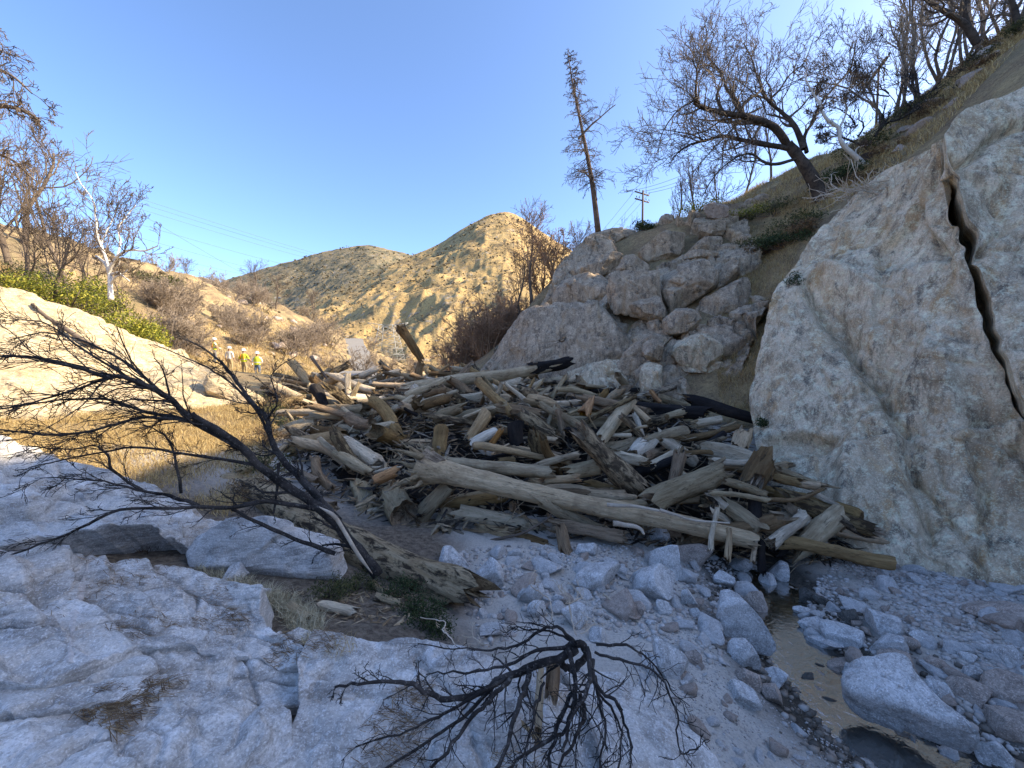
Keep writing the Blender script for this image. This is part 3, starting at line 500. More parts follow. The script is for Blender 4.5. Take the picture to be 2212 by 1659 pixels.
_, SL['blue'] = patch('granite_slab', [(1200, 1440, 2.72), (1250, 1500, 2.5), (1300, 1600, 2.2), (1300, 1760, 1.95)], [(1330, 1448, 2.8), (1440, 1520, 2.6), (1540, 1620, 2.35), (1640, 1760, 2.1)], [(1200, 1440, 2.72), (1330, 1448, 2.8)], [(1300, 1760, 1.95), (1640, 1760, 2.1)],
      90, 120, M['slab'], 'smooth bluish granite slab dipping into the sand bank', 'rock', plate=(((1., 1., 1.), .05, .012),), warp=.06, amp=.03, nsc=.9, back=(.1, .1, -1), pads=(.03, .12, .4), seed=65, fine=.008)
_, SL['bot'] = patch('granite_slab', [(-140, 1520, 2.0), (-160, 1620, 1.75), (-200, 1760, 1.5)], [(470, 1480, 2.38), (620, 1590, 2.1), (600, 1760, 1.75)], [(-140, 1520, 2.0), (150, 1500, 2.12), (470, 1480, 2.38)], [(-200, 1760, 1.5), (250, 1770, 1.55), (600, 1760, 1.75)],
      150, 110, M['slab'], 'lowest granite ledge with scattered soil at the bottom left', 'rock', plate=(((1.0, 1.6, 2.2), .10, .025), ((3, 4, 5.), .03, .012)), warp=.06, amp=.04, nsc=1.6, back=(0, .1, -1), pads=(.03, .12, .4), seed=66, fine=.012, strat=((.3, .6, -.7), .18, .03))
# pale vein stripe on the lower slab
g = SL['low']; uu, vv = proj(g); path = smooth_pl([(195, 1190), (185, 1240), (172, 1290), (158, 1340), (152, 1400), (150, 1432)], 60)
def pick(G, uu, vv, u, v):
    k = np.argmin((uu - u) ** 2 + (vv - v) ** 2); return G.reshape(-1, 3)[k]
NG = gridN(g); NG *= np.sign(NG[..., 2].mean()); strip = []
for k, (u, v) in enumerate(path[:, :2]):
    w = 8 + 4 * noise(np.array([k * .31, 0, 0.]), 3)
    row = []
    for s_ in (-1, -.3, .3, 1):
        i = np.argmin((uu - u - s_ * w) ** 2 + (vv - v) ** 2); row.append(g.reshape(-1, 3)[i] + NG.reshape(-1, 3)[i] * (.006 - .008 * abs(s_) ** 3))
    strip.append(row)
strip = np.array(strip)
for _ in range(2): strip[1:-1] = (strip[:-2] + strip[2:] + 2 * strip[1:-1]) / 4
t = NT('pale_vein'); M['vein'] = t.fin(t.mix(t.ramp(t.noise(30, 6, .7), [(.42, 0), (.58, 1)]), (.45, .41, .38), (.62, .57, .53)), .9)
slab_low = [o for o in bpy.data.objects if o.get('label', '').startswith('broad pale grey')][0]
obj('mineral_vein', strip.reshape(-1, 3), gridF(60, 4), M['vein'], slab_low)
# sunlit dome on the left
_, SL['dome'] = patch('granite_dome', [(-420, 480, 11.5), (-480, 680, 9.5), (-480, 860, 8.2), (-420, 960, 7.4)], [(455, 790, 16.2), (490, 830, 15.), (530, 870, 13.4), (566, 905, 11.6)],
      [(-420, 480, 11.5), (-200, 545, 12.6), (0, 618, 13.6), (90, 648, 14.), (200, 688, 14.6), (300, 722, 15.2), (400, 757, 15.8), (455, 790, 16.2)],
      [(-420, 960, 7.4), (-200, 945, 7.9), (0, 915, 8.6), (150, 925, 9.0), (300, 922, 9.8), (430, 915, 10.6), (566, 905, 11.6)], 260, 150, M['dome'], 'cream coloured sunlit granite dome on the left bank', 'rock', plate=(((.18, .30, .5), .22, .04), ((.7, 1.1, 1.5), .05, .02)), warp=.10, amp=.10, nsc=.5, back=(-.3, .6, -.6), pads=(.1, .5, 1.5), seed=71, fine=.03, strat=((.35, -.2, .9), .8, .06),
      cracks=[([(-50, 690), (80, 700), (200, 760), (230, 780)], 10, .1)])
boulder('granite_dome', [(450, 800), (440, 830), (455, 860), (500, 880), (556, 905), (580, 885), (545, 858), (505, 838), (470, 815)], 13.2, .6, 1.2, M['dome'], 'low bare rock tongue at the dome foot near the workers', cat='rock', seed=72, tilt=.7)
# ------------------------------------------------------------------ wood materials
def wood(name, light, dark, patch_, pa=.5, crack=.6, bark=0.0, barkc=(.05, .04, .03)):
    t = NT(name); g = t.scale((1.3, 11, 11)); rn = t.rand()
    off = t.N.new('ShaderNodeVectorMath'); off.operation = 'ADD'; t.L(g, off.inputs[0]); cmb = t.N.new('ShaderNodeCombineXYZ'); t.L(t.math('MULTIPLY', rn, 37.0), cmb.inputs[0]); t.L(cmb.outputs[0], off.inputs[1]); g = off.outputs[0]
    off2 = t.N.new('ShaderNodeVectorMath'); off2.operation = 'ADD'; t.L(t.co, off2.inputs[0]); t.L(cmb.outputs[0], off2.inputs[1]); o2 = off2.outputs[0]
    c = t.mix(t.ramp(t.noise(1.6, 7, .65, .3, g), [(.36, 0), (.64, 1)]), dark, light)
    c = t.mix(t.ramp(t.noise(2.2, 6, .6, .4, o2), [(.50, 0), (.66, pa)]), c, patch_)
    cr = t.noise(3.2, 5, .7, .2, g); c = t.mix(t.ramp(cr, [(.56, 0), (.63, crack)]), c, tuple(x * .16 for x in dark))
    if bark: c = t.mix(t.ramp(t.noise(2.6, 8, .7, .5, t.scale((1.6, 4.2, 4.2), (0, 0, 0), o2)), [(.55 - bark * .28, 0), (.66 - bark * .28, .92)]), c, barkc)
    v = t.N.new('ShaderNodeHueSaturation'); t.L(c, v.inputs['Color']); t.L(t.math('ADD', t.math('MULTIPLY', rn, .7), .62), v.inputs['Value']); t.L(t.math('ADD', t.math('MULTIPLY', rn, -.4), 1.2), v.inputs['Saturation'])
    nb = t.bump(cr, .8, .03, t.bump(t.noise(2.2, 7, .7, .3, t.scale((2.5, 7, 7), (0, 0, 0), o2)), .8, .06))
    return t.fin(v.outputs[0], .9, nb, .15)
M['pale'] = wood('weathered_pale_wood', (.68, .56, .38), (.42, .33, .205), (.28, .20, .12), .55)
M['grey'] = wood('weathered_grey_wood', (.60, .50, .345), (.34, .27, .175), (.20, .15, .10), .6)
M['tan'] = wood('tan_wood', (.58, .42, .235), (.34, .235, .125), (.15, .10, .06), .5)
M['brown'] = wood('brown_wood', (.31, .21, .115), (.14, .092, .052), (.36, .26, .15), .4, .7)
M['bark'] = wood('barky_log', (.46, .36, .22), (.25, .185, .105), (.12, .088, .055), .7, .7, .38, (.06, .045, .032))
M['mottled'] = wood('mottled_burnt_log', (.64, .53, .37), (.43, .335, .215), (.28, .20, .12), .5, .6, .24, (.03, .024, .02))
M['char'] = wood('charred_wood', (.035, .031, .03), (.014, .013, .014), (.08, .065, .05), .35, .5)
M['halfchar'] = wood('half_charred_wood', (.45, .37, .25), (.22, .17, .11), (.05, .04, .035), .8, .6, .35, (.016, .014, .014))
M['orange'] = wood('fresh_split_wood', (.55, .30, .115), (.27, .125, .045), (.20, .10, .05), .4, .6)
M['endgrain'] = wood('end_grain', (.42, .32, .20), (.17, .12, .075), (.09, .065, .045), .7, .8)
M['long'] = wood('long_log_wood', (.60, .46, .27), (.38, .275, .15), (.21, .145, .08), .65, .6)
M['white'] = wood('bleached_wood', (.66, .60, .48), (.46, .39, .28), (.32, .24, .15), .4)

def frame_of(p0, p1):
    ax = nrm(p1 - p0); a = np.array([0, 0, 1.]) if abs(ax[2]) < .95 else np.array([0, 1., 0]); y = nrm(np.cross(a, ax)); z = np.cross(ax, y)
    return np.stack([ax, y, z], -1)
def log_mesh(L, r0, r1, seed, bend=.04, e0='broken', e1='broken', k=16, rough=.15, path=None, flare=0.0, rib=.14, split=None):
    """log along local +X, returns vertices, quads, end triangles (both ends)"""
    n = int(np.clip(L / max(r0, r1) * 2.8, 10, 56)); x = np.linspace(0, 1, n); rg = np.random.default_rng(seed); split = (rg.random() < .2 and path is None) if split is None else split
    if path is None:
        q = np.stack([x * L, bend * L * np.sin(x * PI * rg.uniform(.7, 1.6) + rg.uniform(0, 3)) * .5, bend * L * np.sin(x * PI * rg.uniform(.7, 1.5) + rg.uniform(0, 3)) * .5], -1); q -= q[0]; q[:, 1:] -= x[:, None] * q[-1, 1:]
    else: q = path(x)
    th = np.arange(k) * 2 * PI / k; R = r0 + (r1 - r0) * x; R = R * (1 + flare * np.exp(-(x * L / (r0 * 2.2)) ** 2))
    cc = np.stack([np.cos(th), np.sin(th)], -1)
    S = np.concatenate([np.broadcast_to((x * L / max(r0, r1) * .35)[:, None, None], (n, k, 1)), np.broadcast_to(cc[None] * 1.4, (n, k, 2))], -1)
    rad = R[:, None] * (1 + rough * 1.8 * fbm(S, 4, .5, seed) + rib * noise(np.concatenate([S[..., :1] * .2, S[..., 1:] * 4], -1), seed + 5))
    V = np.zeros((n, k, 3)); V[..., 0] = q[:, None, 0]; V[..., 1] = q[:, None, 1] + rad * cc[:, 0]; V[..., 2] = q[:, None, 2] + rad * cc[:, 1]
    if split:
        a_ = rg.uniform(0, 2 * PI); mm = np.array([math.cos(a_), math.sin(a_)]); sd_ = (V[..., 1] - q[:, None, 1]) * mm[0] + (V[..., 2] - q[:, None, 2]) * mm[1]; lim = R[:, None] * (rg.uniform(-.1, .45) + .22 * noise(np.concatenate([S[..., :1] * .5, S[..., 1:] * 5], -1), seed + 9)); ov = np.maximum(sd_ - lim, 0) * .95; V[..., 1] -= ov * mm[0]; V[..., 2] -= ov * mm[1]
    for e, end in ((0, e0), (n - 1, e1)):
        sg = -1 if e == 0 else 1; rr = R[e]; nz = noise(np.c_[cc * 2.3, np.zeros(k)], seed + 31 + e); nz2 = noise(np.c_[cc * 6, np.ones(k)], seed + 37 + e)
        if end == 'broken': V[e, :, 0] += sg * rr * (1.3 * nz + .7 * nz2)
        elif end == 'sharp': V[e, :, 0] += sg * rr * (2.2 * nz + 1.2 * np.cos(th + seed)); V[e, :, 1:] = q[e, 1:] + (V[e, :, 1:] - q[e, 1:]) * .5
        elif end == 'worn': V[e, :, 1:] = q[e, 1:] + (V[e, :, 1:] - q[e, 1:]) * .72; V[e, :, 0] += sg * rr * .12
        else: V[e, :, 0] += sg * rr * .25 * np.cos(th + seed)
    Q = gridF(n, k, wrap=True); ends = []
    for e, end in ((0, e0), (n - 1, e1)):
        sg = -1 if e == 0 else 1; ring = V[e]; c = ring.mean(0)
        dp = {'broken': -.45, 'sharp': .3, 'worn': .12, 'cut': 0.0, 'hollow': -1.6}[end] * R[e]
        mid = c + (ring - c) * .62; mid[:, 0] += sg * dp * .7 + R[e] * .35 * noise(np.c_[cc * 5, np.full(k, 3.)], seed + 51) * (end != 'cut')
        c2 = c + np.array([sg * dp, 0, 0]); EV = np.vstack([ring, mid, [c2]]); j = np.arange(k); j2 = (j + 1) % k
        Qe = np.stack([j, j + k, j2 + k, j2], -1); Te = np.stack([j + k, np.full(k, 2 * k), j2 + k], -1)
        if e == 0: Qe = Qe[:, ::-1]; Te = Te[:, ::-1]
        ends.append((EV, Qe[:, ::-1], Te[:, ::-1]))
    return V.reshape(-1, 3), Q, ends
ROTC = []
def place_local(name, me, p0, R, parent=None):
    o = bpy.data.objects.new(name, me); COL.objects.link(o)
    if parent is None:
        from mathutils import Matrix
        o.matrix_world = Matrix([[*R[0], p0[0]], [*R[1], p0[1]], [*R[2], p0[2]], [0, 0, 0, 1]])
    else: o.parent = parent
    return o
def splinters(n, r, L, x0, sg, seed):
    b = MB(); rg = np.random.default_rng(seed)
    for i in range(n):
        a = rg.uniform(0, 2 * PI); q = r * rg.uniform(.15, .9); l = L * rg.uniform(.35, 1); w = r * rg.uniform(.05, .16)
        s = np.array([x0 - sg * r * .4, q * math.cos(a), q * math.sin(a)]); e = s + np.array([sg * l, rg.normal() * .12 * l, rg.normal() * .12 * l])
        b.tube([s, s + (e - s) * .6, e], [w, w * .8, w * .1], 4, False)
    return b
def make_log(label, p0, p1, r0, r1, mat, seed, group='drift logs in the jam', e0='broken', e1='broken', parts=True, name='drift_log', cat='log', end_mat='endgrain', path_w=None, flare=0.0, bend=.05, k=20, spl=8, **kw):
    p0 = np.asarray(p0, float); p1 = np.asarray(p1, float); R = frame_of(p0, p1); L = float(np.linalg.norm(p1 - p0)); path = None
    if path_w is not None:
        loc = (np.asarray(path_w) - p0) @ R; sm = smooth_pl(loc, 60)
        path = lambda x: np.stack([np.interp(x, np.linspace(0, 1, 60), sm[:, i]) for i in range(3)], -1)
    V, Q, ends = log_mesh(L, r0, r1, seed, bend, e0, e1, k, path=path, flare=flare, **kw)
    if parts:
        o = place_local(name, mesh_data(name, V, Q, True, [M[mat]]), p0, R)
        for (EV, Qe, Te), en, sg, rr in zip(ends, (e0, e1), (-1, 1), (r0, r1)):
            b = MB(); b.add(EV, Qe, Te)
            if en in ('broken', 'sharp') and spl: s = splinters(spl, rr, rr * 1.6, EV[:, 0].mean(), sg, seed + sg + 5); b.add(np.vstack(s.V), np.vstack(s.Q))
            e = place_local('cut_end' if en == 'cut' else 'broken_end', mesh_data('broken_end', np.vstack(b.V), [np.vstack(b.Q), np.vstack(b.T)], en in ('worn', 'cut'), [M[end_mat]]), None, None, o)
    else:
        b = MB(); b.add(V, Q); nq = len(Q)
        for EV, Qe, Te in ends: b.add(EV, Qe, Te)
        F = [np.vstack(b.Q), np.vstack(b.T)]; mi = np.r_[np.zeros(nq), np.ones(len(F[0]) - nq + len(F[1]))]
        o = place_local(name, mesh_data(name, np.vstack(b.V), F, True, [M[mat], M[end_mat]], mi), p0, R)
    tag(o, label, cat, group); return o
CROP = {'A': (518.4, 777.6, .2604), 'B': (950.4, 820.8, .2344), 'C': (1425.6, 864., .2344), 'E': (777.6, 622.1, .1562), 'D': (0, 0, 1.), 'S': (777.6, 1123.2, .3516)}
def H(crop, x0, y0, x1, y1, w, d0, d1, mat, label, w1=None, **kw):
    a, b, s = CROP[crop]; u0, v0, u1, v1 = a + x0 * s, b + y0 * s, a + x1 * s, b + y1 * s; w *= s; w1 = w if w1 is None else w1 * s
    P0, P1 = at(u0, v0, d0), at(u1, v1, d1); HLOG[0] += 1
    ANCH.append(('log', label, (P0 + P1) / 2))
    return make_log(label, P0, P1, w * d0 / FPX / 2, w1 * d1 / FPX / 2, mat, 1000 + HLOG[0] * 7, **kw)
HLOG = [0]; ANCH = []; WANT = []
# ------------------------------------------------------------------ the log jam: logs that stand out, each placed by hand
H('A', 430, 20, 690, 300, 75, 16.6, 16.2, 'pale', 'leaning sunlit log sticking up at the far left end of the jam', e0='broken')
H('A', 740, 225, 1110, 315, 62, 15.6, 15.2, 'halfchar', 'half charred log with pale left end near the sunlit leaning log')
H('A', 1500, 25, 1455, 280, 58, 15.4, 15.0, 'brown', 'upright brown stump with bright cut top below the rootball snag', e0='cut', end_mat='orange', e1='worn')
H('A', 1895, 65, 1735, 245, 60, 15.0, 14.6, 'brown', 'brown pointed log leaning right beside the long charred log', w1=95, e0='sharp')
H('A', 955, 190, 1260, 205, 62, 17.2, 17.0, 'pale', 'pale horizontal log left of the dark far rootball')
H('A', 1265, 192, 1720, 180, 46, 17.6, 17.6, 'grey', 'grey horizontal log behind the upright brown stump')
H('D', 878, 842, 1225, 782, 27, 13.4, 14.6, 'pale', 'long pale log with charred right tip against the smooth dome', w1=20, k=16)
H('D', 1152, 796, 1228, 781, 28, 14.2, 14.6, 'char', 'charred tip section of the long log by the dome', w1=23)
H('A', 560, 530, 1010, 520, 78, 11.6, 11.6, 'bark', 'dark log with orange broken left end at the jam left side', end_mat='orange')
H('A', 680, 495, 960, 335, 46, 12.0, 12.6, 'grey', 'slim grey log slanting up right behind the orange ended log', e1='sharp')
H('A', 945, 555, 1112, 450, 62, 11.0, 11.4, 'pale', 'pale split log piece lying in front of a dark log', e0='sharp')
H('A', 1060, 490, 1335, 560, 75, 10.8, 10.6, 'bark', 'dark barked short log beside the pale split piece')
H('A', 1440, 515, 1640, 360, 72, 11.4, 11.8, 'grey', 'grey split log with ribbed grain above the upright post stub', w1=60)
H('A', 1230, 655, 1860, 400, 80, 10.0, 11.8, 'bark', 'long dark barked log running up right across the jam middle', w1=115)
H('A', 500, 820, 965, 650, 25, 8.9, 9.7, 'pale', 'long pale wedge of wood tapering left at the jam left front', w1=95, e0='sharp')
H('A', 790, 765, 1085, 930, 85, 8.0, 7.6, 'pale', 'pale log with hollow dark left end below the long wedge', e0='hollow')
H('A', 625, 820, 760, 1065, 70, 7.7, 7.2, 'brown', 'curved brown log leaning at the jam left front corner', bend=.12)
H('A', 1667, 548, 1665, 855, 112, 8.7, 8.4, 'tan', 'smooth tan post stub standing upright in the jam middle', w1=118, e0='worn')
H('A', 1345, 690, 1610, 700, 66, 9.1, 9.0, 'tan', 'tan horizontal log left of the upright post stub')
# main long log
pw = [at(u, v, d) for u, v, d in [(905, 1006, 6.65), (1000, 1030, 6.62), (1150, 1064, 6.5), (1300, 1096, 6.4), (1450, 1126, 6.2), (1622, 1168, 6.0)]]
main = make_log('longest smooth pale log crossing the front of the jam', pw[0], pw[-1], .19, .125, 'long', 77, path_w=pw, flare=.55, e0='hollow', k=20)
b = MB(); rg = np.random.default_rng(5); R_ = frame_of(pw[0], pw[-1])
for i in range(26):
    a = rg.uniform(0, 2 * PI); r = rg.uniform(.1, .30); s = np.array([.1 + rg.uniform(-.1, .1), r * math.cos(a), r * math.sin(a)]); dr = np.array([-rg.uniform(.5, 1), math.cos(a) * rg.uniform(.2, 1.2), math.sin(a) * rg.uniform(.2, 1.)]); l = rg.uniform(.25, .55)
    q = np.array([s + dr * l * f + rg.normal(size=3) * .03 * f for f in np.linspace(0, 1, 6)]); b.tube(q, np.linspace(.06, .008, 6) * rg.uniform(.6, 1.2), 6)
place_local('roots', mesh_data('roots', np.vstack(b.V), [np.vstack(b.Q), np.vstack(b.T)], True, [M['grey']]), None, None, main)
H('A', 985, 1010, 1065, 1330, 128, 7.5, 6.7, 'pale', 'short pinkish pale log pointing at the viewer, left of the hollow log', w1=150, e1='broken')
H('A', 1255, 1085, 1365, 1270, 190, 7.6, 6.5, 'pale', 'thick pale log with ragged hollow end facing the viewer', w1=225, e1='hollow', k=18)
H('A', 1745, 1225, 1655, 1500, 150, 7.2, 6.35, 'grey', 'stubby log slanting down to the sand with torn lower end', w1=190, e1='broken')
H('D', 548, 1058, 1012, 1290, 58, 6.9, 4.45, 'mottled', 'thick mottled log burnt in patches reaching toward the viewer at left', w1=104, k=22, flare=0, spl=14)
H('B', 10, 760, 1025, 850, 100, 7.0, 6.9, 'grey', 'cracked grey log just above the longest pale log', w1=115)
H('B', 1290, 465, 1840, 1010, 175, 6.9, 7.3, 'bark', 'big dark barked log jutting up at the jam centre', w1=215, k=20, spl=12)
H('B', 1930, 1140, 2590, 830, 230, 6.5, 6.9, 'grey', 'thick smooth log slanting up right near the jam front', w1=190, k=18)
H('B', 1480, 570, 1760, 185, 135, 8.5, 9.6, 'pale', 'pale smooth log slanting up right toward the rocks', w1=105, e1='cut')
H('B', 970, 405, 1540, 385, 95, 9.6, 9.5, 'grey', 'whitish grey log lying behind the big barked log', w1=105)
H('B', 690, 250, 1900, 150, 85, 11.2, 11.6, 'halfchar', 'long half charred log lying across the back of the jam', w1=80)
H('B', 1320, 340, 1395, 185, 130, 9.7, 9.9, 'orange', 'split block with bright orange wood inside', e1='sharp', w1=60, spl=8, end_mat='orange')
H('B', 1085, 275, 1150, 510, 65, 9.3, 9.1, 'brown', 'dark thin upright stub left of the orange split block', e0='worn')
H('B', 275, 530, 430, 305, 100, 9.0, 9.4, 'tan', 'sawn tan log with flat cut face tilted up', w1=118, e1='cut', end_mat='pale')
H('B', 290, 600, 525, 475, 95, 8.6, 8.8, 'white', 'bleached whitish log below the sawn tan log', e1='worn')
H('B', 470, 600, 570, 455, 52, 8.4, 8.5, 'orange', 'small orange brown splinter log leaning on the bleached log', e1='sharp')
H('B', 715, 620, 700, 395, 120, 8.6, 8.7, 'char', 'black hollow burnt stump standing in the jam', w1=150, e1='hollow', end_mat='char')
H('B', 490, 700, 650, 605, 60, 8.0, 8.2, 'tan', 'short tan log resting on a black charred one', e1='cut')
H('B', 370, 750, 700, 665, 55, 7.9, 8.0, 'char', 'thin black charred log under the short tan one', end_mat='char', w1=40)
H('B', 560, 745, 690, 735, 55, 7.8, 7.8, 'tan', 'tiny round tan log end beside the thin charred log', e1='worn')
H('B', 530, 250, 960, 330, 110, 9.9, 9.6, 'brown', 'mossy brown log with blunt left end behind the burnt stump')
H('B', 760, 320, 1060, 520, 120, 9.3, 8.8, 'bark', 'dark barked log sloping down right beside the burnt stump')
H('B', 900, 790, 1265, 690, 62, 7.6, 7.9, 'grey', 'twin cracked grey branch log above the cracked grey log')
H('B', 940, 930, 1250, 890, 95, 6.95, 6.9, 'tan', 'tan log with orange broken end facing right', end_mat='orange')
H('B', 1180, 860, 1470, 790, 120, 7.0, 7.3, 'pale', 'pale log with mossy left end under the big barked log', w1=150)
H('B', 850, 540, 1080, 555, 60, 8.7, 8.6, 'tan', 'tan straight log left of the big barked log head', e0='worn')
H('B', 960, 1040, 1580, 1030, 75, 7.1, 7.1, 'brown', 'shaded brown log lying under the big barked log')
H('B', 1480, 1130, 1900, 1145, 55, 6.7, 6.6, 'tan', 'straight slim tan log left of the thick smooth log', e1='cut')
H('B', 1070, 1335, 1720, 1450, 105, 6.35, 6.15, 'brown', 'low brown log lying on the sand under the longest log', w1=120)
H('B', 1120, 1390, 1170, 1620, 100, 6.2, 5.9, 'brown', 'short stub standing in sand below the longest log', w1=125)
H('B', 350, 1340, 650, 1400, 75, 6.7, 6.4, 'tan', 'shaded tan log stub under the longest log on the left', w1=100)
H('B', 1780, 700, 1900, 590, 130, 8.2, 8.5, 'white', 'bleached lump of wood behind the big barked log', w1=150)
H('B', 1600, 690, 1860, 740, 110, 7.9, 7.8, 'pale', 'pale log below the bleached lump', e1='sharp')
H('B', 1760, 240, 1930, 385, 62, 9.5, 9.1, 'tan', 'slim tan log sloping down right at the pale smooth log top', e1='cut')
H('B', 1800, 330, 1890, 610, 50, 9.2, 8.7, 'white', 'bleached curved branch beside the slim tan log', bend=.15)
H('B', 60, 200, 425, 150, 85, 11.9, 11.8, 'grey', 'pale grey log with split right end at the jam back', w1=105)
H('B', 1020, 105, 1830, 90, 42, 12.8, 13., 'char', 'long thin charred log at the foot of the rock apron', end_mat='char')
H('B', 1480, 190, 1680, 140, 75, 11.4, 11.6, 'grey', 'stubby grey log above the orange split block')
H('B', 1830, 260, 2450, 300, 120, 10.6, 10.2, 'char', 'big blackened log at the rocks right of the jam', end_mat='char')
H('B', 1660, 150, 1920, 135, 60, 11.6, 11.6, 'brown', 'brown log tip at the back beside the pinkish peg')
H('B', 1950, 105, 2040, 215, 42, 11.2, 11.0, 'orange', 'pinkish peg of wood standing against the tan alcove')
H('B', 790, 190, 1015, 65, 50, 11.6, 12.2, 'grey', 'grey stick log pointing up right at the jam back', w1=35)
H('B', 820, 175, 955, -10, 42, 12.0, 12.4, 'pale', 'pale stick pointing steeply up near the charred tip', w1=26)
H('B', 760, 180, 870, -10, 34, 12.2, 12.5, 'tan', 'thin tan stick leaning in front of the charred tip', w1=30)
H('C', 280, 495, 595, 305, 66, 8.8, 9.1, 'char', 'straight black charred pole near the cliff', end_mat='char', w1=60, e1='worn')
H('C', -30, 365, 740, 240, 75, 9.4, 9.5, 'brown', 'long brown log half buried in chips near the cliff', w1=55, e1='sharp')
H('C', 725, 450, 770, 300, 150, 8.4, 8.6, 'tan', 'round tan stump with mossy torn top beside the cliff', w1=165)
H('C', 855, 745, 960, 560, 190, 6.9, 7.1, 'brown', 'thick brown stump with ragged mossy top near the cliff', w1=225, k=18, spl=9)
H('C', 1060, 680, 1290, 735, 120, 7.1, 6.9, 'tan', 'tan log with rough round end facing right by the cliff', w1=135)
H('C', 1100, 640, 1660, 815, 60, 7.1, 6.6, 'grey', 'long sharp splinter pointing right along the cliff', w1=16, e1='sharp')
H('C', 1290, 770, 1500, 800, 80, 6.9, 6.7, 'tan', 'broken tan wood under the sharp splinter', e1='sharp')
H('C', 590, 740, 985, 885, 72, 6.5, 6.35, 'grey', 'cracked grey log end sloping down right of the thick smooth log')
H('C', 465, 858, 995, 925, 48, 6.35, 6.25, 'pale', 'flat pale plank below the cracked grey log end')
H('C', 1000, 920, 1500, 820, 45, 6.45, 6.6, 'brown', 'bent brown branch below the sharp splinter', bend=.1, w1=28)
H('C', 1150, 930, 1995, 1215, 185, 6.8, 6.2, 'bark', 'large half stripped barked log descending to the right end of the jam', w1=130, k=20, spl=10)
H('C', 990, 1080, 2010, 1270, 125, 6.7, 6.3, 'tan', 'long tan brown log under the half stripped one', w1=105)
H('C', 1410, 855, 1790, 1065, 60, 6.9, 6.6, 'grey', 'grey split slab behind the half stripped log', w1=40, e1='sharp')
H('C', 1030, 1310, 1335, 1060, 108, 5.95, 6.35, 'grey', 'short grey log leaning across the two long right hand logs', w1=100)
H('C', 1090, 1310, 2150, 1500, 105, 6.1, 5.75, 'tan', 'lowest tan log at the right resting on the gravel', w1=128, k=18, e1='hollow')
H('C', 580, 960, 950, 1230, 130, 6.5, 6.1, 'grey', 'ragged split log bundle hanging over the dark gap', w1=165, spl=12)
H('C', 530, 985, 470, 1370, 42, 6.1, 5.85, 'pale', 'leftmost of the thin poles propped over the stream gap', w1=48)
H('C', 632, 1180, 620, 1475, 50, 6.0, 5.75, 'tan', 'tan prop pole right of the leftmost thin pole', w1=62)
H('C', 885, 1270, 855, 1490, 42, 6.1, 5.9, 'tan', 'thin tan prop beside the black post', w1=48)
H('C', 945, 1230, 935, 1590, 58, 6.1, 5.75, 'char', 'black charred post standing at the stream edge', end_mat='char', w1=66)
H('C', 455, 880, 610, 990, 75, 6.5, 6.3, 'grey', 'short grey log tucked beneath the thick smooth log', e1='cut')
H('C', 470, 560, 890, 570, 62, 7.6, 7.6, 'grey', 'grey plank log lying left of the ragged brown stump')
H('C', 335, 215, 555, 180, 75, 9.9, 10., 'pale', 'bright pale log chunk lying among chips', e1='cut', end_mat='tan')
H('C', 20, 170, 205, 110, 62, 10., 10.1, 'pale', 'pale log chunk left of the bright one among chips')
H('C', 225, 95, 425, 105, 70, 10.3, 10.3, 'tan', 'tan broken slab at the back near the grassy gully')
H('C', 120, 780, 190, 480, 90, 7.5, 7.7, 'brown', 'dark upright split stump above the thick smooth log', w1=110, e1='broken')
H('C', -80, 610, 130, 500, 80, 8.0, 8.1, 'pale', 'pale log meeting the dark upright split stump')
H('E', 845, 1000, 560, 540, 95, 15.8, 16.2, 'brown', 'tall dark snag with torn root top rising above the jam', w1=150, e1='broken', k=20, spl=22, end_mat='brown', split=False)
H('E', 930, 1080, 700, 1200, 40, 17.4, 17.2, 'grey', 'thin grey pole left of the upright brown stump')
H('E', 960, 1185, 1310, 1190, 60, 17.4, 17.2, 'brown', 'brown log right behind the upright brown stump')
H('E', 1030, 1310, 1180, 1510, 70, 14.2, 13.8, 'brown', 'brown broken slab leaning below the pointed brown log', e0='sharp')
H('E', 250, 1200, 770, 1215, 70, 18.2, 18.2, 'tan', 'sunlit tan log at the back of the jam')
H('A', 340, 430, 700, 470, 48, 12.6, 12.4, 'orange', 'reddish slim log at the left edge of the jam')
H('A', 430, 445, 565, 525, 62, 11.8, 11.6, 'orange', 'short orange brown log at the left jam edge')
H('A', 540, 340, 790, 410, 95, 13.2, 13.0, 'tan', 'stout tan log below the sunlit leaning log', w1=110)
H('A', 640, 180, 655, 310, 48, 15.6, 15.4, 'pale', 'short pale prop under the sunlit leaning log')
H('A', 690, 290, 800, 370, 110, 14.6, 14.2, 'tan', 'blunt tan log end at the foot of the sunlit leaning log')
H('A', 1090, 190, 1165, 305, 40, 15.8, 15.4, 'grey', 'grey slat leaning left of the far rootball')
H('A', 1600, 200, 1720, 330, 55, 14.4, 14.0, 'grey', 'split grey slab left of the pointed brown log')
H('A', 1180, 290, 1500, 260, 50, 15.4, 15.6, 'pale', 'pale flat log under the upright brown stump')
H('A', 1350, 330, 1570, 390, 70, 13.2, 13.0, 'halfchar', 'half burnt log in front of the upright brown stump')
H('A', 1730, 330, 2020, 320, 75, 12.8, 12.8, 'grey', 'grey log with broken right end before the long charred log')
H('A', 1030, 400, 1230, 330, 85, 13.0, 13.2, 'grey', 'wide grey slab in the jam left of middle', e1='sharp')
H('A', 860, 410, 1170, 400, 45, 12.2, 12.4, 'grey', 'slim grey log lying behind the pale split piece')
H('A', 1320, 560, 1250, 500, 55, 10.2, 10.6, 'pale', 'small pale stub beside the dark barked short log')
H('A', 1060, 770, 1250, 690, 80, 8.8, 9.2, 'halfchar', 'bluish burnt log left of the upright post stub')
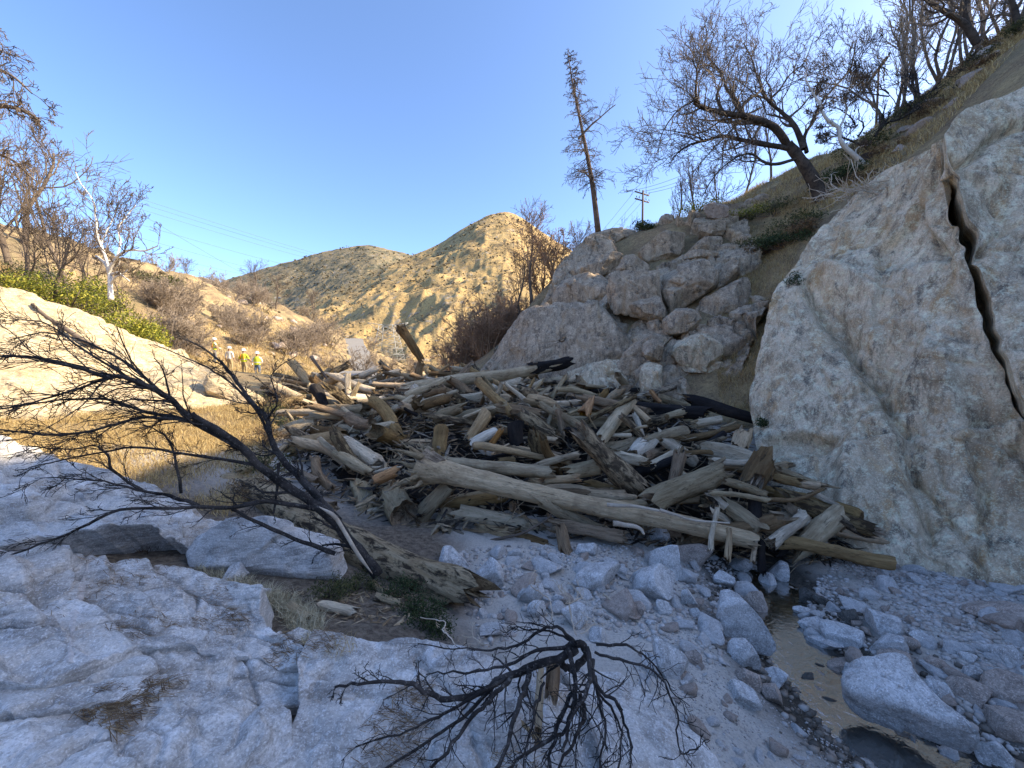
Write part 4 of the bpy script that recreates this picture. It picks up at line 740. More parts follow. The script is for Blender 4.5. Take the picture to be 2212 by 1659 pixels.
H('A', 0, 930, 210, 850, 55, 7.4, 7.8, 'pale', 'pale slats lying in grass at the left of the jam', e1='sharp')
H('A', 90, 1120, 330, 1040, 95, 7.2, 7.0, 'pale', 'pale rounded log half hidden behind the burnt branch', w1=120)
H('A', 520, 960, 640, 1000, 60, 7.2, 7.0, 'brown', 'dark log lump left of the short pinkish log')
H('A', 1120, 1000, 1290, 930, 90, 7.1, 7.3, 'orange', 'orange torn wood at the root of the longest log', spl=10)

# rootball in the back of the jam
b = MB(); C0 = at(824, 832, 16.2); rg = np.random.default_rng(3)
for i in range(46):
    d_ = nrm(rg.normal(size=3)); b.tube([C0, C0 + d_ * .25, C0 + d_ * rg.uniform(.4, .62) + rg.normal(size=3) * .06], [.13, .09, .015], 5)
tag(b.build('rootball', M['brown']), 'dark round rootball in the sunlit back of the jam', 'rootball')

# ------------------------------------------------------------------ jam surface, loose logs, debris
JC = np.array([at(u, v, d) for u, v, d in [(600, 1110, 6.6), (750, 1125, 6.5), (900, 1135, 6.5), (1100, 1145, 6.45), (1300, 1152, 6.4), (1500, 1168, 6.3), (1700, 1185, 6.2), (560, 1060, 7.2), (700, 1075, 7.0), (900, 1080, 7.0), (1100, 1100, 7.0), (1300, 1130, 7.0), (1500, 1140, 6.9), (1650, 1150, 6.8), (1800, 1150, 6.7), (1900, 1190, 6.4),
      (560, 1010, 8.2), (700, 985, 8.4), (900, 970, 8.4), (1100, 975, 8.4), (1300, 970, 8.6), (1500, 995, 8.4), (1640, 1010, 8.1), (600, 930, 10.5), (750, 905, 10.6), (900, 900, 10.5), (1100, 890, 10.8), (1300, 895, 10.7), (1450, 915, 10.3), (1600, 940, 9.6),
      (660, 870, 13), (900, 855, 13.5), (1100, 855, 13.3), (1300, 868, 12.5), (1420, 862, 12.4), (650, 838, 16.5), (900, 828, 17), (1050, 822, 17), (1200, 820, 16), (700, 812, 20), (900, 806, 20.5), (1000, 806, 20)]])
JC[:, 2] += .13 * np.exp(-((JC[:, 1] - 11) / 4.) ** 2)
_dj = np.linalg.norm(JC[:, None, :2] - JC[None, :, :2], axis=-1); _nj = len(JC); _A = np.zeros((_nj + 3, _nj + 3)); _A[:_nj, :_nj] = _dj - np.eye(_nj) * .3
_A[:_nj, _nj] = 1; _A[:_nj, _nj+1:] = JC[:, :2]; _A[_nj, :_nj] = 1; _A[_nj+1:, :_nj] = JC[:, :2].T; _WJ = np.linalg.solve(_A, np.r_[JC[:, 2], 0, 0, 0])
def jz(x, y):
    x = np.asarray(x, float); y = np.asarray(y, float)
    return np.sqrt((x[..., None] - JC[:, 0]) ** 2 + (y[..., None] - JC[:, 1]) ** 2) @ _WJ[:_nj] + _WJ[_nj] + x * _WJ[_nj+1] + y * _WJ[_nj+2]
JPOLY = np.array([at(u, v, d)[:2] for u, v, d in [(530, 1092, 6.85), (800, 1130, 6.5), (1100, 1150, 6.42), (1500, 1170, 6.3), (1680, 1185, 6.2), (1800, 1190, 6.2), (1890, 1200, 6.2), (1760, 1080, 7.2), (1640, 990, 8.3), (1610, 935, 9.7), (1440, 865, 12.3), (1250, 822, 15.6), (1020, 806, 20), (700, 812, 20.5), (600, 842, 16.5), (560, 930, 10.6), (500, 1005, 8.3)]])
def inside(x, y, poly):
    r = np.zeros(np.shape(x), bool); n = len(poly)
    for i in range(n):
        (x0, y0), (x1, y1) = poly[i], poly[(i + 1) % n]; c = ((y0 > y) != (y1 > y)) & (x < (x1 - x0) * (y - y0) / (y1 - y0 + 1e-12) + x0); r ^= c
    return r
# packed debris that fills the jam, coloured near black for the shade in its gaps
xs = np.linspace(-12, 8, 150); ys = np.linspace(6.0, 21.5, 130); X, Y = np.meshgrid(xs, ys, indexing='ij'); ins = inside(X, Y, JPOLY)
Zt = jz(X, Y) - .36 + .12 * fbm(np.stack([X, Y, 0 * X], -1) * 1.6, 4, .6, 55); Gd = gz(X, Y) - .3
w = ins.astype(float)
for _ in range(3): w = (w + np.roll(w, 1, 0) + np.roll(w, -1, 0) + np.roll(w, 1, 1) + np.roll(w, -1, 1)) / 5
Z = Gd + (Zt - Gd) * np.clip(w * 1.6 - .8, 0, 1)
t = NT('packed_debris_gap_shade'); c = t.mix(t.ramp(t.noise(9, 8, .8), [(.42, 0), (.66, 1)]), (.012, .010, .009), (.07, .055, .04)); M['debris'] = t.fin(c, .95, t.bump(t.noise(14, 8, .8), 1., .12))
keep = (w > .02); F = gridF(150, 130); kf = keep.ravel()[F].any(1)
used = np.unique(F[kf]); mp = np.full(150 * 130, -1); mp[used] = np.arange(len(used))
tag(obj('packed_debris', np.stack([X, Y, Z], -1).reshape(-1, 3)[used], mp[F[kf]], M['debris']), 'packed soil and burnt debris filling the log jam, blackened for the shade between logs', kind='stuff')
def rand_in_jam(rg):
    while True:
        x = rg.uniform(-12, 7.5); y = 6.1 + 14.5 * rg.random() ** 1.4
        if inside(np.array(x), np.array(y), JPOLY): return x, y
rg = np.random.default_rng(99); MATS = ['pale', 'grey', 'tan', 'brown', 'bark', 'halfchar', 'char', 'white']; MW = [.22, .16, .18, .16, .14, .07, .05, .02]
LBL = {'pale': 'pale', 'grey': 'grey', 'tan': 'tan', 'brown': 'brown', 'bark': 'dark barked', 'halfchar': 'half burnt', 'char': 'black charred', 'white': 'bleached'}
for i in range(296):
    x, y = rand_in_jam(rg); big = i < 205
    L = rg.uniform(.7, 1.9) if big else rg.uniform(.35, 1.1); r = rg.uniform(.07, .19) if big else rg.uniform(.025, .065)
    a = rg.normal(0, .55) + (PI if rg.random() < .5 else 0); el = rg.normal(0, .28) if rg.random() < .8 else rg.uniform(.4, 1.2)
    if abs(el) > .6: L = min(L, .9)
    d_ = np.array([math.cos(a) * math.cos(el), math.sin(a) * math.cos(el), math.sin(el)]); z = float(jz(np.array(x), np.array(y))) + rg.uniform(-.2, .24) + abs(math.sin(el)) * L * .3
    c = np.array([x, y, z]); mt = rg.choice(MATS, p=MW)
    zone = 'the sunlit back' if y > 14 else ('the middle' if y > 9 else 'the front'); 
    lo_ = make_log('%s %s %s lying loose in %s of the jam' % (('medium sized' if big else 'small'), LBL[mt], 'log' if big else 'stick', zone), c - d_ * L / 2, c + d_ * L / 2, r, r * rg.uniform(.6, 1), mt, 5000 + i * 3,
             group='loose %s %s %s in %s' % (('medium' if big else 'small'), LBL[mt], 'logs' if big else 'sticks', zone), parts=False, k=11 if big else 7, bend=rg.uniform(.02, .12), name='drift_log' if big else 'drift_stick', cat='log' if big else 'stick', e0=rg.choice(['broken', 'sharp', 'worn']), e1=rg.choice(['broken', 'sharp']))
for o in bpy.data.objects:
    if str(o.get('group', '')).startswith('loose '): q = o['label'].split(' lying')[0].replace('medium sized ', ''); WANT.append(('log', o, q))
# fine twigs tangled through the jam: uncountable
b = MB(); rg2 = np.random.default_rng(404)
for i in range(620):
    x, y = rand_in_jam(rg2); p = np.array([x, y, float(jz(np.array(x), np.array(y))) + rg2.uniform(-.22, .06)]); d_ = nrm(rg2.normal(size=3) * np.array([1, .7, .35])); L = rg2.uniform(.3, 1.1); q = [p]
    for k_ in range(5): d_ = nrm(d_ + rg2.normal(size=3) * .22); q.append(q[-1] + d_ * L / 5)
    b.tube(q, np.linspace(1, .35, 6) * rg2.uniform(.005, .014), 4, False)
tag(b.build('twig_tangle', M['grey']), 'fine dead twigs tangled through the log jam', kind='stuff')
# splinters and chips: uncountable
def chips(name, n, sampler, mats, label, smin, smax, seed, flat=.35):
    rg = np.random.default_rng(seed); B_ = [MB() for _ in mats]
    for i in range(n):
        p = sampler(rg)
        if p is None: continue
        L = rg.uniform(smin, smax) ** 1; w = L * rg.uniform(.06, .2); a = rg.uniform(0, 2 * PI); el = rg.normal(0, flat); d_ = np.array([math.cos(a) * math.cos(el), math.sin(a) * math.cos(el), math.sin(el)])
        s = np.array([-math.sin(a), math.cos(a), rg.normal() * .4]); up = np.cross(d_, s); s *= w / 2; up = nrm(up) * w * .3
        b_, m_, e_ = p - d_ * L / 2, p + s * .3, p + d_ * L / 2
        V = [b_ + s, b_ + up, b_ - s * .8, b_ - up * .6, m_ + s * 1.2, m_ + up, m_ - s, m_ - up, e_ + s * .2, e_ + up * .2]
        B_[i % len(mats)].add(V, [[0, 4, 5, 1], [1, 5, 6, 2], [2, 6, 7, 3], [3, 7, 4, 0]], [[4, 8, 5], [5, 9, 6], [6, 9, 7], [7, 8, 4], [5, 8, 9], [7, 9, 8], [0, 1, 2], [0, 2, 3]])
    V = []; Q = []; T = []; n0 = 0; mi_q = []; mi_t = []
    for k_, b_ in enumerate(B_):
        V.append(np.vstack(b_.V)); Q.append(np.vstack(b_.Q) + n0); T.append(np.vstack(b_.T) + n0); n0 += b_.n; mi_q += [k_] * len(Q[-1]); mi_t += [k_] * len(T[-1])
    return tag(obj(name, np.vstack(V), [np.vstack(Q), np.vstack(T)], [M[m] for m in mats], midx=mi_q + mi_t, smooth=False), label, kind='stuff')
def js(rg):
    x, y = rand_in_jam(rg); return np.array([x, y, float(jz(np.array(x), np.array(y))) - rg.uniform(-.04, .26)])
def flatwood(name, a, b):
    t = NT(name); c = t.mix(t.ramp(t.noise(1.7, 6, .8), [(.40, 0), (.60, 1)]), a, b); return t.fin(c, .9)
M['chip_pale'] = flatwood('pale_chips', (.20, .15, .09), (.46, .36, .23)); M['chip_brown'] = flatwood('brown_chips', (.07, .05, .033), (.26, .18, .10)); M['chip_grey'] = flatwood('grey_chips', (.10, .085, .065), (.30, .26, .20)); M['chip_black'] = flatwood('black_chips', (.012, .011, .011), (.05, .045, .04))
chips('wood_splinters', 8000, js, ['chip_pale', 'chip_brown', 'chip_grey', 'chip_black', 'chip_brown', 'chip_black'], 'countless small splinters and chips packed between the logs', .10, .5, 8)
# ------------------------------------------------------------------ stones of the stream bed
import bmesh
def ico(sub):
    bm = bmesh.new(); bmesh.ops.create_icosphere(bm, subdivisions=sub, radius=1.0); V = np.array([v.co[:] for v in bm.verts]); F = np.array([[v.index for v in f.verts] for f in bm.faces]); bm.free(); return V, F
ICO = {k: ico(k) for k in (1, 2, 3, 4)}
def rockV(seed, sub=3, facets=13, amp=.07, boxy=.5):
    V, F = ICO[sub]; V = V.copy(); rg = np.random.default_rng(seed)
    V = np.sign(V) * np.abs(V) ** (1 - boxy * .35)
    for k in range(facets):
        m = nrm(rg.normal(size=3)); lim = rg.uniform(.42, .86); s = V @ m; V = V - np.maximum(s - lim, 0)[:, None] * m
    V = V * (1 + amp * fbm(V * 1.3 + seed, 3, .5, seed))[:, None] + nrm(V) * (.025 * fbm(V * 6 + seed, 3, .6, seed + 3))[:, None]
    return V / np.abs(V).max(0), F
TS = np.r_[np.linspace(.8, 9, 500), np.linspace(9, 60, 300)]
def ground_hit(u, v):
    r = rays(u, v); P = EYE + r * TS[:, None]; below = P[:, 2] < gz(P[:, 0], P[:, 1]); k = int(np.argmax(below)); return P[k], TS[k]
CROP['T'] = (1468.8, 1080., .349)
SN = [0]
def stone(crop, cx, cy, w, h, mat, label, tilt=0., deep=.8, sink=.25, sub=4, name='boulder', cat='boulder', group=None, facets=13, hit=None):
    a, b, s = CROP[crop]; u, v, w, h = a + cx * s, b + cy * s, w * s, h * s; SN[0] += 1
    P, d = ground_hit(u, v + h * .38); W = w * d / FPX; Hh = h * d / FPX / .86
    V, F = rockV(300 + SN[0], sub, facets); V = V * np.array([W / 2, W / 2 * deep, max(Hh, W * .3) / 2])
    c, s_ = math.cos(tilt), math.sin(tilt); V = V @ np.array([[c, 0, -s_], [0, 1, 0], [s_, 0, c]]).T; az = math.atan2(P[0], P[1]); ca, sa = math.cos(az), math.sin(az); V = V @ np.array([[ca, sa, 0], [-sa, ca, 0], [0, 0, 1]]).T
    o = obj(name, V + P + np.array([0, 0, Hh / 2 * (1 - sink * 2) * .8]), F, M[mat]); ANCH.append(('stone', label, P)); return tag(o, label, cat, group)
S_ = [('S', 560, 225, 220, 115, 'stone', 'pale flat block beside the mottled log end', -.1), ('S', 775, 330, 230, 150, 'stone', 'sloping grey rock right of the pale flat block', .4), ('S', 1440, 335, 330, 150, 'stone', 'large flat topped pale block in the middle of the sand', .05),
 ('S', 1870, 235, 265, 215, 'stone', 'big rounded angular boulder below the log jam front', .2), ('S', 1850, 70, 185, 140, 'stone', 'round boulder resting on the right end of the longest log', .1), ('S', 1755, 25, 50, 55, 'stone', 'small stone perched left of the round boulder on the log', 0),
 ('S', 1380, 160, 155, 100, 'stone', 'dark oval stone under the low brown log', .35), ('S', 1800, 385, 290, 190, 'stone', 'long leaning grey boulder left of the stream', .55), ('S', 2050, 190, 240, 150, 'stone_tan', 'sand covered flat slab beneath the prop poles', .15),
 ('S', 1620, 490, 125, 85, 'stone', 'rounded pale stone left of the tan cobble', .1), ('S', 1700, 540, 105, 105, 'stone_tan', 'tan pinkish cobble in the sand centre', 0), ('S', 1870, 540, 115, 80, 'stone', 'grey wedge stone right of the tan cobble', -.2), ('S', 1460, 410, 80, 65, 'stone', 'small round pale stone before the flat topped block', 0),
 ('S', 1512, 402, 42, 58, 'stone_tan', 'tiny upright tan stone before the flat topped block', 0), ('S', 1090, 545, 125, 115, 'stone', 'grey round boulder above the burnt shrub', .1), ('S', 1100, 420, 135, 85, 'stone', 'flat grey stone in the sand left of centre', -.3), ('S', 1012, 445, 95, 75, 'stone', 'pale stone left of the flat grey one', 0),
 ('S', 1215, 485, 100, 68, 'stone', 'pale stone right of the flat grey one', .2), ('S', 1330, 580, 210, 130, 'stone', 'broad pale stone behind the burnt shrub twigs', .1), ('S', 960, 340, 65, 55, 'stone', 'small stone below the sloping grey rock', 0), ('S', 1885, 820, 210, 300, 'stone', 'tall leaning grey boulder in the sand right of the burnt shrub', .7),
 ('S', 2040, 820, 115, 115, 'stone_tan', 'buff stone beside the tall leaning grey boulder', 0), ('S', 1470, 705, 125, 95, 'stone', 'bluish stone just behind the burnt shrub', .2), ('S', 1745, 695, 65, 60, 'stone', 'small pale stone right of the burnt shrub', .4), ('S', 1770, 875, 125, 115, 'stone', 'grey stone behind right twigs of the burnt shrub', .4),
 ('S', 1740, 1010, 75, 85, 'stone', 'upright small stone among right twigs of the shrub', .6), ('S', 1990, 1000, 62, 45, 'stone', 'small pale stone at foot of the tall leaning boulder', 0), ('S', 1785, 630, 75, 35, 'stone', 'thin flat pale stone in open sand', .1), ('S', 2010, 470, 110, 120, 'stone', 'pale angular stone left of the large stream boulder', .3), ('S', 2060, 560, 90, 70, 'stone', 'pale stone at the corner of the large stream boulder', 0),
 ('T', 360, 725, 320, 330, 'stone', 'large angular boulder on the left edge of the stream', .45), ('T', 415, 945, 215, 190, 'stone', 'pale angular block just below the large stream boulder', .2), ('T', 435, 1085, 175, 145, 'stone_tan', 'rust stained boulder at the stream bend', -.1), ('T', 400, 1200, 195, 130, 'stone', 'grey block below the rust stained boulder', .3), ('T', 560, 1180, 135, 135, 'stone_tan', 'rounded block right of the rust stained boulder', .1),
 ('T', 580, 1090, 165, 95, 'stone', 'layered slaty stone above the rounded block', .15), ('T', 545, 500, 115, 115, 'stone', 'pale stone at the stream head below the black post', .1), ('T', 600, 430, 165, 110, 'stone', 'tilted flat stone beside the stream head', .5), ('T', 470, 630, 130, 160, 'stone_tan', 'brown rounded boulder behind the large stream boulder', .4), ('T', 370, 400, 150, 90, 'stone', 'pale rock in front of the prop poles', .2),
 ('T', 270, 490, 140, 100, 'stone', 'pair of pale stones left of the stream head', .2), ('T', 820, 1150, 190, 105, 'stone_tan', 'smooth oval stone lying in the dark water', .45), ('T', 760, 680, 125, 85, 'stone', 'pale triangular stone in midstream', .1), ('T', 810, 770, 170, 95, 'stone', 'pale smooth stone left of its midstream twin', .1), ('T', 1000, 805, 220, 115, 'stone', 'pale long midstream stone, right of its twin', .3),
 ('T', 900, 875, 195, 85, 'stone', 'flat speckled stone below the midstream twins', .1), ('T', 1245, 760, 195, 150, 'stone', 'blocky pale boulder on the far side of the stream', .1), ('T', 1300, 885, 235, 105, 'stone', 'long tilted slab right of the midstream stones', .5), ('T', 1430, 890, 105, 95, 'stone_tan', 'reddish rounded stone on the gravel bar', .2), ('T', 1475, 830, 165, 72, 'stone', 'half buried slab above the reddish stone', .3),
 ('T', 2000, 940, 185, 115, 'stone', 'smooth pale stone on the gravel bar at far right', .25), ('T', 1805, 1060, 125, 105, 'stone', 'grey rounded stone left of the smooth one', .2), ('T', 1785, 960, 95, 85, 'stone', 'round stone above the grey rounded stone', .1), ('T', 2010, 1150, 255, 175, 'stone_tan', 'big banded pink stone at the right edge', .35), ('T', 1370, 1000, 230, 105, 'stone_tan', 'flat stone behind the big wedge boulder', .3),
 ('T', 1600, 1020, 140, 90, 'stone_tan', 'buff stone right of the big wedge boulder top', .4), ('T', 1975, 1560, 210, 170, 'stone', 'angular pale rock in the lower right corner', .4), ('T', 2010, 1340, 290, 150, 'stone_tan', 'long pinkish slab right of the big wedge boulder', .6), ('T', 1590, 1150, 155, 125, 'stone', 'rounded stone against the big wedge boulder', .5), ('T', 1765, 1170, 235, 105, 'stone_tan', 'tan flat stone on the bar near the wedge boulder', .3),
 ('T', 1300, 1380, 145, 100, 'stone_tan', 'oval tan stone under the wedge boulder lip', .3), ('T', 1410, 1470, 135, 105, 'stone_tan', 'brown stone in water below the wedge boulder', .3), ('T', 1490, 1430, 95, 95, 'stone', 'small pale stone under the wedge boulder lip', .2), ('T', 1165, 1330, 115, 75, 'stone_wet', 'wet dark stone left of the wedge boulder', .5), ('T', 1930, 665, 315, 120, 'stone_tan', 'flat tan slab high on the gravel bar', .35),
 ('T', 790, 590, 145, 85, 'stone_wet', 'dark wet stone at the stream head', .1), ('T', 875, 620, 105, 62, 'stone_wet', 'brown wet stone beside the dark one at stream head', .1), ('T', 1060, 715, 135, 95, 'stone_wet', 'dark rounded stone at the water edge', .3), ('T', 630, 800, 62, 40, 'stone_tan', 'tiny tan stone in the water', 0), ('T', 700, 905, 105, 55, 'stone_wet', 'submerged dark stone in the stream bend', 0), ('T', 1000, 1030, 165, 80, 'stone_tan', 'tan stone above the wedge boulder left tip', .2),
 ('T', 735, 1030, 185, 80, 'stone_wet', 'flat wet stone above the smooth oval stone', .2), ('D', 335, 1597, 55, 40, 'stone_tan', 'small rough block on the lowest ledge', .1), ('D', 268, 1632, 88, 52, 'stone_tan', 'flat topped rough rock at the bottom left', 0), ('D', 466, 1521, 38, 36, 'stone', 'angular chip on the soil below the broad slab', .3), ('D', 590, 1385, 56, 40, 'stone', 'grey stone in the notch between the slabs', 0),
 ('D', 640, 1372, 75, 40, 'stone', 'flat grey stone at the notch right side', .1), ('D', 506, 1240, 55, 40, 'stone', 'rock lump in the dirt below the flat topped block', .2), ('D', 552, 1280, 60, 34, 'stone', 'dirty stone right of the rock lump', 0), ('D', 298, 1245, 40, 30, 'stone', 'loose stone on top of the broad slab', 0)]
for a in S_: stone(a[0], a[1], a[2], a[3], a[4], a[5], a[6], tilt=a[7])
hero = [(1000, 1100), (1060, 1040), (1280, 985), (1400, 1020), (1480, 1130), (1640, 1290), (1840, 1495), (1700, 1450), (1540, 1415), (1450, 1372), (1250, 1305), (1100, 1262), (1010, 1190)]
boulder('boulder', [(1468.8 + x * .349, 1080 + y * .349) for x, y in hero], 3.42, .16, .28, M['stone'], 'big flat wedge shaped boulder lying in the stream at lower right', nt=90, nf=50, a=.5, tilt=1.15, seed=91, amp=.02, facets=3, fk=.92)
# medium stones, one object each
rg = np.random.default_rng(17); proto = []
for k in range(12):
    V, F = rockV(900 + k, 3, 13, .06); proto.append([mesh_data('stone', V, F, True, [M[m]]) for m in ('stone', 'stone', 'stone_tan', 'stone_wet')])
zones = [(85, [(1860, 1215), (2240, 1270), (2260, 1600), (2100, 1560), (1900, 1420), (1760, 1330)], 'pebble', 'cobble lying on the gravel bar at the cliff foot', 'cobbles on the gravel bar', (.05, .13)),
         (95, [(960, 1190), (1620, 1190), (1640, 1330), (1560, 1450), (1300, 1330), (1060, 1380)], 'pebble', 'pale cobble scattered in the sand before the log jam', 'cobbles in the sand before the jam', (.05, .16)),
         (50, [(1640, 1250), (1760, 1330), (1960, 1500), (2120, 1640), (1900, 1640), (1720, 1480)], 'pebble', 'cobble lying in or beside the dark stream water', 'cobbles in the stream', (.05, .15)),
         (40, [(1300, 1380), (1560, 1450), (1700, 1560), (1900, 1659), (1600, 1659), (1480, 1560)], 'pebble', 'small cobble on the sandy bank right of the blue slab', 'cobbles on the sandy bank', (.025, .07)),
         (30, [(300, 1470), (700, 1500), (680, 1600), (560, 1659), (420, 1640), (440, 1550)], 'pebble', 'rock fragment in the soil between the foreground slabs', 'fragments between the slabs', (.015, .04))]
for n, poly, nm, lb, gp, (s0, s1) in zones:
    poly = np.array(poly, float); k = 0
    while k < n:
        u = rg.uniform(poly[:, 0].min(), poly[:, 0].max()); v = rg.uniform(poly[:, 1].min(), poly[:, 1].max())
        if not inside(np.array(u), np.array(v), poly): continue
        k += 1; P, d = ground_hit(u, v); s = rg.uniform(s0, s1) * rg.choice([.7, 1, 1, 1.5]); sd_ = float(stream_d(np.array([P[0]]), np.array([P[1]]))[0])
        mi = 3 if sd_ < .3 and rg.random() < .6 else int(rg.choice([0, 1, 2], p=[.4, .3, .3]))
        o = bpy.data.objects.new('cobble', proto[rg.integers(12)][mi]); COL.objects.link(o); sc_ = np.array([1, rg.uniform(.6, .95), rg.uniform(.4, .75)]) * s
        o.location = P + np.array([0, 0, sc_[2] * .35]); o.scale = sc_; o.rotation_euler = (rg.normal() * .25, rg.normal() * .25, rg.uniform(0, 6.28)); tag(o, lb, 'stone', gp); WANT.append(('stone', o, '%s %s cobble' % ('large' if s > .1 else ('medium' if s > .06 else 'small'), ('grey', 'grey', 'tan', 'dark wet')[mi])))
# gravel
def gravel(name, n, polys, label, s0, s1, seed):
    rg = np.random.default_rng(seed); Vi, Fi = ICO[1]; Fi = Fi; pts = []
    for poly in polys:
        poly = np.array(poly, float); W = []
        for u, v in poly: W.append(ground_hit(u, v)[0][:2])
        W = np.array(W); m = n // len(polys); q = np.empty((0, 2))
        while len(q) < m:
            c = rg.uniform(W.min(0), W.max(0), (m * 3, 2)); dn = noise(np.c_[c * 1.6, np.zeros(len(c))], seed); c = c[inside(c[:, 0], c[:, 1], W) & (dn > rg.uniform(-.9, .5, len(c)))]; q = np.vstack([q, c])
        pts.append(q[:m])
    q = np.vstack(pts); z = gz(q[:, 0], q[:, 1]); m = len(q); s = s0 + (s1 - s0) * rg.random(m) ** 3
    V = Vi[None] * (1 + .3 * rg.normal(size=(m, len(Vi), 1)) * .5); a = rg.uniform(0, 6.28, m); ca, sa = np.cos(a), np.sin(a)
    V = V * (s[:, None] * np.c_[np.ones(m), rg.uniform(.55, .95, m), rg.uniform(.35, .7, m)])[:, None]
    x = V[..., 0] * ca[:, None] - V[..., 1] * sa[:, None]; y = V[..., 0] * sa[:, None] + V[..., 1] * ca[:, None]
    V = np.stack([x + q[:, :1], y + q[:, 1:], V[..., 2] + (z + s * .15)[:, None]], -1)
    F = (Fi[None] + (np.arange(m) * len(Vi))[:, None, None]).reshape(-1, 3); tone = np.repeat(rg.random(m), len(Vi))
    return tag(obj(name, V.reshape(-1, 3), F, M['gravel'], smooth=True, attr={'tone': tone}), label, kind='stuff')
t = NT('gravel_mixed'); c = t.ramp(t.attr('tone'), [(0, (.30, .27, .24)), (.3, (.46, .43, .39)), (.55, (.58, .56, .54)), (.75, (.44, .37, .32)), (.9, (.52, .50, .48)), (1, (.2, .185, .17))])
c = t.mix(t.ramp(t.noise(60, 4, .7), [(.45, 0), (.65, .35)]), c, (.2, .18, .16)); M['gravel'] = t.fin(c, .9)
gravel('gravel', 13000, [[(1800, 1190), (2260, 1250), (2300, 1659), (2100, 1600), (1900, 1430), (1740, 1320)], [(1800, 1190), (2260, 1250), (2300, 1659), (2100, 1600), (1900, 1430), (1740, 1320)], [(950, 1180), (1640, 1190), (1660, 1330), (1560, 1450), (1250, 1340), (1040, 1400)],
                      ], 'loose gravel and pebbles of the stream bed', .005, .05, 31)
gravel('fine_gravel', 5000, [[(1280, 1370), (1560, 1440), (1720, 1560), (2000, 1680), (1560, 1680), (1450, 1560)], [(950, 1190), (1640, 1190), (1660, 1330), (1560, 1450), (1250, 1340), (1040, 1400)]], 'fine gravel sprinkled over the sand bank', .003, .014, 37)
rg = np.random.default_rng(61); sl = smooth_pl(np.c_[STREAM[:6], np.zeros(6)], 200); q = sl[rg.integers(0, 200, 4200), :2] + rg.normal(size=(4200, 2)) * .42; z = gz(q[:, 0], q[:, 1]); s = .006 + .05 * rg.random(4200) ** 3.5; Vi, Fi = ICO[1]
V = Vi[None] * (1 + .15 * rg.normal(size=(4200, len(Vi), 1))) * (s[:, None] * np.c_[np.ones(4200), rg.uniform(.6, 1, 4200), rg.uniform(.4, .7, 4200)])[:, None] + np.c_[q, z + s * .2][:, None]; F = (Fi[None] + (np.arange(4200) * len(Vi))[:, None, None]).reshape(-1, 3)
t = NT('wet_gravel'); c = t.ramp(t.attr('tone'), [(0, (.06, .052, .042)), (.5, (.16, .14, .115)), (.8, (.26, .22, .18)), (1, (.42, .40, .37))]); M['wet_gravel'] = t.fin(c, .45)
tag(obj('wet_gravel', V.reshape(-1, 3), F, M['wet_gravel'], attr={'tone': np.repeat(rg.random(4200), len(Vi))}), 'wet dark gravel along the stream channel', kind='stuff')
def soil_s(rg):
    u = rg.uniform(600, 900); v = rg.uniform(1280, 1350); P, d = ground_hit(u, v); return P + np.array([0, 0, .02])
chips('wood_chips', 260, soil_s, ['chip_pale', 'chip_brown'], 'wood chips spilled on the soil below the mottled log', .04, .16, 5, .15)
for k, (x0, y0, x1, y1, w, lb) in enumerate([(625, 1322, 670, 1352, 24, 'tan wood chunk left of the chip pile'), (690, 1318, 770, 1335, 24, 'long tan wood slab on the chip pile'), (818, 1300, 868, 1312, 18, 'pale wood slat right of the chip pile'), (800, 1262, 835, 1290, 14, 'thin pale wood shard above the chip pile')]):
    P0, d0 = ground_hit(x0, y0); P1, d1 = ground_hit(x1, y1); make_log(lb, P0 + [0, 0, .05], P1 + [0, 0, .05], w * d0 / FPX / 2, w * d1 / FPX / 2.4, 'pale', 8800 + k, None, name='wood_chunk', cat='wood', k=8)
H('D', 1163, 1442, 1158, 1588, 24, 2.45, 2.02, 'pale', 'split pale wood slat lying under the burnt shrub', w1=30, group=None, name='driftwood_piece', cat='wood', k=10)
H('D', 1128, 1562, 1165, 1598, 9, 2.05, 1.98, 'pale', 'small wood slat crossing the split pale one', group=None, name='driftwood_piece', cat='wood', k=8)
H('D', 1195, 1440, 1190, 1500, 30, 2.5, 2.35, 'brown', 'dark rotten wood lump under the burnt shrub', group=None, name='driftwood_piece', cat='wood', k=10)
# ------------------------------------------------------------------ trees and branches
def barkmat(name, a, b, spec, amt, k=14., streak=None):
    t = NT(name); c = t.mix(t.ramp(t.noise(k * .35, 6, .65), [(.38, 0), (.62, 1)]), a, b); c = t.mix(t.ramp(t.noise(k * 3, 5, .75), [(.62 - amt * .2, 0), (.68 - amt * .2, amt)]), c, spec)
    return t.fin(c, .88, t.bump(t.noise(k * 1.5, 6, .7), .6, .02), .2)
M['charbark'] = barkmat('charred_bark', (.014, .013, .013), (.06, .054, .050), (.34, .325, .31), .28, 13)
M['oakbark'] = barkmat('scorched_oak_bark', (.045, .035, .028), (.115, .09, .072), (.025, .02, .018), .6, 3)
M['twig'] = barkmat('grey_brown_twig', (.10, .078, .062), (.19, .15, .115), (.05, .04, .03), .3, 4)
M['twig_tan'] = barkmat('tan_grey_twig', (.20, .16, .125), (.34, .28, .22), (.1, .08, .06), .3, 4)
M['twig_red'] = barkmat('reddish_brown_twig', (.26, .165, .105), (.40, .27, .175), (.08, .05, .035), .3, 4)
M['whitebark'] = barkmat('bleached_white_bark', (.62, .58, .52), (.78, .75, .70), (.25, .2, .16), .3, 3)
M['pinebark'] = barkmat('dead_pine_bark', (.10, .066, .045), (.20, .135, .09), (.05, .035, .025), .5, 3)
M['deadtan'] = barkmat('dead_tan_branch', (.40, .33, .25), (.62, .54, .43), (.2, .15, .1), .3, 8)
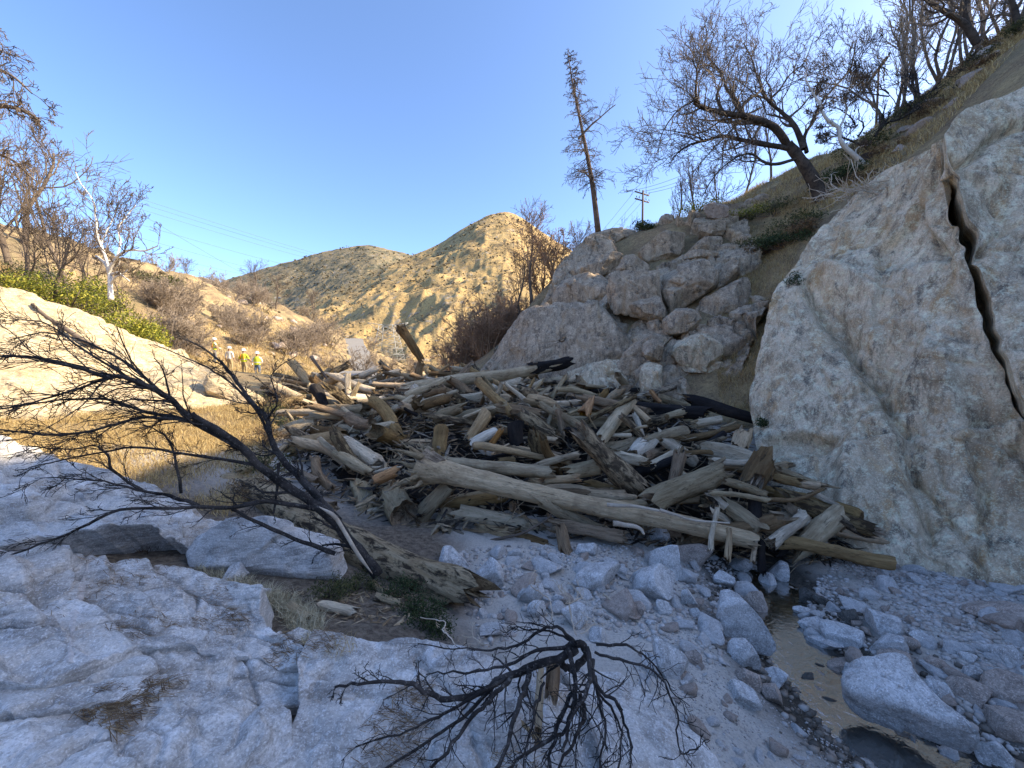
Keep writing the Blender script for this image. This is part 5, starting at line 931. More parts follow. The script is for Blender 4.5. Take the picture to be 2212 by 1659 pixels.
def rot_about(v, axis, a):
    return v * math.cos(a) + np.cross(axis, v) * math.sin(a) + axis * (axis @ v) * (1 - math.cos(a))
def grow(sink, P0, d, L, r, lvl, rg, prm):
    n = prm['seg'][min(lvl, len(prm['seg']) - 1)]; P = [np.asarray(P0, float)]; d = nrm(np.asarray(d, float)); st = L / n
    for i in range(n):
        d = nrm(d + rg.normal(size=3) * prm['wig'] + np.array([0, 0, prm['up'][min(lvl, len(prm['up']) - 1)]])); P.append(P[-1] + d * st)
    P = np.array(P); R = np.linspace(r, max(r * prm.get('tip', .35), prm['minr']), n + 1); sink(lvl, P, R)
    if lvl + 1 < prm['lv']: kids(sink, P, R, L, lvl, rg, prm)
def kids(sink, P, R, L, lvl, rg, prm, start=None, k=None):
    n = k if k is not None else prm['n'][min(lvl, len(prm['n']) - 1)]; n = int(n * rg.uniform(.8, 1.25) + .5); s0 = prm.get('start', .25) if start is None else start
    for j in range(n):
        f = s0 + (1 - s0) * (j + rg.random()) / n; x = f * (len(P) - 1); i = min(int(x), len(P) - 2); p = P[i] + (P[i+1] - P[i]) * (x - i); t_ = nrm(P[i+1] - P[i]); r = R[i] + (R[i+1] - R[i]) * (x - i)
        ax = nrm(np.cross(t_, rg.normal(size=3))); dd = rot_about(t_, ax, rg.normal(prm['ang'], .2)); dd = nrm(dd + np.array(prm.get('bias', (0, 0, 0))))
        grow(sink, p, dd, L * prm['lr'] * rg.uniform(.6, 1.25) * (1.15 - .5 * f), max(min(r * prm['rr'], R[0]) * rg.uniform(.7, 1.1), prm['minr']), lvl + 1, rg, prm)
class Tree:
    def __init__(s, sides=(9, 6, 4, 3, 3, 3), split=1): s.tr = MB(); s.cr = MB(); s.sides = sides; s.split = split
    def sink(s, lvl, P, R): (s.tr if lvl < s.split else s.cr).tube(P, R, s.sides[min(lvl, 5)], cap=lvl == 0)
    def done(s, name, base, label, cat, mt, mc, group=None, crown='crown', trunk='trunk'):
        o = empty(name, base, label, cat, group)
        if s.tr.n: s.tr.build(trunk, M[mt], o)
        if s.cr.n: s.cr.build(crown, M[mc], o)
        return o
def path_of(pts, d, crop=None, n=None, dd=None):
    a, b, s = CROP[crop] if crop else (0, 0, 1); p = np.array(pts, float)
    if p.shape[1] == 2: p = np.c_[p, np.linspace(d, d if dd is None else dd, len(p))]
    return smooth_pl(at(a + p[:, 0] * s, b + p[:, 1] * s, p[:, 2]), n or len(p) * 4)
def limb(T, lvl, P, r0, r1, rg, prm, k, wob=.0, start=.15, Lk=None):
    P = P + np.cumsum(rg.normal(size=P.shape) * wob, 0); R = np.linspace(r0, r1, len(P)); T.sink(lvl, P, R * (1 + .13 * noise(np.c_[np.arange(len(P)) * .7, np.full(len(P), r0 * 977.), np.zeros(len(P))], 5)))
    L = np.linalg.norm(np.diff(P, axis=0), axis=1).sum() if Lk is None else Lk
    if k: kids(T.sink, P, R, L, lvl, rg, prm, start, k)
CROP['F'] = (1382.4, 51.8, .375)
rg = np.random.default_rng(42)
# --- big scorched oak
T = Tree(split=2); pr = dict(seg=[6, 7, 6, 5, 4], wig=.28, up=[.0, .06, .10, .12, .06], n=[7, 8, 7, 5], ang=.72, lr=.55, rr=.55, minr=.007, lv=5, start=.2, bias=(-.05, 0, .05))
px = 16.5 / FPX * .375
limb(T, 0, path_of([(1100, 1100), (1065, 1030), (1035, 975), (1000, 905), (950, 820), (900, 750), (850, 690)], 16.2, 'F'), 62 * px * .62, 40 * px * .6, rg, pr, 0)
OAK = [([(850, 690), (780, 600), (700, 560), (600, 530), (480, 510), (340, 470), (310, 430)], 34, 13, 16.2, 14.6, 9), ([(850, 715), (700, 690), (580, 670), (480, 650), (370, 675), (260, 710), (180, 775)], 25, 5, 16.2, 17.4, 10),
       ([(905, 775), (800, 805), (720, 800), (640, 750), (560, 765), (470, 830), (400, 920), (355, 1000)], 15, 3, 16.2, 15.0, 9), ([(945, 720), (900, 600), (850, 540), (780, 480), (740, 440), (690, 330), (700, 240)], 26, 6, 16.2, 17.0, 10),
       ([(960, 740), (950, 650), (1000, 560), (1040, 460), (1100, 390), (1200, 280), (1230, 200), (1250, 90)], 18, 4, 16.2, 17.6, 9), ([(345, 470), (322, 400), (330, 280), (300, 200)], 14, 4, 14.7, 14.2, 8), ([(480, 510), (440, 420), (470, 340), (450, 250)], 13, 4, 15, 15.4, 8),
       ([(590, 525), (560, 440), (500, 370), (480, 290), (400, 180), (430, 60)], 14, 3, 15.4, 16.0, 10), ([(600, 530), (590, 480), (640, 430), (700, 380), (670, 300), (640, 200), (600, 120)], 15, 4, 15.5, 16.8, 9), ([(740, 440), (800, 380), (850, 300), (940, 220), (1000, 80)], 12, 3, 17, 17.6, 8), ([(700, 480), (620, 520), (560, 580), (500, 640), (420, 720), (300, 860)], 9, 3, 16, 15, 8),
       ([(370, 675), (300, 640), (200, 620), (110, 610)], 7, 3, 17, 17.3, 6), ([(310, 440), (240, 480), (180, 540), (120, 640), (100, 760)], 8, 3, 14.6, 14.4, 8)]
for pts, w0, w1, d0, d1, k in OAK: limb(T, 1, path_of(pts, d0, 'F', dd=d1), w0 * px * .62, w1 * px * .6, rg, pr, int(k * 1.35), .006, Lk=4.1)
T.done('oak_tree', at(1765, 420, 16.2), 'big scorched leafless oak leaning left on the right hillside', 'tree', 'oakbark', 'twig')
# --- burnt tree pair right of it
T = Tree(split=2); px = 16. / FPX * .375
for pts, w0, w1, k in [([(1440, 560), (1430, 400), (1400, 320), (1440, 230), (1500, 90)], 15, 5, 9), ([(1290, 765), (1280, 690), (1240, 580), (1250, 440), (1310, 330), (1280, 230), (1300, 80)], 22, 5, 11), ([(1300, 770), (1350, 650), (1430, 565), (1560, 450), (1700, 330), (1880, 260)], 30, 6, 9), ([(1440, 560), (1560, 545), (1640, 500), (1720, 490)], 9, 3, 4), ([(1400, 600), (1500, 440), (1560, 330), (1640, 200), (1760, 60)], 12, 4, 8), ([(1250, 440), (1190, 350), (1140, 260), (1100, 120)], 9, 3, 8)]:
    limb(T, 1, path_of(pts, 16.0, 'F', dd=16 + rg.uniform(-1, 1.2)), w0 * px * .6, w1 * px * .6, rg, pr, k, .004, Lk=2.6)
b = MB(); b.tube(path_of([(1290, 900), (1295, 830), (1300, 790), (1305, 755)], 16.0, 'F'), [.2] * 16, 9); T.tr = b
T.done('burnt_tree', at(1870, 350, 16.), 'charred tree with several black stems right of the oak', 'tree', 'oakbark', 'charbark')
T = Tree(split=2)
for pts, w0, w1, k in [([(1350, 860), (1290, 800), (1210, 730), (1160, 670), (1150, 600), (1080, 540), (1040, 450), (1010, 400), (960, 300)], 24, 5, 7), ([(1150, 600), (1190, 500), (1180, 420), (1230, 330)], 9, 3, 5)]: limb(T, 0, path_of(pts, 15.8, 'F', dd=15.4), w0 * px * .6, w1 * px * .6, rg, pr, k, .004, Lk=2.)
T.done('bleached_tree', at(1868, 352, 15.8), 'crooked bleached white tree stem between the oak and the charred tree', 'tree', 'whitebark', 'twig')
# bleached brush heap on the cliff edge
T = Tree(split=1)
for k in range(26):
    u, v = rg.uniform(1800, 1960), 0; v = 420 - (u - 1800) * .22 + rg.normal() * 14; P = at(u, v, 10.4 - (u - 1800) * .006); grow(T.sink, P - [0, 0, .1], nrm(rg.normal(size=3) * np.array([1, .6, .5])), rg.uniform(.5, 1.1), .016, 1, rg, dict(pr, lv=3, n=[5, 5], seg=[6, 6, 5], minr=.006))
T.done('brush_heap', at(1880, 430, 10.2), 'heap of bleached dead branches on the cliff edge', 'brush', 'whitebark', 'deadtan', crown='branches')
# --- dead pine snag
T = Tree(split=1); D0 = 22.; base = at(1292, 500, D0); top = at(1231, 116, D0); ax = top - base; Lp = np.linalg.norm(ax); ppr = dict(seg=[5, 5, 4, 3], wig=.16, up=[0, -.05, -.10, -.10], n=[0, 7, 5, 3], ang=.8, lr=.42, rr=.5, minr=.007, lv=4, start=.15)
f = np.linspace(0, 1, 24); PP = base + ax * f[:, None] + np.stack([.12 * np.sin(f * 5), .1 * np.sin(f * 3.7), 0 * f], -1); T.sink(0, PP, np.linspace(.17, .02, 24))
for k in range(115):
    f = rg.uniform(.16, 1) ** .8; p = base + ax * f; a = rg.uniform(0, 2 * PI); L = (1.55 * (1 - f) ** .7 + .35) * rg.uniform(.45, 1.); L = L * (.55 if f < .3 else 1)
    grow(T.sink, p, (math.cos(a), math.sin(a), -.25 + .5 * f), L, .022, 1, rg, ppr)
limb(T, 1, path_of([(1250, 300), (1275, 272), (1300, 250), (1330, 225)], D0, None), .07, .02, rg, ppr, 9, .01)
limb(T, 1, path_of([(1262, 370), (1285, 400), (1290, 430)], D0, None), .05, .02, rg, ppr, 5, .01)
T.done('pine_snag', base, 'tall slim dead pine leaning left on the ridge', 'tree', 'pinebark', 'twig')
# --- white tree at left
T = Tree(split=2); wpr = dict(pr, n=[5, 6, 5, 4], wig=.22, lr=.5, minr=.009, bias=(.02, 0, .1)); px = 17. / FPX * .3516; CROP['G'] = (0, 345.6, .3516)
limb(T, 0, path_of([(682, 860), (678, 780), (672, 690), (640, 630), (590, 590)], 17., 'G'), 15 * px, 6 * px, rg, wpr, 3)
for pts, w0, w1, k in [([(672, 690), (700, 620), (740, 570), (800, 545), (880, 550), (960, 520)], 11, 3, 8), ([(672, 690), (650, 590), (610, 480), (590, 350), (570, 250), (500, 150), (470, 80)], 9, 2, 12), ([(690, 700), (730, 690), (770, 720), (800, 745)], 8, 3, 3), ([(720, 600), (740, 500), (730, 420), (790, 340), (840, 280)], 6, 2, 10), ([(620, 520), (660, 420), (700, 330), (720, 260)], 5, 2, 8)]:
    limb(T, 1, path_of(pts, 17., 'G', dd=17 + rg.uniform(-1, 1)), w0 * px, w1 * px, rg, wpr, k, .006, Lk=3.)
T.done('white_tree', at(239, 648, 17.), 'bare tree with bright white trunk on the left bank', 'tree', 'whitebark', 'twig')
# --- generic leafless trees and shrubs: few models, many copies
def model(kind, seed):
    rg = np.random.default_rng(seed); T = Tree(split=1)
    if kind == 'tree':
        q = dict(seg=[8, 7, 6, 4, 4], wig=.16, up=[.1, .05, .06, .05], n=[11, 8, 7, 4], ang=.66, lr=.58, rr=.5, minr=.008, lv=4, start=.25); grow(T.sink, (0, 0, -.2), (rg.normal() * .1, rg.normal() * .1, 1), 4.6, .11, 0, rg, q)
    elif kind == 'multi':
        q = dict(seg=[9, 7, 6, 4], wig=.15, up=[.12, .10, .08, .05], n=[7, 5, 5, 3], ang=.55, lr=.46, rr=.5, minr=.007, lv=4, start=.2)
        for k in range(4): a = rg.uniform(0, 6.28); grow(T.sink, (.12 * math.cos(a), .12 * math.sin(a), -.3), (math.cos(a) * .4, math.sin(a) * .4, 1), rg.uniform(4., 5.6), .055, 0, rg, q)
    elif kind == 'upright':
        q = dict(seg=[10, 7, 6, 4], wig=.09, up=[.15, .16, .12, .06], n=[16, 7, 5, 4], ang=.55, lr=.40, rr=.45, minr=.010, lv=4, start=.2); grow(T.sink, (0, 0, -.2), (rg.normal() * .06, rg.normal() * .06, 1), 6.4, .11, 0, rg, q)
    else:
        q = dict(seg=[6, 5, 4, 4], wig=.20, up=[.08, .05, .02], n=[7, 6, 4], ang=.6, lr=.5, rr=.5, minr=.007, lv=4, start=.2)
        for k in range(9): a = rg.uniform(0, 6.28); grow(T.sink, (.1 * math.cos(a), .1 * math.sin(a), -.1), (math.cos(a) * .7, math.sin(a) * .7, 1), rg.uniform(1., 1.9), .025, 0, rg, q)
    return mesh_data('trunk', np.vstack(T.tr.V), [np.vstack(T.tr.Q), np.vstack(T.tr.T)], True), mesh_data('crown', np.vstack(T.cr.V), [np.vstack(T.cr.Q)], True)
MODELS = {k: [model(k, s) for s in range(70 + i * 10, 70 + i * 10 + 3)] for i, k in enumerate(('tree', 'upright', 'shrub', 'multi'))}
CACHE = {}
def inst(kind, i, mt, mc, P, s, rz, name, label, cat, group, lean=(0, 0)):
    key = (kind, i, mt, mc)
    if key not in CACHE:
        a, c = MODELS[kind][i]; a = a.copy(); c = c.copy(); a.materials.append(M[mt]); c.materials.append(M[mc]); CACHE[key] = (a, c)
    o = empty(name, P, label, cat, group); o.scale = (s, s, s); o.rotation_euler = (lean[0], lean[1], rz)
    for nm, me in zip(('trunk' if kind != 'shrub' else 'stems', 'crown'), CACHE[key]): c = bpy.data.objects.new(nm, me); COL.objects.link(c); c.parent = o
    return o
def on_ground(u, d):
    p = at(u, 700., d); return np.array([p[0], p[1], float(gz(np.array([p[0]]), np.array([p[1]]))[0])])
for k, (u, d, s, lb) in enumerate([(1215, 28, .85, 'leafless tree left of the pine snag foot'), (1250, 27, 1.0, 'leafless tree just left of the pine trunk'), (1320, 28, 1.0, 'leafless tree just right of the pine trunk'), (1185, 30, .8, 'small leafless tree at the ridge end near the mountain'), (1350, 30, .7, 'small bare tree between pine and power pole')]):
    inst('tree', k % 3, 'twig', 'twig', on_ground(u, d), s, k * 1.7, 'bare_tree', lb, 'tree', 'leafless trees round the pine snag')
for k, (u, d, s, lb) in enumerate([(1450, 25, .62, 'thin bare tree behind the oak, furthest left'), (1500, 26, .72, 'thin bare tree behind the oak left side'), (1545, 26, .6, 'thin bare tree behind the middle of the oak'), (1600, 25, .7, 'thin bare tree behind the oak limbs'), (1655, 24, .66, 'thin bare tree behind the oak trunk')]):
    inst('upright', k % 3, 'twig', 'twig', on_ground(u, d), s, k * 2.1, 'bare_tree', lb, 'tree', 'thin bare trees behind the oak')
for k, (u, d, s, lb) in enumerate([(1895, 21, 1.0, 'upright burnt tree on the slope, leftmost of the upper row'), (1965, 21, 1.15, 'upright burnt tree on the slope, second of the upper row'), (2010, 22, 1.2, 'upright burnt tree on the slope, third of the upper row'), (2060, 21, 1.1, 'upright burnt tree on the slope, fourth of the upper row'), (2110, 22, 1.2, 'upright burnt tree on the slope, fifth of the upper row'), (2160, 20, .9, 'upright burnt tree nearest the top right corner'), (1930, 26, 1.2, 'upright burnt tree standing behind the upper row')]):
    inst('multi', k % 3, 'twig', 'twig_tan', on_ground(u, d), s * 1.2, k * 1.3, 'burnt_tree', lb, 'tree', 'upright burnt trees at the top right', (0, -.12))
T = Tree(split=2)
for pts, w0, w1, k in [([(2110, 95), (2085, 55), (2050, 30), (2010, 5), (1960, -40)], 16, 6, 8), ([(2095, 70), (2085, 20), (2100, -40), (2070, -120)], 12, 5, 8), ([(2200, 70), (2190, 10), (2160, -60)], 14, 6, 6)]: limb(T, 1, path_of(pts, 15.), w0 * .009, w1 * .009, rg, pr, k, .004, Lk=2.5)
T.done('burnt_tree', at(2120, 110, 15.), 'dark twisting limbs of the tree in the top right corner', 'tree', 'oakbark', 'twig')
for k, (u, d, s, lb) in enumerate([(-30, 19, 1.3, 'leafless tree at the left picture edge behind the bushes'), (30, 21, 1.35, 'leafless tree second from the left edge'), (75, 18, .95, 'leafless tree left of the forked grey tree'), (120, 17.5, .9, 'forked grey leafless tree left of the white tree'), (160, 22, 1.1, 'leafless tree behind the white tree, left side'), (200, 24, 1.1, 'leafless tree behind the white tree crown'), (60, 26, 1.5, 'taller leafless tree high on the left slope'), (-60, 15, 1.2, 'leafless tree reaching in from the left edge'), (268, 26, .8, 'small leafless tree right of the white tree')]):
    inst(('tree', 'upright', 'tree')[k % 3], k % 3, 'twig', 'twig', on_ground(u, d), s, k * 2.3, 'bare_tree', lb, 'tree', 'leafless trees on the left bank', (0, .1))
T = Tree(split=2)
for pts, w0, w1, k in [([(-160, 330), (-80, 260), (0, 230), (60, 245), (90, 265)], 16, 4, 10), ([(-140, 200), (-40, 150), (20, 160), (70, 200)], 12, 3, 9), ([(-160, 420), (-60, 330), (20, 340), (80, 390)], 12, 3, 9), ([(-120, 120), (-30, 60), (0, 110)], 8, 3, 6)]: limb(T, 1, path_of(pts, 10.), w0 * .006, w1 * .006, rg, dict(pr, up=[0, -.02, -.05, -.08]), k, .004, Lk=1.6)
limb(T, 0, path_of([(-260, 800, 10.), (-220, 640, 10.), (-185, 470, 10.), (-160, 330, 10.), (-142, 200, 10.), (-120, 110, 10.), (-100, 40, 10.)], 0), .16, .05, rg, pr, 0)
T.done('bare_tree', at(-260, 800, 10.), 'drooping bare boughs entering at the left picture edge', 'tree', 'twig', 'twig')
g_ = np.random.default_rng(8)
for k in range(34):
    u = g_.uniform(985, 1200); d = g_.uniform(21, 40); inst('shrub', k % 3, 'twig_red', 'twig_red', on_ground(u, d), g_.uniform(1.1, 2.3), k * 1.1, 'bare_shrub', 'leafless reddish brown shrub in the valley behind the jam', 'shrub', 'brown shrubs behind the jam')
for k in range(30):
    u = g_.uniform(310, 415) if k < 20 else g_.uniform(430, 560); d = g_.uniform(22, 34) if k < 20 else g_.uniform(34, 44); inst('shrub', k % 3, 'twig_tan', 'twig_tan', on_ground(u, d), g_.uniform(.8, 1.5), k * 1.1, 'bare_shrub', 'leafless grey brown shrub in the thicket below the left hill', 'shrub', 'grey brown thicket on the left')
for k in range(70):
    u = g_.uniform(520, 960) if k < 26 else g_.uniform(330, 740); d = g_.uniform(38, 95); inst('shrub', k % 3, 'twig_tan', 'twig_tan', on_ground(u, d), g_.uniform(1.0, 2.0), k * 1.1, 'bare_shrub', 'far leafless shrub on the valley slope behind the workers', 'shrub', 'far shrubs on the valley slope')
for k, (u, d, s) in enumerate([(1120, 24, .8), (1148, 23, 1.0), (1060, 27, .8), (1095, 30, 1.0), (1175, 26, .9)]):
    inst('tree', k % 3, 'twig', 'twig_red', on_ground(u, d), s, k * 2., 'bare_tree', ['scorched tree with dark trunk left of the smooth dome', 'scorched tree growing at the dome top', 'scorched tree in the valley behind the snag', 'scorched tree standing before the mountain foot', 'scorched tree above the dome left edge'][k], 'tree', 'scorched trees left of the dome')
for k, (u, d, s, lb) in enumerate([(410, 60, .9, 'tiny lone tree on the left hill skyline'), (555, 62, 1.2, 'dark bare tree on the far slope'), (598, 64, 1.2, 'second dark bare tree on the far slope'), (680, 70, 1.1, 'bare tree right on the far slope')]): inst('tree', k % 3, 'twig', 'twig', on_ground(u, d), s, k * 2., 'bare_tree', lb, 'tree', 'bare trees of the far slope')
# --- burnt branch fallen across the left foreground
def stems(T, paths, prm, rg):
    for pts, w0, w1, k, lk in paths:
        p = np.array(pts, float); P = path_of(p, 0); d0, d1 = p[0, 2], p[-1, 2]; limb(T, 1 if w0 < 24 else 0, P, w0 * d0 / FPX / 2 * .75, max(w1 * .7, 1.4) * d1 / FPX / 2, rg, prm, int(k * 1.7), .006, .1, lk)
T = Tree(split=1, sides=(10, 8, 5, 4, 4, 4)); bpr = dict(seg=[6, 7, 6, 5], wig=.16, up=[0, .01, .01, 0], n=[6, 5, 4, 3], ang=.58, lr=.5, rr=.42, minr=.0020, lv=5, start=.15, bias=(-.25, 0, .02))
stems(T, [([(815, 1243, 4.35), (784, 1201, 4.35), (747, 1161, 4.35), (716, 1120, 4.3), (670, 1084, 4.25), (621, 1047, 4.2), (566, 1007, 4.1), (512, 966, 4.0), (453, 930, 3.9), (408, 907, 3.8)], 34, 17, 5, .8),
          ([(408, 907, 3.8), (360, 866, 3.7), (309, 838, 3.6), (246, 817, 3.5), (183, 806, 3.4), (88, 778, 3.3), (0, 764, 3.2), (-80, 760, 3.2)], 17, 5, 18, 1.1), ([(730, 1128, 4.3), (680, 1070, 4.4), (630, 1020, 4.5), (590, 970, 4.6), (575, 910, 4.7), (552, 880, 4.8), (527, 845, 4.9), (492, 799, 5.0), (450, 760, 5.1), (401, 736, 5.2)], 24, 4, 12, .9),
          ([(590, 965, 4.6), (560, 900, 4.8), (500, 830, 5.), (440, 790, 5.1), (330, 745, 5.2)], 10, 3, 9, .8), ([(408, 907, 3.8), (300, 900, 3.7), (150, 935, 3.55), (0, 930, 3.45), (-60, 925, 3.4)], 9, 3, 12, .9), ([(566, 1007, 4.1), (430, 980, 3.9), (300, 960, 3.75), (180, 975, 3.65), (60, 1000, 3.55)], 9, 3, 11, .8), ([(246, 817, 3.5), (150, 850, 3.4), (50, 880, 3.35), (-40, 885, 3.3)], 8, 3, 9, .8), ([(309, 838, 3.6), (200, 770, 3.7), (100, 700, 3.8), (30, 690, 3.9)], 8, 3, 9, .8), ([(512, 966, 4.0), (422, 915, 3.9), (352, 894, 3.8), (299, 883, 3.7), (225, 862, 3.6), (120, 866, 3.5), (-40, 900, 3.4)], 13, 4, 15, 1.0), ([(453, 930, 3.9), (380, 873, 3.8), (300, 800, 3.9), (210, 745, 4.), (120, 720, 4.1), (40, 730, 4.1)], 11, 3, 12, .9),
          ([(693, 1102, 4.25), (634, 1097, 4.15), (580, 1093, 4.05), (498, 1102, 3.9), (430, 1106, 3.75), (362, 1106, 3.6), (254, 1106, 3.4), (159, 1152, 3.2), (68, 1188, 3.05), (-30, 1220, 3.0)], 15, 4, 11, .7), ([(430, 1093, 3.8), (371, 1075, 3.75), (317, 1061, 3.7), (272, 1038, 3.65), (236, 1007, 3.6), (227, 975, 3.6), (199, 961, 3.6), (150, 970, 3.55), (60, 960, 3.5)], 10, 3, 10, .7),
          ([(725, 1197, 4.3), (634, 1161, 4.15), (544, 1124, 4.0), (498, 1106, 3.92)], 13, 9, 3, .5), ([(390, 1066, 3.8), (385, 998, 3.85), (358, 943, 3.9), (313, 921, 3.9)], 8, 3, 6, .5), ([(317, 1061, 3.7), (250, 1040, 3.6), (170, 1032, 3.5), (80, 1030, 3.4)], 7, 2, 7, .6), ([(600, 1000, 4.5), (602, 1060, 4.45), (600, 1110, 4.4)], 9, 6, 2, .3), ([(575, 905, 4.7), (600, 860, 4.7), (590, 800, 4.8), (640, 760, 4.8)], 6, 2, 6, .6)], bpr, rg)
T.done('burnt_branch', at(815, 1250, 4.35), 'large black burnt branch lying across the left foreground', 'branch', 'charbark', 'charbark', crown='twigs', trunk='main_stem')
b = MB(); P = path_of([(805, 1240, 4.28), (775, 1200, 4.26), (745, 1150, 4.24), (722, 1115, 4.2), (690, 1095, 4.2)], 0); b.tube(P, np.interp(np.linspace(0, 1, len(P)), [0, .2, .8, 1], [.004, .02, .022, .004]), 8); bo = [o for o in bpy.data.objects if o.name.startswith('burnt_branch')][0]
b.build('bare_wood_patch', M['deadtan'], bo)
# --- burnt shrub at the bottom centre
T = Tree(split=1, sides=(10, 8, 5, 4, 4, 4)); spr = dict(seg=[6, 6, 5, 4], wig=.21, up=[0, -.02, -.03], n=[6, 4, 3], ang=.7, lr=.42, rr=.42, minr=.0016, lv=4, start=.15)
def sp(pts, d0, d1): p = np.array(pts, float); return np.c_[777.6 + p[:, 0] * .3516, 1123.2 + p[:, 1] * .3516, np.linspace(d0, d1, len(p))]
stems(T, [(sp(p, a, c), w0 * .3516, w1 * .3516, k, .42) for p, a, c, w0, w1, k in [
  ([(1330, 770), (1200, 690), (1050, 740), (900, 790), (700, 800), (520, 800), (300, 760)], 2.3, 2.35, 30, 8, 9), ([(1290, 770), (1100, 790), (950, 850), (750, 880), (560, 870), (400, 880)], 2.25, 2.2, 32, 9, 8), ([(1340, 790), (1260, 830), (1050, 900), (900, 960), (760, 1030), (600, 1050), (460, 1000), (300, 950), (100, 950), (-60, 985)], 2.25, 2.0, 70, 18, 9),
  ([(900, 960), (820, 1050), (650, 1150), (450, 1240), (250, 1350), (-60, 1450)], 2.12, 1.75, 36, 12, 7), ([(860, 1000), (600, 1250), (400, 1340), (100, 1500), (-100, 1600)], 2.1, 1.7, 30, 14, 6), ([(930, 960), (850, 1080), (760, 1200), (640, 1360), (500, 1560)], 2.1, 1.65, 40, 28, 6), ([(1030, 930), (1000, 1080), (960, 1250), (890, 1560)], 2.15, 1.65, 46, 34, 6),
  ([(1270, 780), (1300, 950), (1280, 1080), (1210, 1260), (1000, 1400), (820, 1540)], 2.22, 1.7, 40, 22, 7), ([(1300, 1060), (1230, 1200), (1200, 1350), (1170, 1570)], 2.05, 1.65, 38, 26, 6), ([(1400, 800), (1420, 1000), (1400, 1150), (1320, 1350), (1270, 1570)], 2.2, 1.65, 40, 26, 7), ([(1350, 1060), (1380, 1200), (1350, 1360), (1230, 1570)], 2.1, 1.65, 34, 22, 5),
  ([(1430, 860), (1440, 1000), (1540, 1100), (1620, 1230), (1670, 1400), (1710, 1570)], 2.2, 1.75, 32, 16, 7), ([(1440, 760), (1600, 740), (1700, 790), (1830, 900), (1860, 980), (1980, 1090)], 2.3, 2.3, 24, 7, 8), ([(1440, 790), (1600, 830), (1740, 900), (1820, 1000), (1870, 1150), (1900, 1310), (1920, 1450), (2000, 1450), (2060, 1370)], 2.25, 1.95, 24, 8, 9),
  ([(1450, 950), (1480, 1100), (1500, 1300), (1460, 1570)], 2.15, 1.7, 26, 16, 6), ([(1440, 1000), (1560, 1200), (1600, 1350), (1560, 1570)], 2.15, 1.75, 22, 14, 5), ([(1300, 740), (1180, 690), (1050, 680), (980, 650), (900, 690)], 2.3, 2.4, 20, 6, 6), ([(1290, 830), (1280, 760), (1330, 740), (1400, 760), (1430, 830), (1390, 900), (1310, 900), (1285, 840)], 2.25, 2.25, 62, 58, 0), ([(1120, 1000), (1060, 1150), (1060, 1300), (980, 1560)], 2.1, 1.66, 26, 18, 5)]], spr, rg)
so_ = T.done('burnt_shrub', at(1245, 1430, 2.3), 'black burnt shrub spreading its bare stems at the bottom centre', 'shrub', 'charbark', 'charbark', crown='twigs', trunk='main_stem')
T2 = Tree(split=0, sides=(6, 6, 5, 4, 4, 4)); stems(T2, [(sp(p, 2.3, 2.6), w * .3516, 3, k, .3) for p, w, k in [([(1330, 720), (1300, 640), (1280, 500), (1220, 400)], 14, 4), ([(1280, 520), (1350, 450), (1320, 350)], 9, 3), ([(1180, 620), (1170, 510), (1070, 430), (1080, 350)], 9, 3), ([(800, 770), (740, 710), (600, 690)], 12, 3), ([(590, 760), (530, 680), (515, 610), (380, 570)], 12, 2), ([(1360, 700), (1450, 640), (1470, 570)], 7, 2)]], spr, rg)
tag(T2.cr.build('pale_twigs', M['deadtan'], so_), kind='stuff')
# thin dead branches on the jam front and the sand
for k, (pts, w, mt, lb) in enumerate([([(1030, 1177, 6.3), (1119, 1156, 6.25), (1161, 1137, 6.3), (1196, 1109, 6.4)], 7, 'twig', 'long thin grey branch bent across the dark gap under the longest log'), ([(1311, 1090, 6.2), (1380, 1094, 6.1), (1453, 1109, 6.0)], 9, 'deadtan', 'pale curved stick lying on top of the longest log'), ([(1425, 1101, 6.0), (1500, 1124, 5.9), (1578, 1129, 5.85)], 7, 'deadtan', 'forked pale stick right of the pale curved one'), ([(1304, 1284, 4.6), (1340, 1315, 4.4), (1385, 1350, 4.25)], 6, 'deadtan', 'thin straight stick lying on the sand'),
      ([(1325, 1130, 6.0), (1380, 1140, 5.95), (1395, 1155, 5.9)], 12, 'deadtan', 'twisted pale root below the longest log'), ([(672, 770, 15), (705, 815, 15), (735, 855, 14.8)], 7, 'twig', 'thin dark pole leaning at the left end of the jam')]):
    b = MB(); P = path_of(pts, 0); P = P + np.cumsum(rg.normal(size=P.shape) * .004, 0); b.tube(P, np.linspace(1, .4, len(P)) * w * pts[0][2] / FPX / 2, 7); tag(b.build('dead_branch', M[mt]), lb, 'branch')

_g = SL['dome']; _u, _v = proj(_g)
P = np.array([pick(_g, _u, _v, u, v) for u, v in [(72, 662), (105, 690), (140, 712), (175, 735), (212, 756)]]) + np.array([.03, -.05, .06]); b = MB(); b.tube(smooth_pl(P, 20), np.linspace(.05, .09, 20), 7); tag(b.build('dead_branch', M['twig']), 'long dark fallen branch lying on the sunlit dome', 'branch')
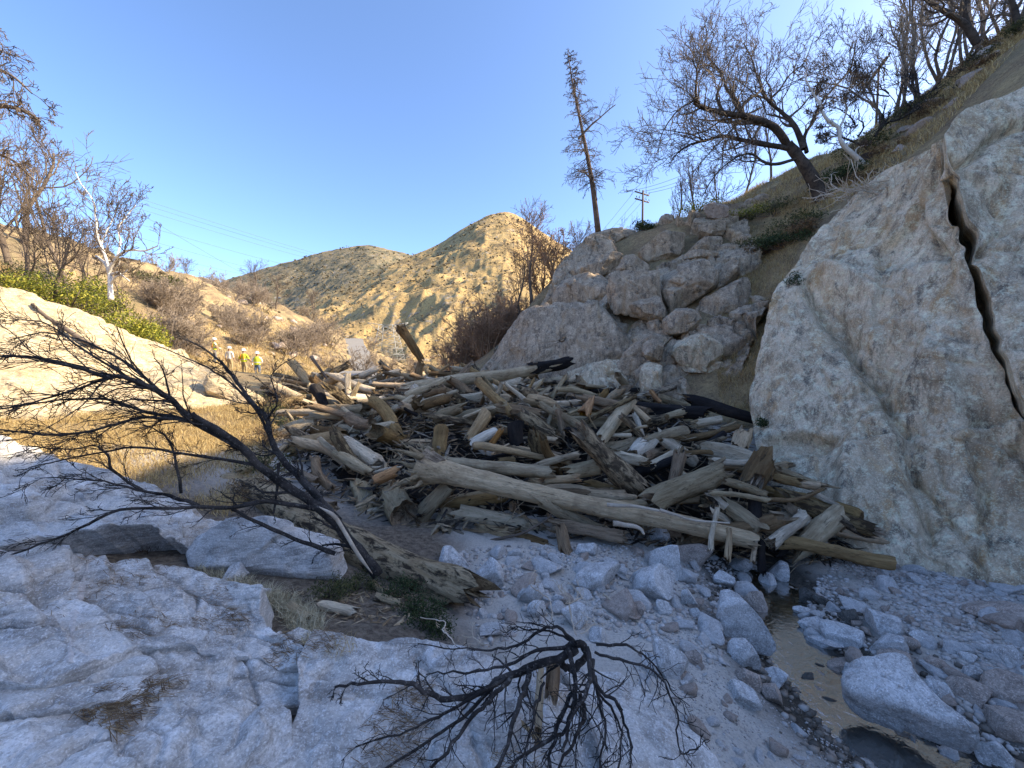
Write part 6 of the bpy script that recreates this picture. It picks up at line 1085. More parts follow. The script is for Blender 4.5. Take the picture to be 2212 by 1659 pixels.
# ------------------------------------------------------------------ leaves, bushes, grass
def leafmat(name, a, b, c_, tr=.25):
    t = NT(name); c = t.ramp(t.attr('tone'), [(0, a), (.55, b), (1, c_)]); t.b.inputs['Subsurface Weight'].default_value = 0
    tb = t.N.new('ShaderNodeBsdfTranslucent'); mx = t.N.new('ShaderNodeMixShader'); mx.inputs[0].default_value = tr; t.setv(tb.inputs[0], c); m = t.fin(c, .6, None, .25)
    out = t.N['Material Output']; t.L(t.b.outputs[0], mx.inputs[1]); t.L(tb.outputs[0], mx.inputs[2]); t.L(mx.outputs[0], out.inputs[0]); return m
M['leaf_lime'] = leafmat('yellow_green_leaves', (.06, .085, .02), (.23, .25, .035), (.50, .45, .07)); M['leaf_olive'] = leafmat('olive_leaves', (.035, .045, .02), (.085, .095, .035), (.17, .16, .06))
M['leaf_dark'] = leafmat('dark_green_leaves', (.018, .03, .012), (.045, .07, .025), (.09, .12, .045)); M['leaf_dry'] = leafmat('dry_brown_leaves', (.08, .05, .03), (.2, .13, .07), (.34, .24, .12)); M['blade'] = leafmat('dry_grass_blades', (.22, .15, .065), (.50, .37, .165), (.70, .57, .30), .3); M['scrub'] = leafmat('grey_olive_scrub', (.085, .07, .04), (.15, .12, .07), (.24, .19, .11), .1); M['blade_pale'] = leafmat('bleached_grass_blades', (.34, .29, .19), (.56, .50, .34), (.72, .66, .48), .3)
def leaf_cloud(C, n, size, rg, up=.3):
    """C: points; leaves as folded diamond shapes"""
    m = len(C); d = nrm(rg.normal(size=(m, 3)) + np.array([0, 0, up])); s = nrm(np.cross(d, rg.normal(size=(m, 3)))); nn = np.cross(d, s); L = size * rg.uniform(.6, 1.3, (m, 1)); w = L * .42
    V = np.stack([C, C + d * L * .5 + s * w * .5 + nn * L * .08, C + d * L, C + d * L * .5 - s * w * .5 + nn * L * .08], 1); F = np.arange(m * 4).reshape(m, 4); T_ = np.repeat(rg.random(m), 4); return V.reshape(-1, 3), F, T_
def bush(name, P, rx, rz, n, size, mat, label, seed, group=None, cat='bush', clumps=9, stem='twig', flat=.0):
    rg = np.random.default_rng(seed); o = empty(name, P, label, cat, group); P = np.asarray(P, float); cc = []; b = MB()
    for k in range(clumps):
        a = rg.uniform(0, 6.28); r = rx * math.sqrt(rg.random()) * .75; c = P + np.array([math.cos(a) * r, math.sin(a) * r, rz * rg.uniform(.3, .85) * (1 - .5 * r / rx)]); cc.append(c); mid = (P + c) / 2 + rg.normal(size=3) * rx * .08; b.tube([P + rg.normal(size=3) * rx * .05, mid, c], [rx * .02, rx * .014, rx * .006], 5)
    cc = np.array(cc); i = rg.integers(0, clumps, n); dr = nrm(rg.normal(size=(n, 3))) * (rg.random((n, 1)) ** .5) * np.array([rx * .42, rx * .42, rz * .36]); Q = cc[i] + dr; Q[:, 2] = np.maximum(Q[:, 2], P[2] + .02)
    V, F, T_ = leaf_cloud(Q, n, size, rg); b.build('stems', M[stem], o); obj('foliage', V, F, M[mat], o, smooth=False, attr={'tone': T_}); return o
def gp(u, v):
    P, d = ground_hit(u, v); return P
for k, (u, d, rx, rz, lb) in enumerate([(60, 17, 1.5, 1.2, 'yellow green bush at the left edge behind the dome'), (150, 17.5, 1.8, 1.9, 'tall yellow green bush left of the white tree'), (205, 19.5, 1.3, 2.0, 'olive green bush just behind the white trunk'), (255, 17.6, 1.5, 1.1, 'bright yellow green bush right of the white trunk'), (300, 18, 1.3, .9, 'low yellow green bush at the end of the leafy row'), (105, 20, 2., 1.9, 'olive bush behind the leafy row on the left')]):
    bush('leafy_bush', on_ground(u, d), rx * 1.15, rz * 1.3, 2900, .13, ('leaf_lime', 'leaf_lime', 'leaf_olive', 'leaf_lime', 'leaf_lime', 'leaf_olive')[k], lb, 600 + k, 'leafy bushes behind the dome', clumps=16)
for k, (u, d, rx, rz, mt, lb) in enumerate([(-20, 18, 1.6, 1.2, 'leaf_olive', 'dark olive bush at the left picture edge'), (1590, 19.5, 1.3, .7, 'leaf_lime', 'low sunlit green mat beneath the oak limbs'), (1660, 18.5, 1.5, .9, 'leaf_olive', 'dense green bush just left of the oak trunk'), (1500, 21.5, 1.3, .9, 'leaf_lime', 'yellow green bush on the ridge left of the rock stack'), (1720, 15.8, 1.2, .7, 'leaf_olive', 'olive bush below the oak trunk'), (1690, 15.4, 1.1, .6, 'leaf_dark', 'dark bush in the gully below the oak'), (1640, 17., 1.3, .6, 'leaf_olive', 'olive scrub right of the rock stack'), (1800, 16.5, 1.1, .7, 'leaf_dark', 'dark green bush right of the oak trunk'), (1850, 17.5, 1.2, .7, 'leaf_olive', 'olive bush under the bleached tree'), (1940, 17.5, 1.2, .6, 'leaf_olive', 'olive bush below the charred tree stems'),
      (1236, 19.3, .55, .55, 'leaf_dark', 'round dark green bush on the dome ledge'), (1385, 21.5, .7, .6, 'leaf_dark', 'dark green bush on the ridge right of the pine'), (1150, 21.5, .9, .6, 'leaf_dark', 'dark shrub at the dome left shoulder'), (1690, 13.6, .8, .6, 'leaf_dry', 'reddish dry bush in the gully beside the cliff'), (1740, 15., .9, .5, 'leaf_dry', 'rusty dry bush above the cliff edge'), (1660, 16.0, 1.0, .5, 'leaf_dry', 'brown dry bush in the gully middle'), (1620, 14.2, .5, .35, 'leaf_olive', 'small olive plant between boulders and gully'), (325, 33, 2.0, 1.3, 'leaf_olive', 'dark bush on the left hill crest'), (350, 38, 2.2, 1.2, 'leaf_olive', 'second dark bush on the left hill crest'), (640, 48, 2.2, 1.4, 'leaf_olive', 'dark green bush on the far left slope')]):
    bush('green_bush', on_ground(u, d), rx, rz, 1500, .10 if d < 30 else .2, mt, lb, 700 + k, 'scattered bushes', clumps=11)
for k, (u, v, rx, rz, lb) in enumerate([(700, 1290, .28, .22, 'small grey green plant left of the mottled log'), (770, 1275, .22, .2, 'small grey green plant at the burnt branch butt'), (850, 1290, .26, .26, 'green plant beside the mottled log'), (890, 1320, .28, .32, 'dark green plant in front of the mottled log'), (915, 1345, .26, .24, 'dark green plant nearest the burnt shrub'), (945, 1365, .2, .18, 'lowest green plant at the slab edge')]):
    bush('green_plant', gp(u, v), rx, rz, 900, .028, 'leaf_dark' if k > 1 else 'leaf_olive', lb, 760 + k, 'green plants by the mottled log', 'plant', clumps=12)
for k, (u, v, d, r, lb) in enumerate([(1745, 740, 9.55, .30, 'dark green plant growing from the cliff crack'), (1785, 815, 9.0, .2, 'second green plant lower in the cliff crack'), (1715, 610, 10.1, .3, 'wispy plant on the cliff left edge'), (1640, 905, 9.3, .2, 'small plant at the cliff foot by the jam')]):
    bush('cliff_plant', at(u, v, d) + np.array([-.1, -.25, -.15]), r, r * 1.3, 420, .05, 'leaf_dark', lb, 790 + k, 'plants on the cliff', 'plant', clumps=7)
for k, (u, d, rx, rz) in enumerate([(585, 11., .8, .5), (610, 12., .9, .6), (600, 9.6, .7, .5), (560, 8.6, .6, .45), (575, 7.6, .6, .5), (545, 6.6, .5, .35), (600, 13.5, .9, .5)]):
    bush('dry_shrub', on_ground(u, d), rx, rz, 900, .05, ('leaf_olive', 'leaf_dry')[k % 2], ['olive weed clump at the left edge of the jam', 'dry weed clump behind the jam left edge', 'olive weed clump nearest the jam left corner', 'brown weed clump in the shaded grass', 'olive weed clump behind the burnt branch', 'brown weed clump beside the mottled log top', 'olive weed clump nearest the workers'][k], 820 + k, 'weeds left of the jam', 'weeds', clumps=10)
for k, (u, d, rx, mt) in enumerate([(1960, 19, 1.0, 'leaf_dry'), (2010, 18, .9, 'leaf_olive'), (2060, 18.5, 1.1, 'leaf_dry'), (2100, 17, .8, 'leaf_olive'), (2140, 18, 1.0, 'leaf_dry'), (2190, 17.5, 1.0, 'leaf_dry'), (1990, 16, .7, 'leaf_dry'), (2090, 15, .6, 'leaf_dry'), (2170, 15, .7, 'leaf_olive'), (1900, 15.6, .7, 'leaf_dry'), (1850, 15.2, .6, 'leaf_dry'), (2120, 21, 1.2, 'leaf_olive'), (2040, 21, 1.2, 'leaf_dry')]):
    bush('slope_bush', on_ground(u, d), rx, rx * .6, 900, .09, mt, '%s scrub clump on the steep slope above the cliff' % ('brown' if mt == 'leaf_dry' else 'olive'), 860 + k, '%s scrub above the cliff' % ('brown' if mt == 'leaf_dry' else 'olive'), clumps=9)
for k in range(26):
    u = 1880 + 14 * k; d = 14.6 + 4.5 * ((k * 37) % 11) / 11; P = on_ground(u, d); o = bpy.data.objects.new('slope_rock', proto[k % 12][2]); COL.objects.link(o); s = .18 + .4 * ((k * 53) % 17) / 17; o.location = P; o.scale = (s, s * .8, s * .6); o.rotation_euler = (0, 0, k * 1.3); tag(o, 'weathered rock on the steep slope above the cliff', 'rock', 'rocks above the cliff')
def grass(name, n, poly, label, h, seed, mat='blade', clump=.5, wmul=1., dens=None):
    rg = np.random.default_rng(seed); W = np.array([p[:2] for p in poly]); q = np.empty((0, 2))
    while len(q) < n:
        c = rg.uniform(W.min(0), W.max(0), (n * 3, 2)); dn = noise(np.c_[c * 1.3, np.zeros(len(c))], seed); q = np.vstack([q, c[inside(c[:, 0], c[:, 1], W) & (dn > rg.uniform(-1, .6, len(c)))]])
    q = q[:n]; z = gz(q[:, 0], q[:, 1]); B_ = np.c_[q, z - .01]; L = h * rg.uniform(.4, 1.2, (n, 1)); d = nrm(np.c_[rg.normal(size=(n, 2)) * .45, np.ones(n)]); s = nrm(np.c_[rg.normal(size=(n, 2)), np.zeros(n)]) * h * .022 * wmul
    bend = np.c_[rg.normal(size=(n, 2)) * .35, -.15 * np.ones(n)] * L; V = np.stack([B_ - s, B_ + s, B_ + d * L * .55 + s * .7, B_ + d * L * .55 - s * .7, B_ + d * L + bend], 1); i = np.arange(n)[:, None] * 5
    return tag(obj(name, V.reshape(-1, 3), [i + [0, 1, 2, 3], i + [3, 2, 4]], M[mat], smooth=False, attr={'tone': np.repeat(rg.random(n), 5)}), label, kind='stuff')
grass('dry_grass', 30000, [at(-200, 930, 8.), at(-100, 905, 9.), at(300, 905, 10.), at(560, 880, 13.), at(600, 930, 10.), at(570, 1050, 7.), at(480, 1110, 5.6), at(300, 1010, 6.2), at(0, 950, 6.)], 'golden dry grass in the gully between dome and slab', .20, 1)
grass('dry_grass', 14000, [at(1560, 880, 11.2), at(1540, 700, 14.4), at(1600, 480, 19.), at(1750, 430, 16.4), at(1710, 560, 14.), at(1640, 880, 10.6)], 'dry grass and weeds in the gully between outcrop and cliff', .24, 2)
grass('dry_grass', 26000, [at(1300, 500, 22), at(1480, 460, 21), at(1600, 440, 21), at(1780, 430, 15.), at(1900, 370, 14.), at(2060, 270, 13.), at(2260, 160, 13), at(2200, 40, 24), at(1800, 330, 22), at(1500, 420, 25)], 'dry grass along the right hand ridge', .35, 3, wmul=1.3)
grass('dry_grass', 9000, [at(-100, 640, 15), at(100, 690, 16), at(300, 735, 17.5), at(450, 780, 19.), at(430, 760, 24), at(200, 680, 22), at(-100, 600, 20)], 'tall dry grass behind the sunlit dome', .45, 4, wmul=1.2)
grass('dry_grass', 14000, [at(440, 790, 24), at(640, 800, 22), at(760, 790, 34), at(720, 740, 60), at(560, 690, 55), at(430, 740, 34)], 'sunlit dry grass on the slope behind the workers', .5, 5, wmul=1.6)
grass('dry_grass', 2600, [gp(560, 1270), gp(640, 1300), gp(700, 1340), gp(680, 1420), gp(600, 1330), gp(420, 1230)], 'sparse dry stems in the soil between the slabs', .16, 6, 'blade_pale')
def tuft(P, n, h, label, seed, mat='blade_pale', spread=.1):
    rg = np.random.default_rng(seed); B_ = np.asarray(P) + np.c_[rg.normal(size=(n, 2)) * spread, np.zeros(n)]; L = h * rg.uniform(.5, 1.2, (n, 1)); d = nrm(np.c_[rg.normal(size=(n, 2)) * .6, np.ones(n)]); s = nrm(np.c_[rg.normal(size=(n, 2)), np.zeros(n)]) * h * .010; bend = np.c_[d[:, :2] * .5, -.35 * np.ones(n)] * L
    V = np.stack([B_ - s, B_ + s, B_ + d * L * .6 + s * .7, B_ + d * L * .6 - s * .7, B_ + d * L + bend], 1); i = np.arange(n)[:, None] * 5
    return tag(obj('grass_tuft', V.reshape(-1, 3), [i + [0, 1, 2, 3], i + [3, 2, 4]], M[mat], smooth=False, attr={'tone': np.repeat(rg.random(n), 5)}), label, 'grass', 'grass tufts among the foreground rocks')
def on_slab(key, u, v):
    G = SL[key]; uu, vv = proj(G); return pick(G, uu, vv, u, v)
for k, (P, n, h, mt, lb) in enumerate([(gp(765, 1510), 150, .26, 'blade_pale', 'bleached grass tuft beside the middle slab'), (gp(745, 1590), 150, .26, 'blade_pale', 'bleached grass tuft at the bottom of the slab gap'), (gp(690, 1440), 110, .2, 'blade', 'dry grass tuft in the notch between slabs'), (on_slab('mid', 735, 1410), 70, .14, 'blade', 'short dry tuft on the middle slab top'), (on_slab('bot', 60, 1530), 60, .1, 'blade', 'small dry tuft under the broad slab ledge'), (gp(330, 1190), 80, .28, 'leaf_dry', 'reddish dry weeds in the undercut'), (gp(395, 1180), 80, .3, 'leaf_dry', 'brown dry weeds before the undercut'), (gp(500, 1210), 110, .18, 'blade', 'dry tuft on the flat topped block front'), (gp(640, 1460), 70, .2, 'leaf_dark', 'green sprig tuft in the slab notch')]): tuft(P, n, h, lb, 900 + k, mt, .05)
# brown needles lying on the slabs
rg = np.random.default_rng(12); V = []; Fq = []
for key, m in (('low', 1100), ('up', 500), ('mid', 700), ('bot', 900)):
    G = SL[key].reshape(-1, 3); dn = noise(G * 3.1, 6); G = G[dn > .15]; p = G[rg.integers(0, len(G), m)]; a = rg.normal(.25, .6, m); L = rg.uniform(.03, .10, m); d = np.c_[np.cos(a), np.sin(a), rg.normal(size=m) * .12 - .15 * np.cos(a)] * L[:, None]; s = np.c_[-np.sin(a), np.cos(a), np.zeros(m)] * .0016
    p = p + np.array([0, 0, .012]); V.append(np.stack([p - s, p + s, p + d + s, p + d - s], 1).reshape(-1, 3))
V = np.vstack(V); tag(obj('needle_litter', V, np.arange(len(V)).reshape(-1, 4), M['leaf_dry'], smooth=False, attr={'tone': np.repeat(rg.random(len(V) // 4), 4)}), 'brown pine needle litter on the granite slabs', kind='stuff')
# far shrubs: uncountable dots on the mountains and hills
def blobs(name, pts, s, mat, label, seed):
    rg = np.random.default_rng(seed); Vi, Fi = ICO[2]; m = len(pts); V = Vi[None] * (1 + .35 * rg.normal(size=(m, len(Vi), 1))); V = V * (s[:, None, None] * np.array([1, 1, .7])) + pts[:, None]; F = (Fi[None] + (np.arange(m) * len(Vi))[:, None, None]).reshape(-1, 3)
    return tag(obj(name, V.reshape(-1, 3), F, M[mat], smooth=False, attr={'tone': np.repeat(rg.random(m), len(Vi))}), label, kind='stuff')
rg = np.random.default_rng(2)
G = MTA[4:, :].reshape(-1, 3); G = G[(fbm(G / 60., 4, .6, 3) > rg.uniform(-.5, .5, len(G)))]; p = G[rg.integers(0, len(G), 5200)] + rg.normal(size=(5200, 3)) * np.array([3, 6, .3]); dist = np.linalg.norm(p[:, :2], axis=1)
blobs('chaparral', p, .0022 * dist * rg.uniform(.3, 1.1, len(p)) ** 1.3 + .2, 'scrub', 'dark scrub dotting the golden mountain', 4)
G = MTB[2:, :].reshape(-1, 3); p = G[rg.integers(0, len(G), 2600)] + rg.normal(size=(2600, 3)) * np.array([5, 9, .5]); blobs('chaparral', p, .0022 * np.linalg.norm(p[:, :2], axis=1) * rg.uniform(.3, 1.1, len(p)), 'scrub', 'dark scrub dotting the grey mountain', 6)
q = rg.uniform((-60, 28), (20, 110), (1500, 2)); q = q[(q[:, 0] / q[:, 1] < .02) & (noise(np.c_[q * .12, np.zeros(len(q))], 3) > -.2)]; p = np.c_[q, gz(q[:, 0], q[:, 1])]; blobs('hill_scrub', p, rg.uniform(.12, .5, len(p)), 'scrub', 'low scrub scattered over the left hills', 8)
# rocks on the far left slope
rg = np.random.default_rng(6)
for k in range(34):
    u = rg.choice([rg.uniform(470, 600), rg.uniform(560, 720)]); d = rg.uniform(36, 62); P = on_ground(u, d); o = bpy.data.objects.new('slope_rock', proto[rg.integers(12)][2]); COL.objects.link(o); s = rg.uniform(.25, .9); o.location = P + np.array([0, 0, s * .1]); o.scale = (s, s * .8, s * .7); o.rotation_euler = (0, 0, rg.uniform(0, 6)); tag(o, 'pale rock on the sunlit slope behind the workers', 'rock', 'pale rocks on the far slope')
# ------------------------------------------------------------------ road, poles, tower, wires
def plain(name, c, r=.7, met=0.):
    t = NT(name); m = t.fin(t.mix(t.ramp(t.noise(6, 5, .6), [(.4, 0), (.6, 1)]), tuple(x * .85 for x in c), c), r); t.b.inputs['Metallic'].default_value = met; return m
M['asphalt'] = plain('road_asphalt', (.24, .23, .215), .9); M['polewood'] = plain('pole_wood', (.16, .115, .08), .9); M['steel'] = plain('galvanised_steel', (.42, .42, .40), .5, .3); M['wire'] = plain('wire_grey', (.12, .12, .125), .6); M['ceramic'] = plain('insulator', (.10, .09, .085), .3)
rc = smooth_pl([at(690, 840, 21.), at(730, 820, 26.), at(775, 800, 34.), at(790, 780, 46.), at(772, 770, 62.), at(760, 760, 80)], 60); tn = nrm(np.gradient(rc, axis=0) * np.array([1, 1, 0])); nn = np.stack([tn[:, 1], -tn[:, 0], 0 * tn[:, 0]], -1)
R_ = rc[:, None] + nn[:, None] * (np.linspace(-1.5, 1.5, 9))[None, :, None]; zz = gz(R_[..., 0], R_[..., 1]); R_[..., 2] = np.maximum(zz.max(1)[:, None], zz) + .05
tag(obj('road', R_.reshape(-1, 3), gridF(60, 9), M['asphalt'], origin=None), 'pale road winding into the valley behind the jam', kind='structure')
def power_pole(base, h, label, arms=2, rz=0.3, r=.14):
    o = empty('power_pole', base, label, 'power pole', 'power poles'); b = MB(); b.tube([base, base + [0, 0, h]], [r, r * .7], 10); b.build('pole', M['polewood'], o)
    for k in range(arms):
        z = h - .35 - k * .9; c = base + np.array([0, 0, z]); dx = np.array([math.cos(rz), math.sin(rz), 0]); b = MB(); R3 = np.array([[math.cos(rz), -math.sin(rz), 0], [math.sin(rz), math.cos(rz), 0], [0, 0, 1]]); b.box(c + np.array([-math.sin(rz), math.cos(rz), 0]) * .15, (2.6, .12, .14), R3); a_ = b.build('crossarm', M['polewood'], o)
        for f in (-1.15, -.6, .6, 1.15):
            b = MB(); p = c + dx * f; b.tube([p + [0, 0, .08], p + [0, 0, .2], p + [0, 0, .22], p + [0, 0, .32]], [.03, .03, .07, .05], 8); i_ = b.build('insulator', M['ceramic'], a_)
    return o
pb = on_ground(1384, 52.); pb[2] = at(1384, 500, 52.)[2] - 2.5; ph = at(1384, 418, 52.)[2] - pb[2]; power_pole(pb, ph, 'wooden power pole with two crossarms on the ridge right of the pine', 2, .5, .16)
p2 = on_ground(1872, 24.); h2 = at(1880, 165, 24.)[2] - p2[2]; power_pole(p2, h2, 'wooden power pole behind the bleached tree', 1, 1.2, .07)
def wire(P, Q, sag, r0, r1, label, grp):
    f = np.linspace(0, 1, 30)[:, None]; X = P + (Q - P) * f; X[:, 2] -= sag * 4 * (f * (1 - f))[:, 0]; b = MB(); b.tube(X, np.linspace(r0, r1, 30), 4); tag(b.build('power_line', M['wire']), label, 'power line', grp)
for k, f in enumerate((-1.1, .1, 1.1)):
    wire(pb + np.array([f, f * .4, ph - .1]), p2 + np.array([f, 0, h2 - .1]), 1.2, .022, .012, 'thin wire strung between the two wooden poles', 'wires between the poles'); wire(pb + np.array([f, f * .4, ph - .1]), at(1150 + k * 6, 640, 200.), 3., .022, .05, 'thin wire leaving the ridge pole toward the valley', 'wires into the valley')
for k, (a, c, d) in enumerate([((150, 380, 90), (720, 556, 800), 2), ((150, 392, 92), (715, 560, 800), 2), ((150, 405, 95), (690, 562, 800), 2), ((150, 440, 95), (640, 575, 700), 2), ((150, 470, 90), (600, 590, 700), 2), ((200, 400, 90), (565, 612, 500), 1), ((150, 505, 90), (560, 598, 600), 1)]):
    wire(at(*a), at(*c), d, .03, .16, ['topmost overhead power line on the left', 'overhead power line just below the topmost one', 'third overhead power line from the top on the left', 'fourth overhead power line from the top on the left', 'fifth overhead power line from the top on the left', 'power line crossing steeply under the others', 'lowest overhead power line on the left'][k], 'overhead lines on the left')
tb_ = on_ground(838, 85.); o = empty('lattice_tower', tb_, 'pale steel lattice tower behind the jam', 'tower'); H_ = at(838, 702, 85.)[2] - tb_[2]; W_ = 3.2
def lerp_leg(sx, sy, f): return tb_ + np.array([sx * W_ * (1 - .55 * f), sy * W_ * (1 - .55 * f), H_ * f])
for sx in (-1, 1):
    for sy in (-1, 1): b = MB(); b.tube([lerp_leg(sx, sy, 0) - [0, 0, 2], lerp_leg(sx, sy, 1)], .06, 4); b.build('leg', M['steel'], o)
fs = np.linspace(0, 1, 7)
for f0, f1 in zip(fs[:-1], fs[1:]):
    for s in ((-1, -1, 1, -1), (1, -1, 1, 1), (1, 1, -1, 1), (-1, 1, -1, -1)):
        b = MB(); b.tube([lerp_leg(s[0], s[1], f0), lerp_leg(s[2], s[3], f1)], .03, 4); b.build('brace', M['steel'], o); b = MB(); b.tube([lerp_leg(s[2], s[3], f0), lerp_leg(s[0], s[1], f1)], .03, 4); b.build('brace', M['steel'], o)
        b = MB(); b.tube([lerp_leg(s[0], s[1], f1), lerp_leg(s[2], s[3], f1)], .03, 4); b.build('strut', M['steel'], o)
for sx in (-1, 1): b = MB(); t0 = tb_ + np.array([0, 0, H_]); b.tube([t0 + [sx * W_ * .4, 0, 0], t0 + [sx * 4.5, 0, .5]], .07, 4); b.tube([t0 + [sx * W_ * .45, 0, -1.6], t0 + [sx * 4.5, 0, .5]], .05, 4); b.build('cross_arm', M['steel'], o)
# ------------------------------------------------------------------ workers
M['skin'] = plain('skin', (.42, .26, .18), .6); M['hivis'] = plain('hi_vis_yellow', (.62, .70, .05), .7); M['hivis_o'] = plain('hi_vis_orange', (.75, .22, .03), .7); M['whitecloth'] = plain('white_shirt', (.78, .77, .72), .8); M['denim'] = plain('denim', (.10, .14, .22), .9); M['khaki'] = plain('khaki_trousers', (.40, .31, .18), .9); M['grey_tr'] = plain('grey_trousers', (.17, .17, .18), .9); M['hat'] = plain('white_hard_hat', (.82, .82, .80), .3); M['boot'] = plain('boots', (.05, .04, .035), .8); M['silver'] = plain('reflective_tape', (.7, .7, .68), .35); M['darkcloth'] = plain('dark_shirt', (.08, .08, .09), .9)
def person(P, rz, label, shirt, trousers, vest, arms, skin_arms=False):
    J = {}; nodes = []; edges = []
    def j(n, x, y, z, r, par=None, ry=None):
        J[n] = len(nodes); nodes.append((x, y, z, r, ry or r))
        if par is not None: edges.append((J[par], J[n]))
    j('pelvis', 0, 0, .95, .15, None, .11); j('waist', 0, 0, 1.10, .145, 'pelvis', .10); j('chest', 0, 0, 1.32, .17, 'waist', .12); j('should', 0, 0, 1.45, .13, 'chest', .09); j('neck', 0, .01, 1.53, .058, 'should'); j('jaw', 0, -.015, 1.60, .075, 'neck', .085); j('head', 0, -.005, 1.69, .085, 'jaw', .10); j('crown', 0, .01, 1.75, .06, 'head', .07)
    for s, n in ((-1, 'l'), (1, 'r')):
        j('hip' + n, s * .10, 0, .90, .10, 'pelvis'); j('knee' + n, s * .12, -.03, .50, .068, 'hip' + n); j('ank' + n, s * .13, .02, .10, .048, 'knee' + n); j('toe' + n, s * .15, -.15, .04, .042, 'ank' + n)
        e, h = arms[0 if s < 0 else 1]; j('sh' + n, s * .20, 0, 1.43, .065, 'should'); j('el' + n, s * e[0], e[1], e[2], .048, 'sh' + n); j('wr' + n, s * h[0], h[1], h[2], .035, 'el' + n); d = nrm(np.array([h[0] * s - e[0] * s, h[1] - e[1], h[2] - e[2]])); j('palm' + n, s * h[0] + d[0] * .07, h[1] + d[1] * .07, h[2] + d[2] * .07, .04, 'wr' + n, .022); 
        for q in range(4): j('f%d' % q + n, s * h[0] + d[0] * .15 + (q - 1.5) * .018, h[1] + d[1] * .15 - .01, h[2] + d[2] * .15, .009, 'palm' + n)
        j('th' + n, s * h[0] + d[0] * .09, h[1] + d[1] * .09 - .05, h[2] + d[2] * .09, .010, 'palm' + n)
    me = bpy.data.meshes.new('body'); me.from_pydata([q[:3] for q in nodes], edges, []); o = bpy.data.objects.new('tmp', me); COL.objects.link(o); md = o.modifiers.new('s', 'SKIN'); ss = o.modifiers.new('u', 'SUBSURF'); ss.levels = 1
    for v, q in zip(me.skin_vertices[0].data, nodes): v.radius = (q[3], q[4])
    me.skin_vertices[0].data[0].use_root = True; dg = bpy.context.evaluated_depsgraph_get(); bm_ = bpy.data.meshes.new_from_object(o.evaluated_get(dg)); bpy.data.objects.remove(o)
    bm_.name = 'body'; bm_.materials.clear()
    for m in ('skin', shirt, trousers, 'boot'): bm_.materials.append(M[m])
    for p in bm_.polygons:
        x, y, z = p.center; arm = abs(x) > .2 and z > .6; p.use_smooth = True
        p.material_index = 3 if z < .13 else (2 if z < 1.0 and not arm else (0 if z > 1.5 else 1))
        if arm:
            for s, (e, h) in zip((-1, 1), arms):
                if x * s > 0 and (np.linalg.norm(np.array([x, y, z]) - np.array([s * h[0], h[1], h[2]])) < .18 or (skin_arms and np.linalg.norm(np.array([x, y, z]) - np.array([s * e[0], e[1], e[2]])) < .17)): p.material_index = 0
    root = empty('person', P, label, 'person', None); root.rotation_euler = (0, 0, rz); c = bpy.data.objects.new('body', bm_); COL.objects.link(c); c.parent = root
    def child(nm, b, m): q = bpy.data.objects.new(nm, mesh_data(nm, np.vstack(b.V), ([np.vstack(b.Q)] if b.Q else []) + ([np.vstack(b.T)] if b.T else []), True, [M[m]])); COL.objects.link(q); q.parent = root; return q
    b = MB(); th = np.linspace(0, 2 * PI, 17)[:-1]; rows = [(.145, 1.715), (.122, 1.725), (.125, 1.76), (.115, 1.81), (.08, 1.85), (.02, 1.868)]; V = np.array([[r * math.cos(a), r * 1.2 * math.sin(a) - (.03 if i == 0 and math.sin(a) < 0 else 0), z] for i, (r, z) in enumerate(rows) for a in th]); b.add(V, gridF(6, 16, wrap=True)); child('hard_hat', b, 'hat')
    if vest:
        b = MB(); prof = [(.185, .135, .98), (.19, .14, 1.1), (.205, .155, 1.25), (.21, .155, 1.38), (.17, .125, 1.47), (.10, .08, 1.52)]; V = np.array([[rx * math.cos(a), ry * math.sin(a), z] for rx, ry, z in prof for a in th]); b.add(V, gridF(6, 16, wrap=True)); v_ = child('safety_vest', b, vest)
        b = MB(); V = np.array([[.201 * math.cos(a), .151 * math.sin(a), z] for z in (1.12, 1.17) for a in th]); b.add(V, gridF(2, 16, wrap=True)); q = child('reflective_band', b, 'silver' if vest == 'hivis' else 'hivis_o'); q.parent = v_
        if vest == 'hivis':
            for s in (-1, 1): b = MB(); b.box((s * .10, .155, 1.30), (.05, .03, .34)); q = child('vest_stripe', b, 'hivis_o'); q.parent = v_
    return root
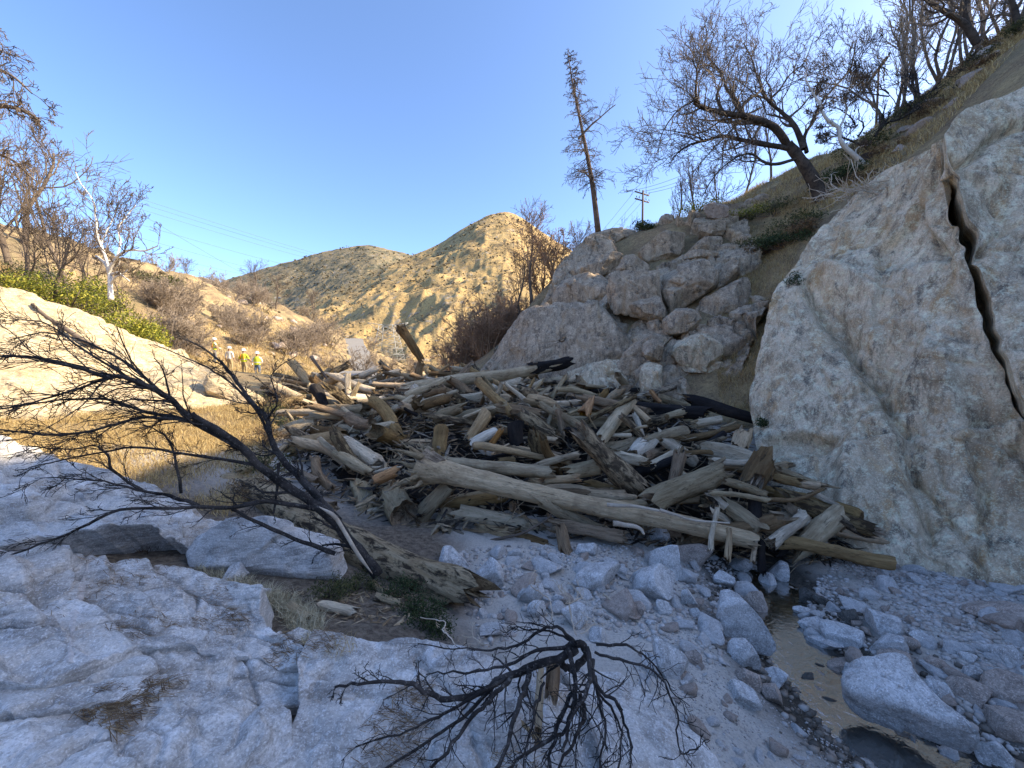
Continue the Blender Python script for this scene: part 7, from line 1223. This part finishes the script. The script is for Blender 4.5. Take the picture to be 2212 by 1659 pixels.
def pers(u, v, d, *a, **k): p = at(u, v, d); p[2] = min(p[2], 99); return person(p, *a, **k)
relax = (((.27, .02, 1.15), (.28, -.06, .92)), ((.27, .02, 1.15), (.28, -.06, .92)))
person(on_ground(553, 25.), .25, 'worker in hi vis vest and blue jeans, rightmost of the four', 'whitecloth', 'denim', 'hivis', (((.30, -.02, 1.17), (.22, -.2, 1.05)), ((.30, -.02, 1.17), (.24, -.2, 1.08))))
person(on_ground(524, 25.6), PI * .96, 'worker in bright yellow vest and khaki trousers, second from right', 'hivis', 'khaki', 'hivis', (((.36, 0, 1.20), (.46, -.1, 1.02)), ((.36, 0, 1.22), (.46, -.1, 1.08))))
person(on_ground(493, 27.), PI * 1.02, 'worker in white shirt and white hard hat, third from right', 'whitecloth', 'khaki', None, relax)
person(on_ground(461, 27.6), PI * .8, 'worker with hi vis vest and grey trousers, leftmost of the four', 'whitecloth', 'grey_tr', 'hivis', (((.28, -.06, 1.16), (.16, -.26, 1.12)), ((.30, 0, 1.16), (.26, -.18, 1.0))), skin_arms=True)
# ------------------------------------------------------------------ labels that single out look-alikes by what they lie beside
ORD = ['', 'second ', 'third ', 'fourth ', 'fifth ', 'sixth ', 'seventh ', 'eighth ', 'ninth ', 'tenth ', 'eleventh ', 'twelfth ', 'thirteenth ', 'fourteenth ', 'fifteenth ']
seen = {}
for kind, o, pre in WANT:
    p = np.array(o.matrix_world.translation) if o.matrix_world.translation.length > 0 else np.array(o.location); p = np.array(o.location)
    u, v = proj(p); best = None
    for k2, lb, q in ANCH:
        if k2 == kind and len(lb.split()) <= (8 if kind == 'log' else 9):
            d = np.linalg.norm(p - q)
            if best is None or d < best[0]: best = (d, lb, q)
    a, b = proj(best[2]); side = ('left of' if u < a else 'right of') if abs(u - a) > abs(v - b) else ('above' if v < b else 'below')
    seen.setdefault('%s %s the %s' % (pre, side, best[1]), []).append((best[0], o))
for lb, L in seen.items():
    for k, (d, o) in enumerate(sorted(L, key=lambda q: q[0])): o['label'] = ORD[min(k, 14)] + lb
for o in TMPP:
    if '_o' in o: del o['_o']
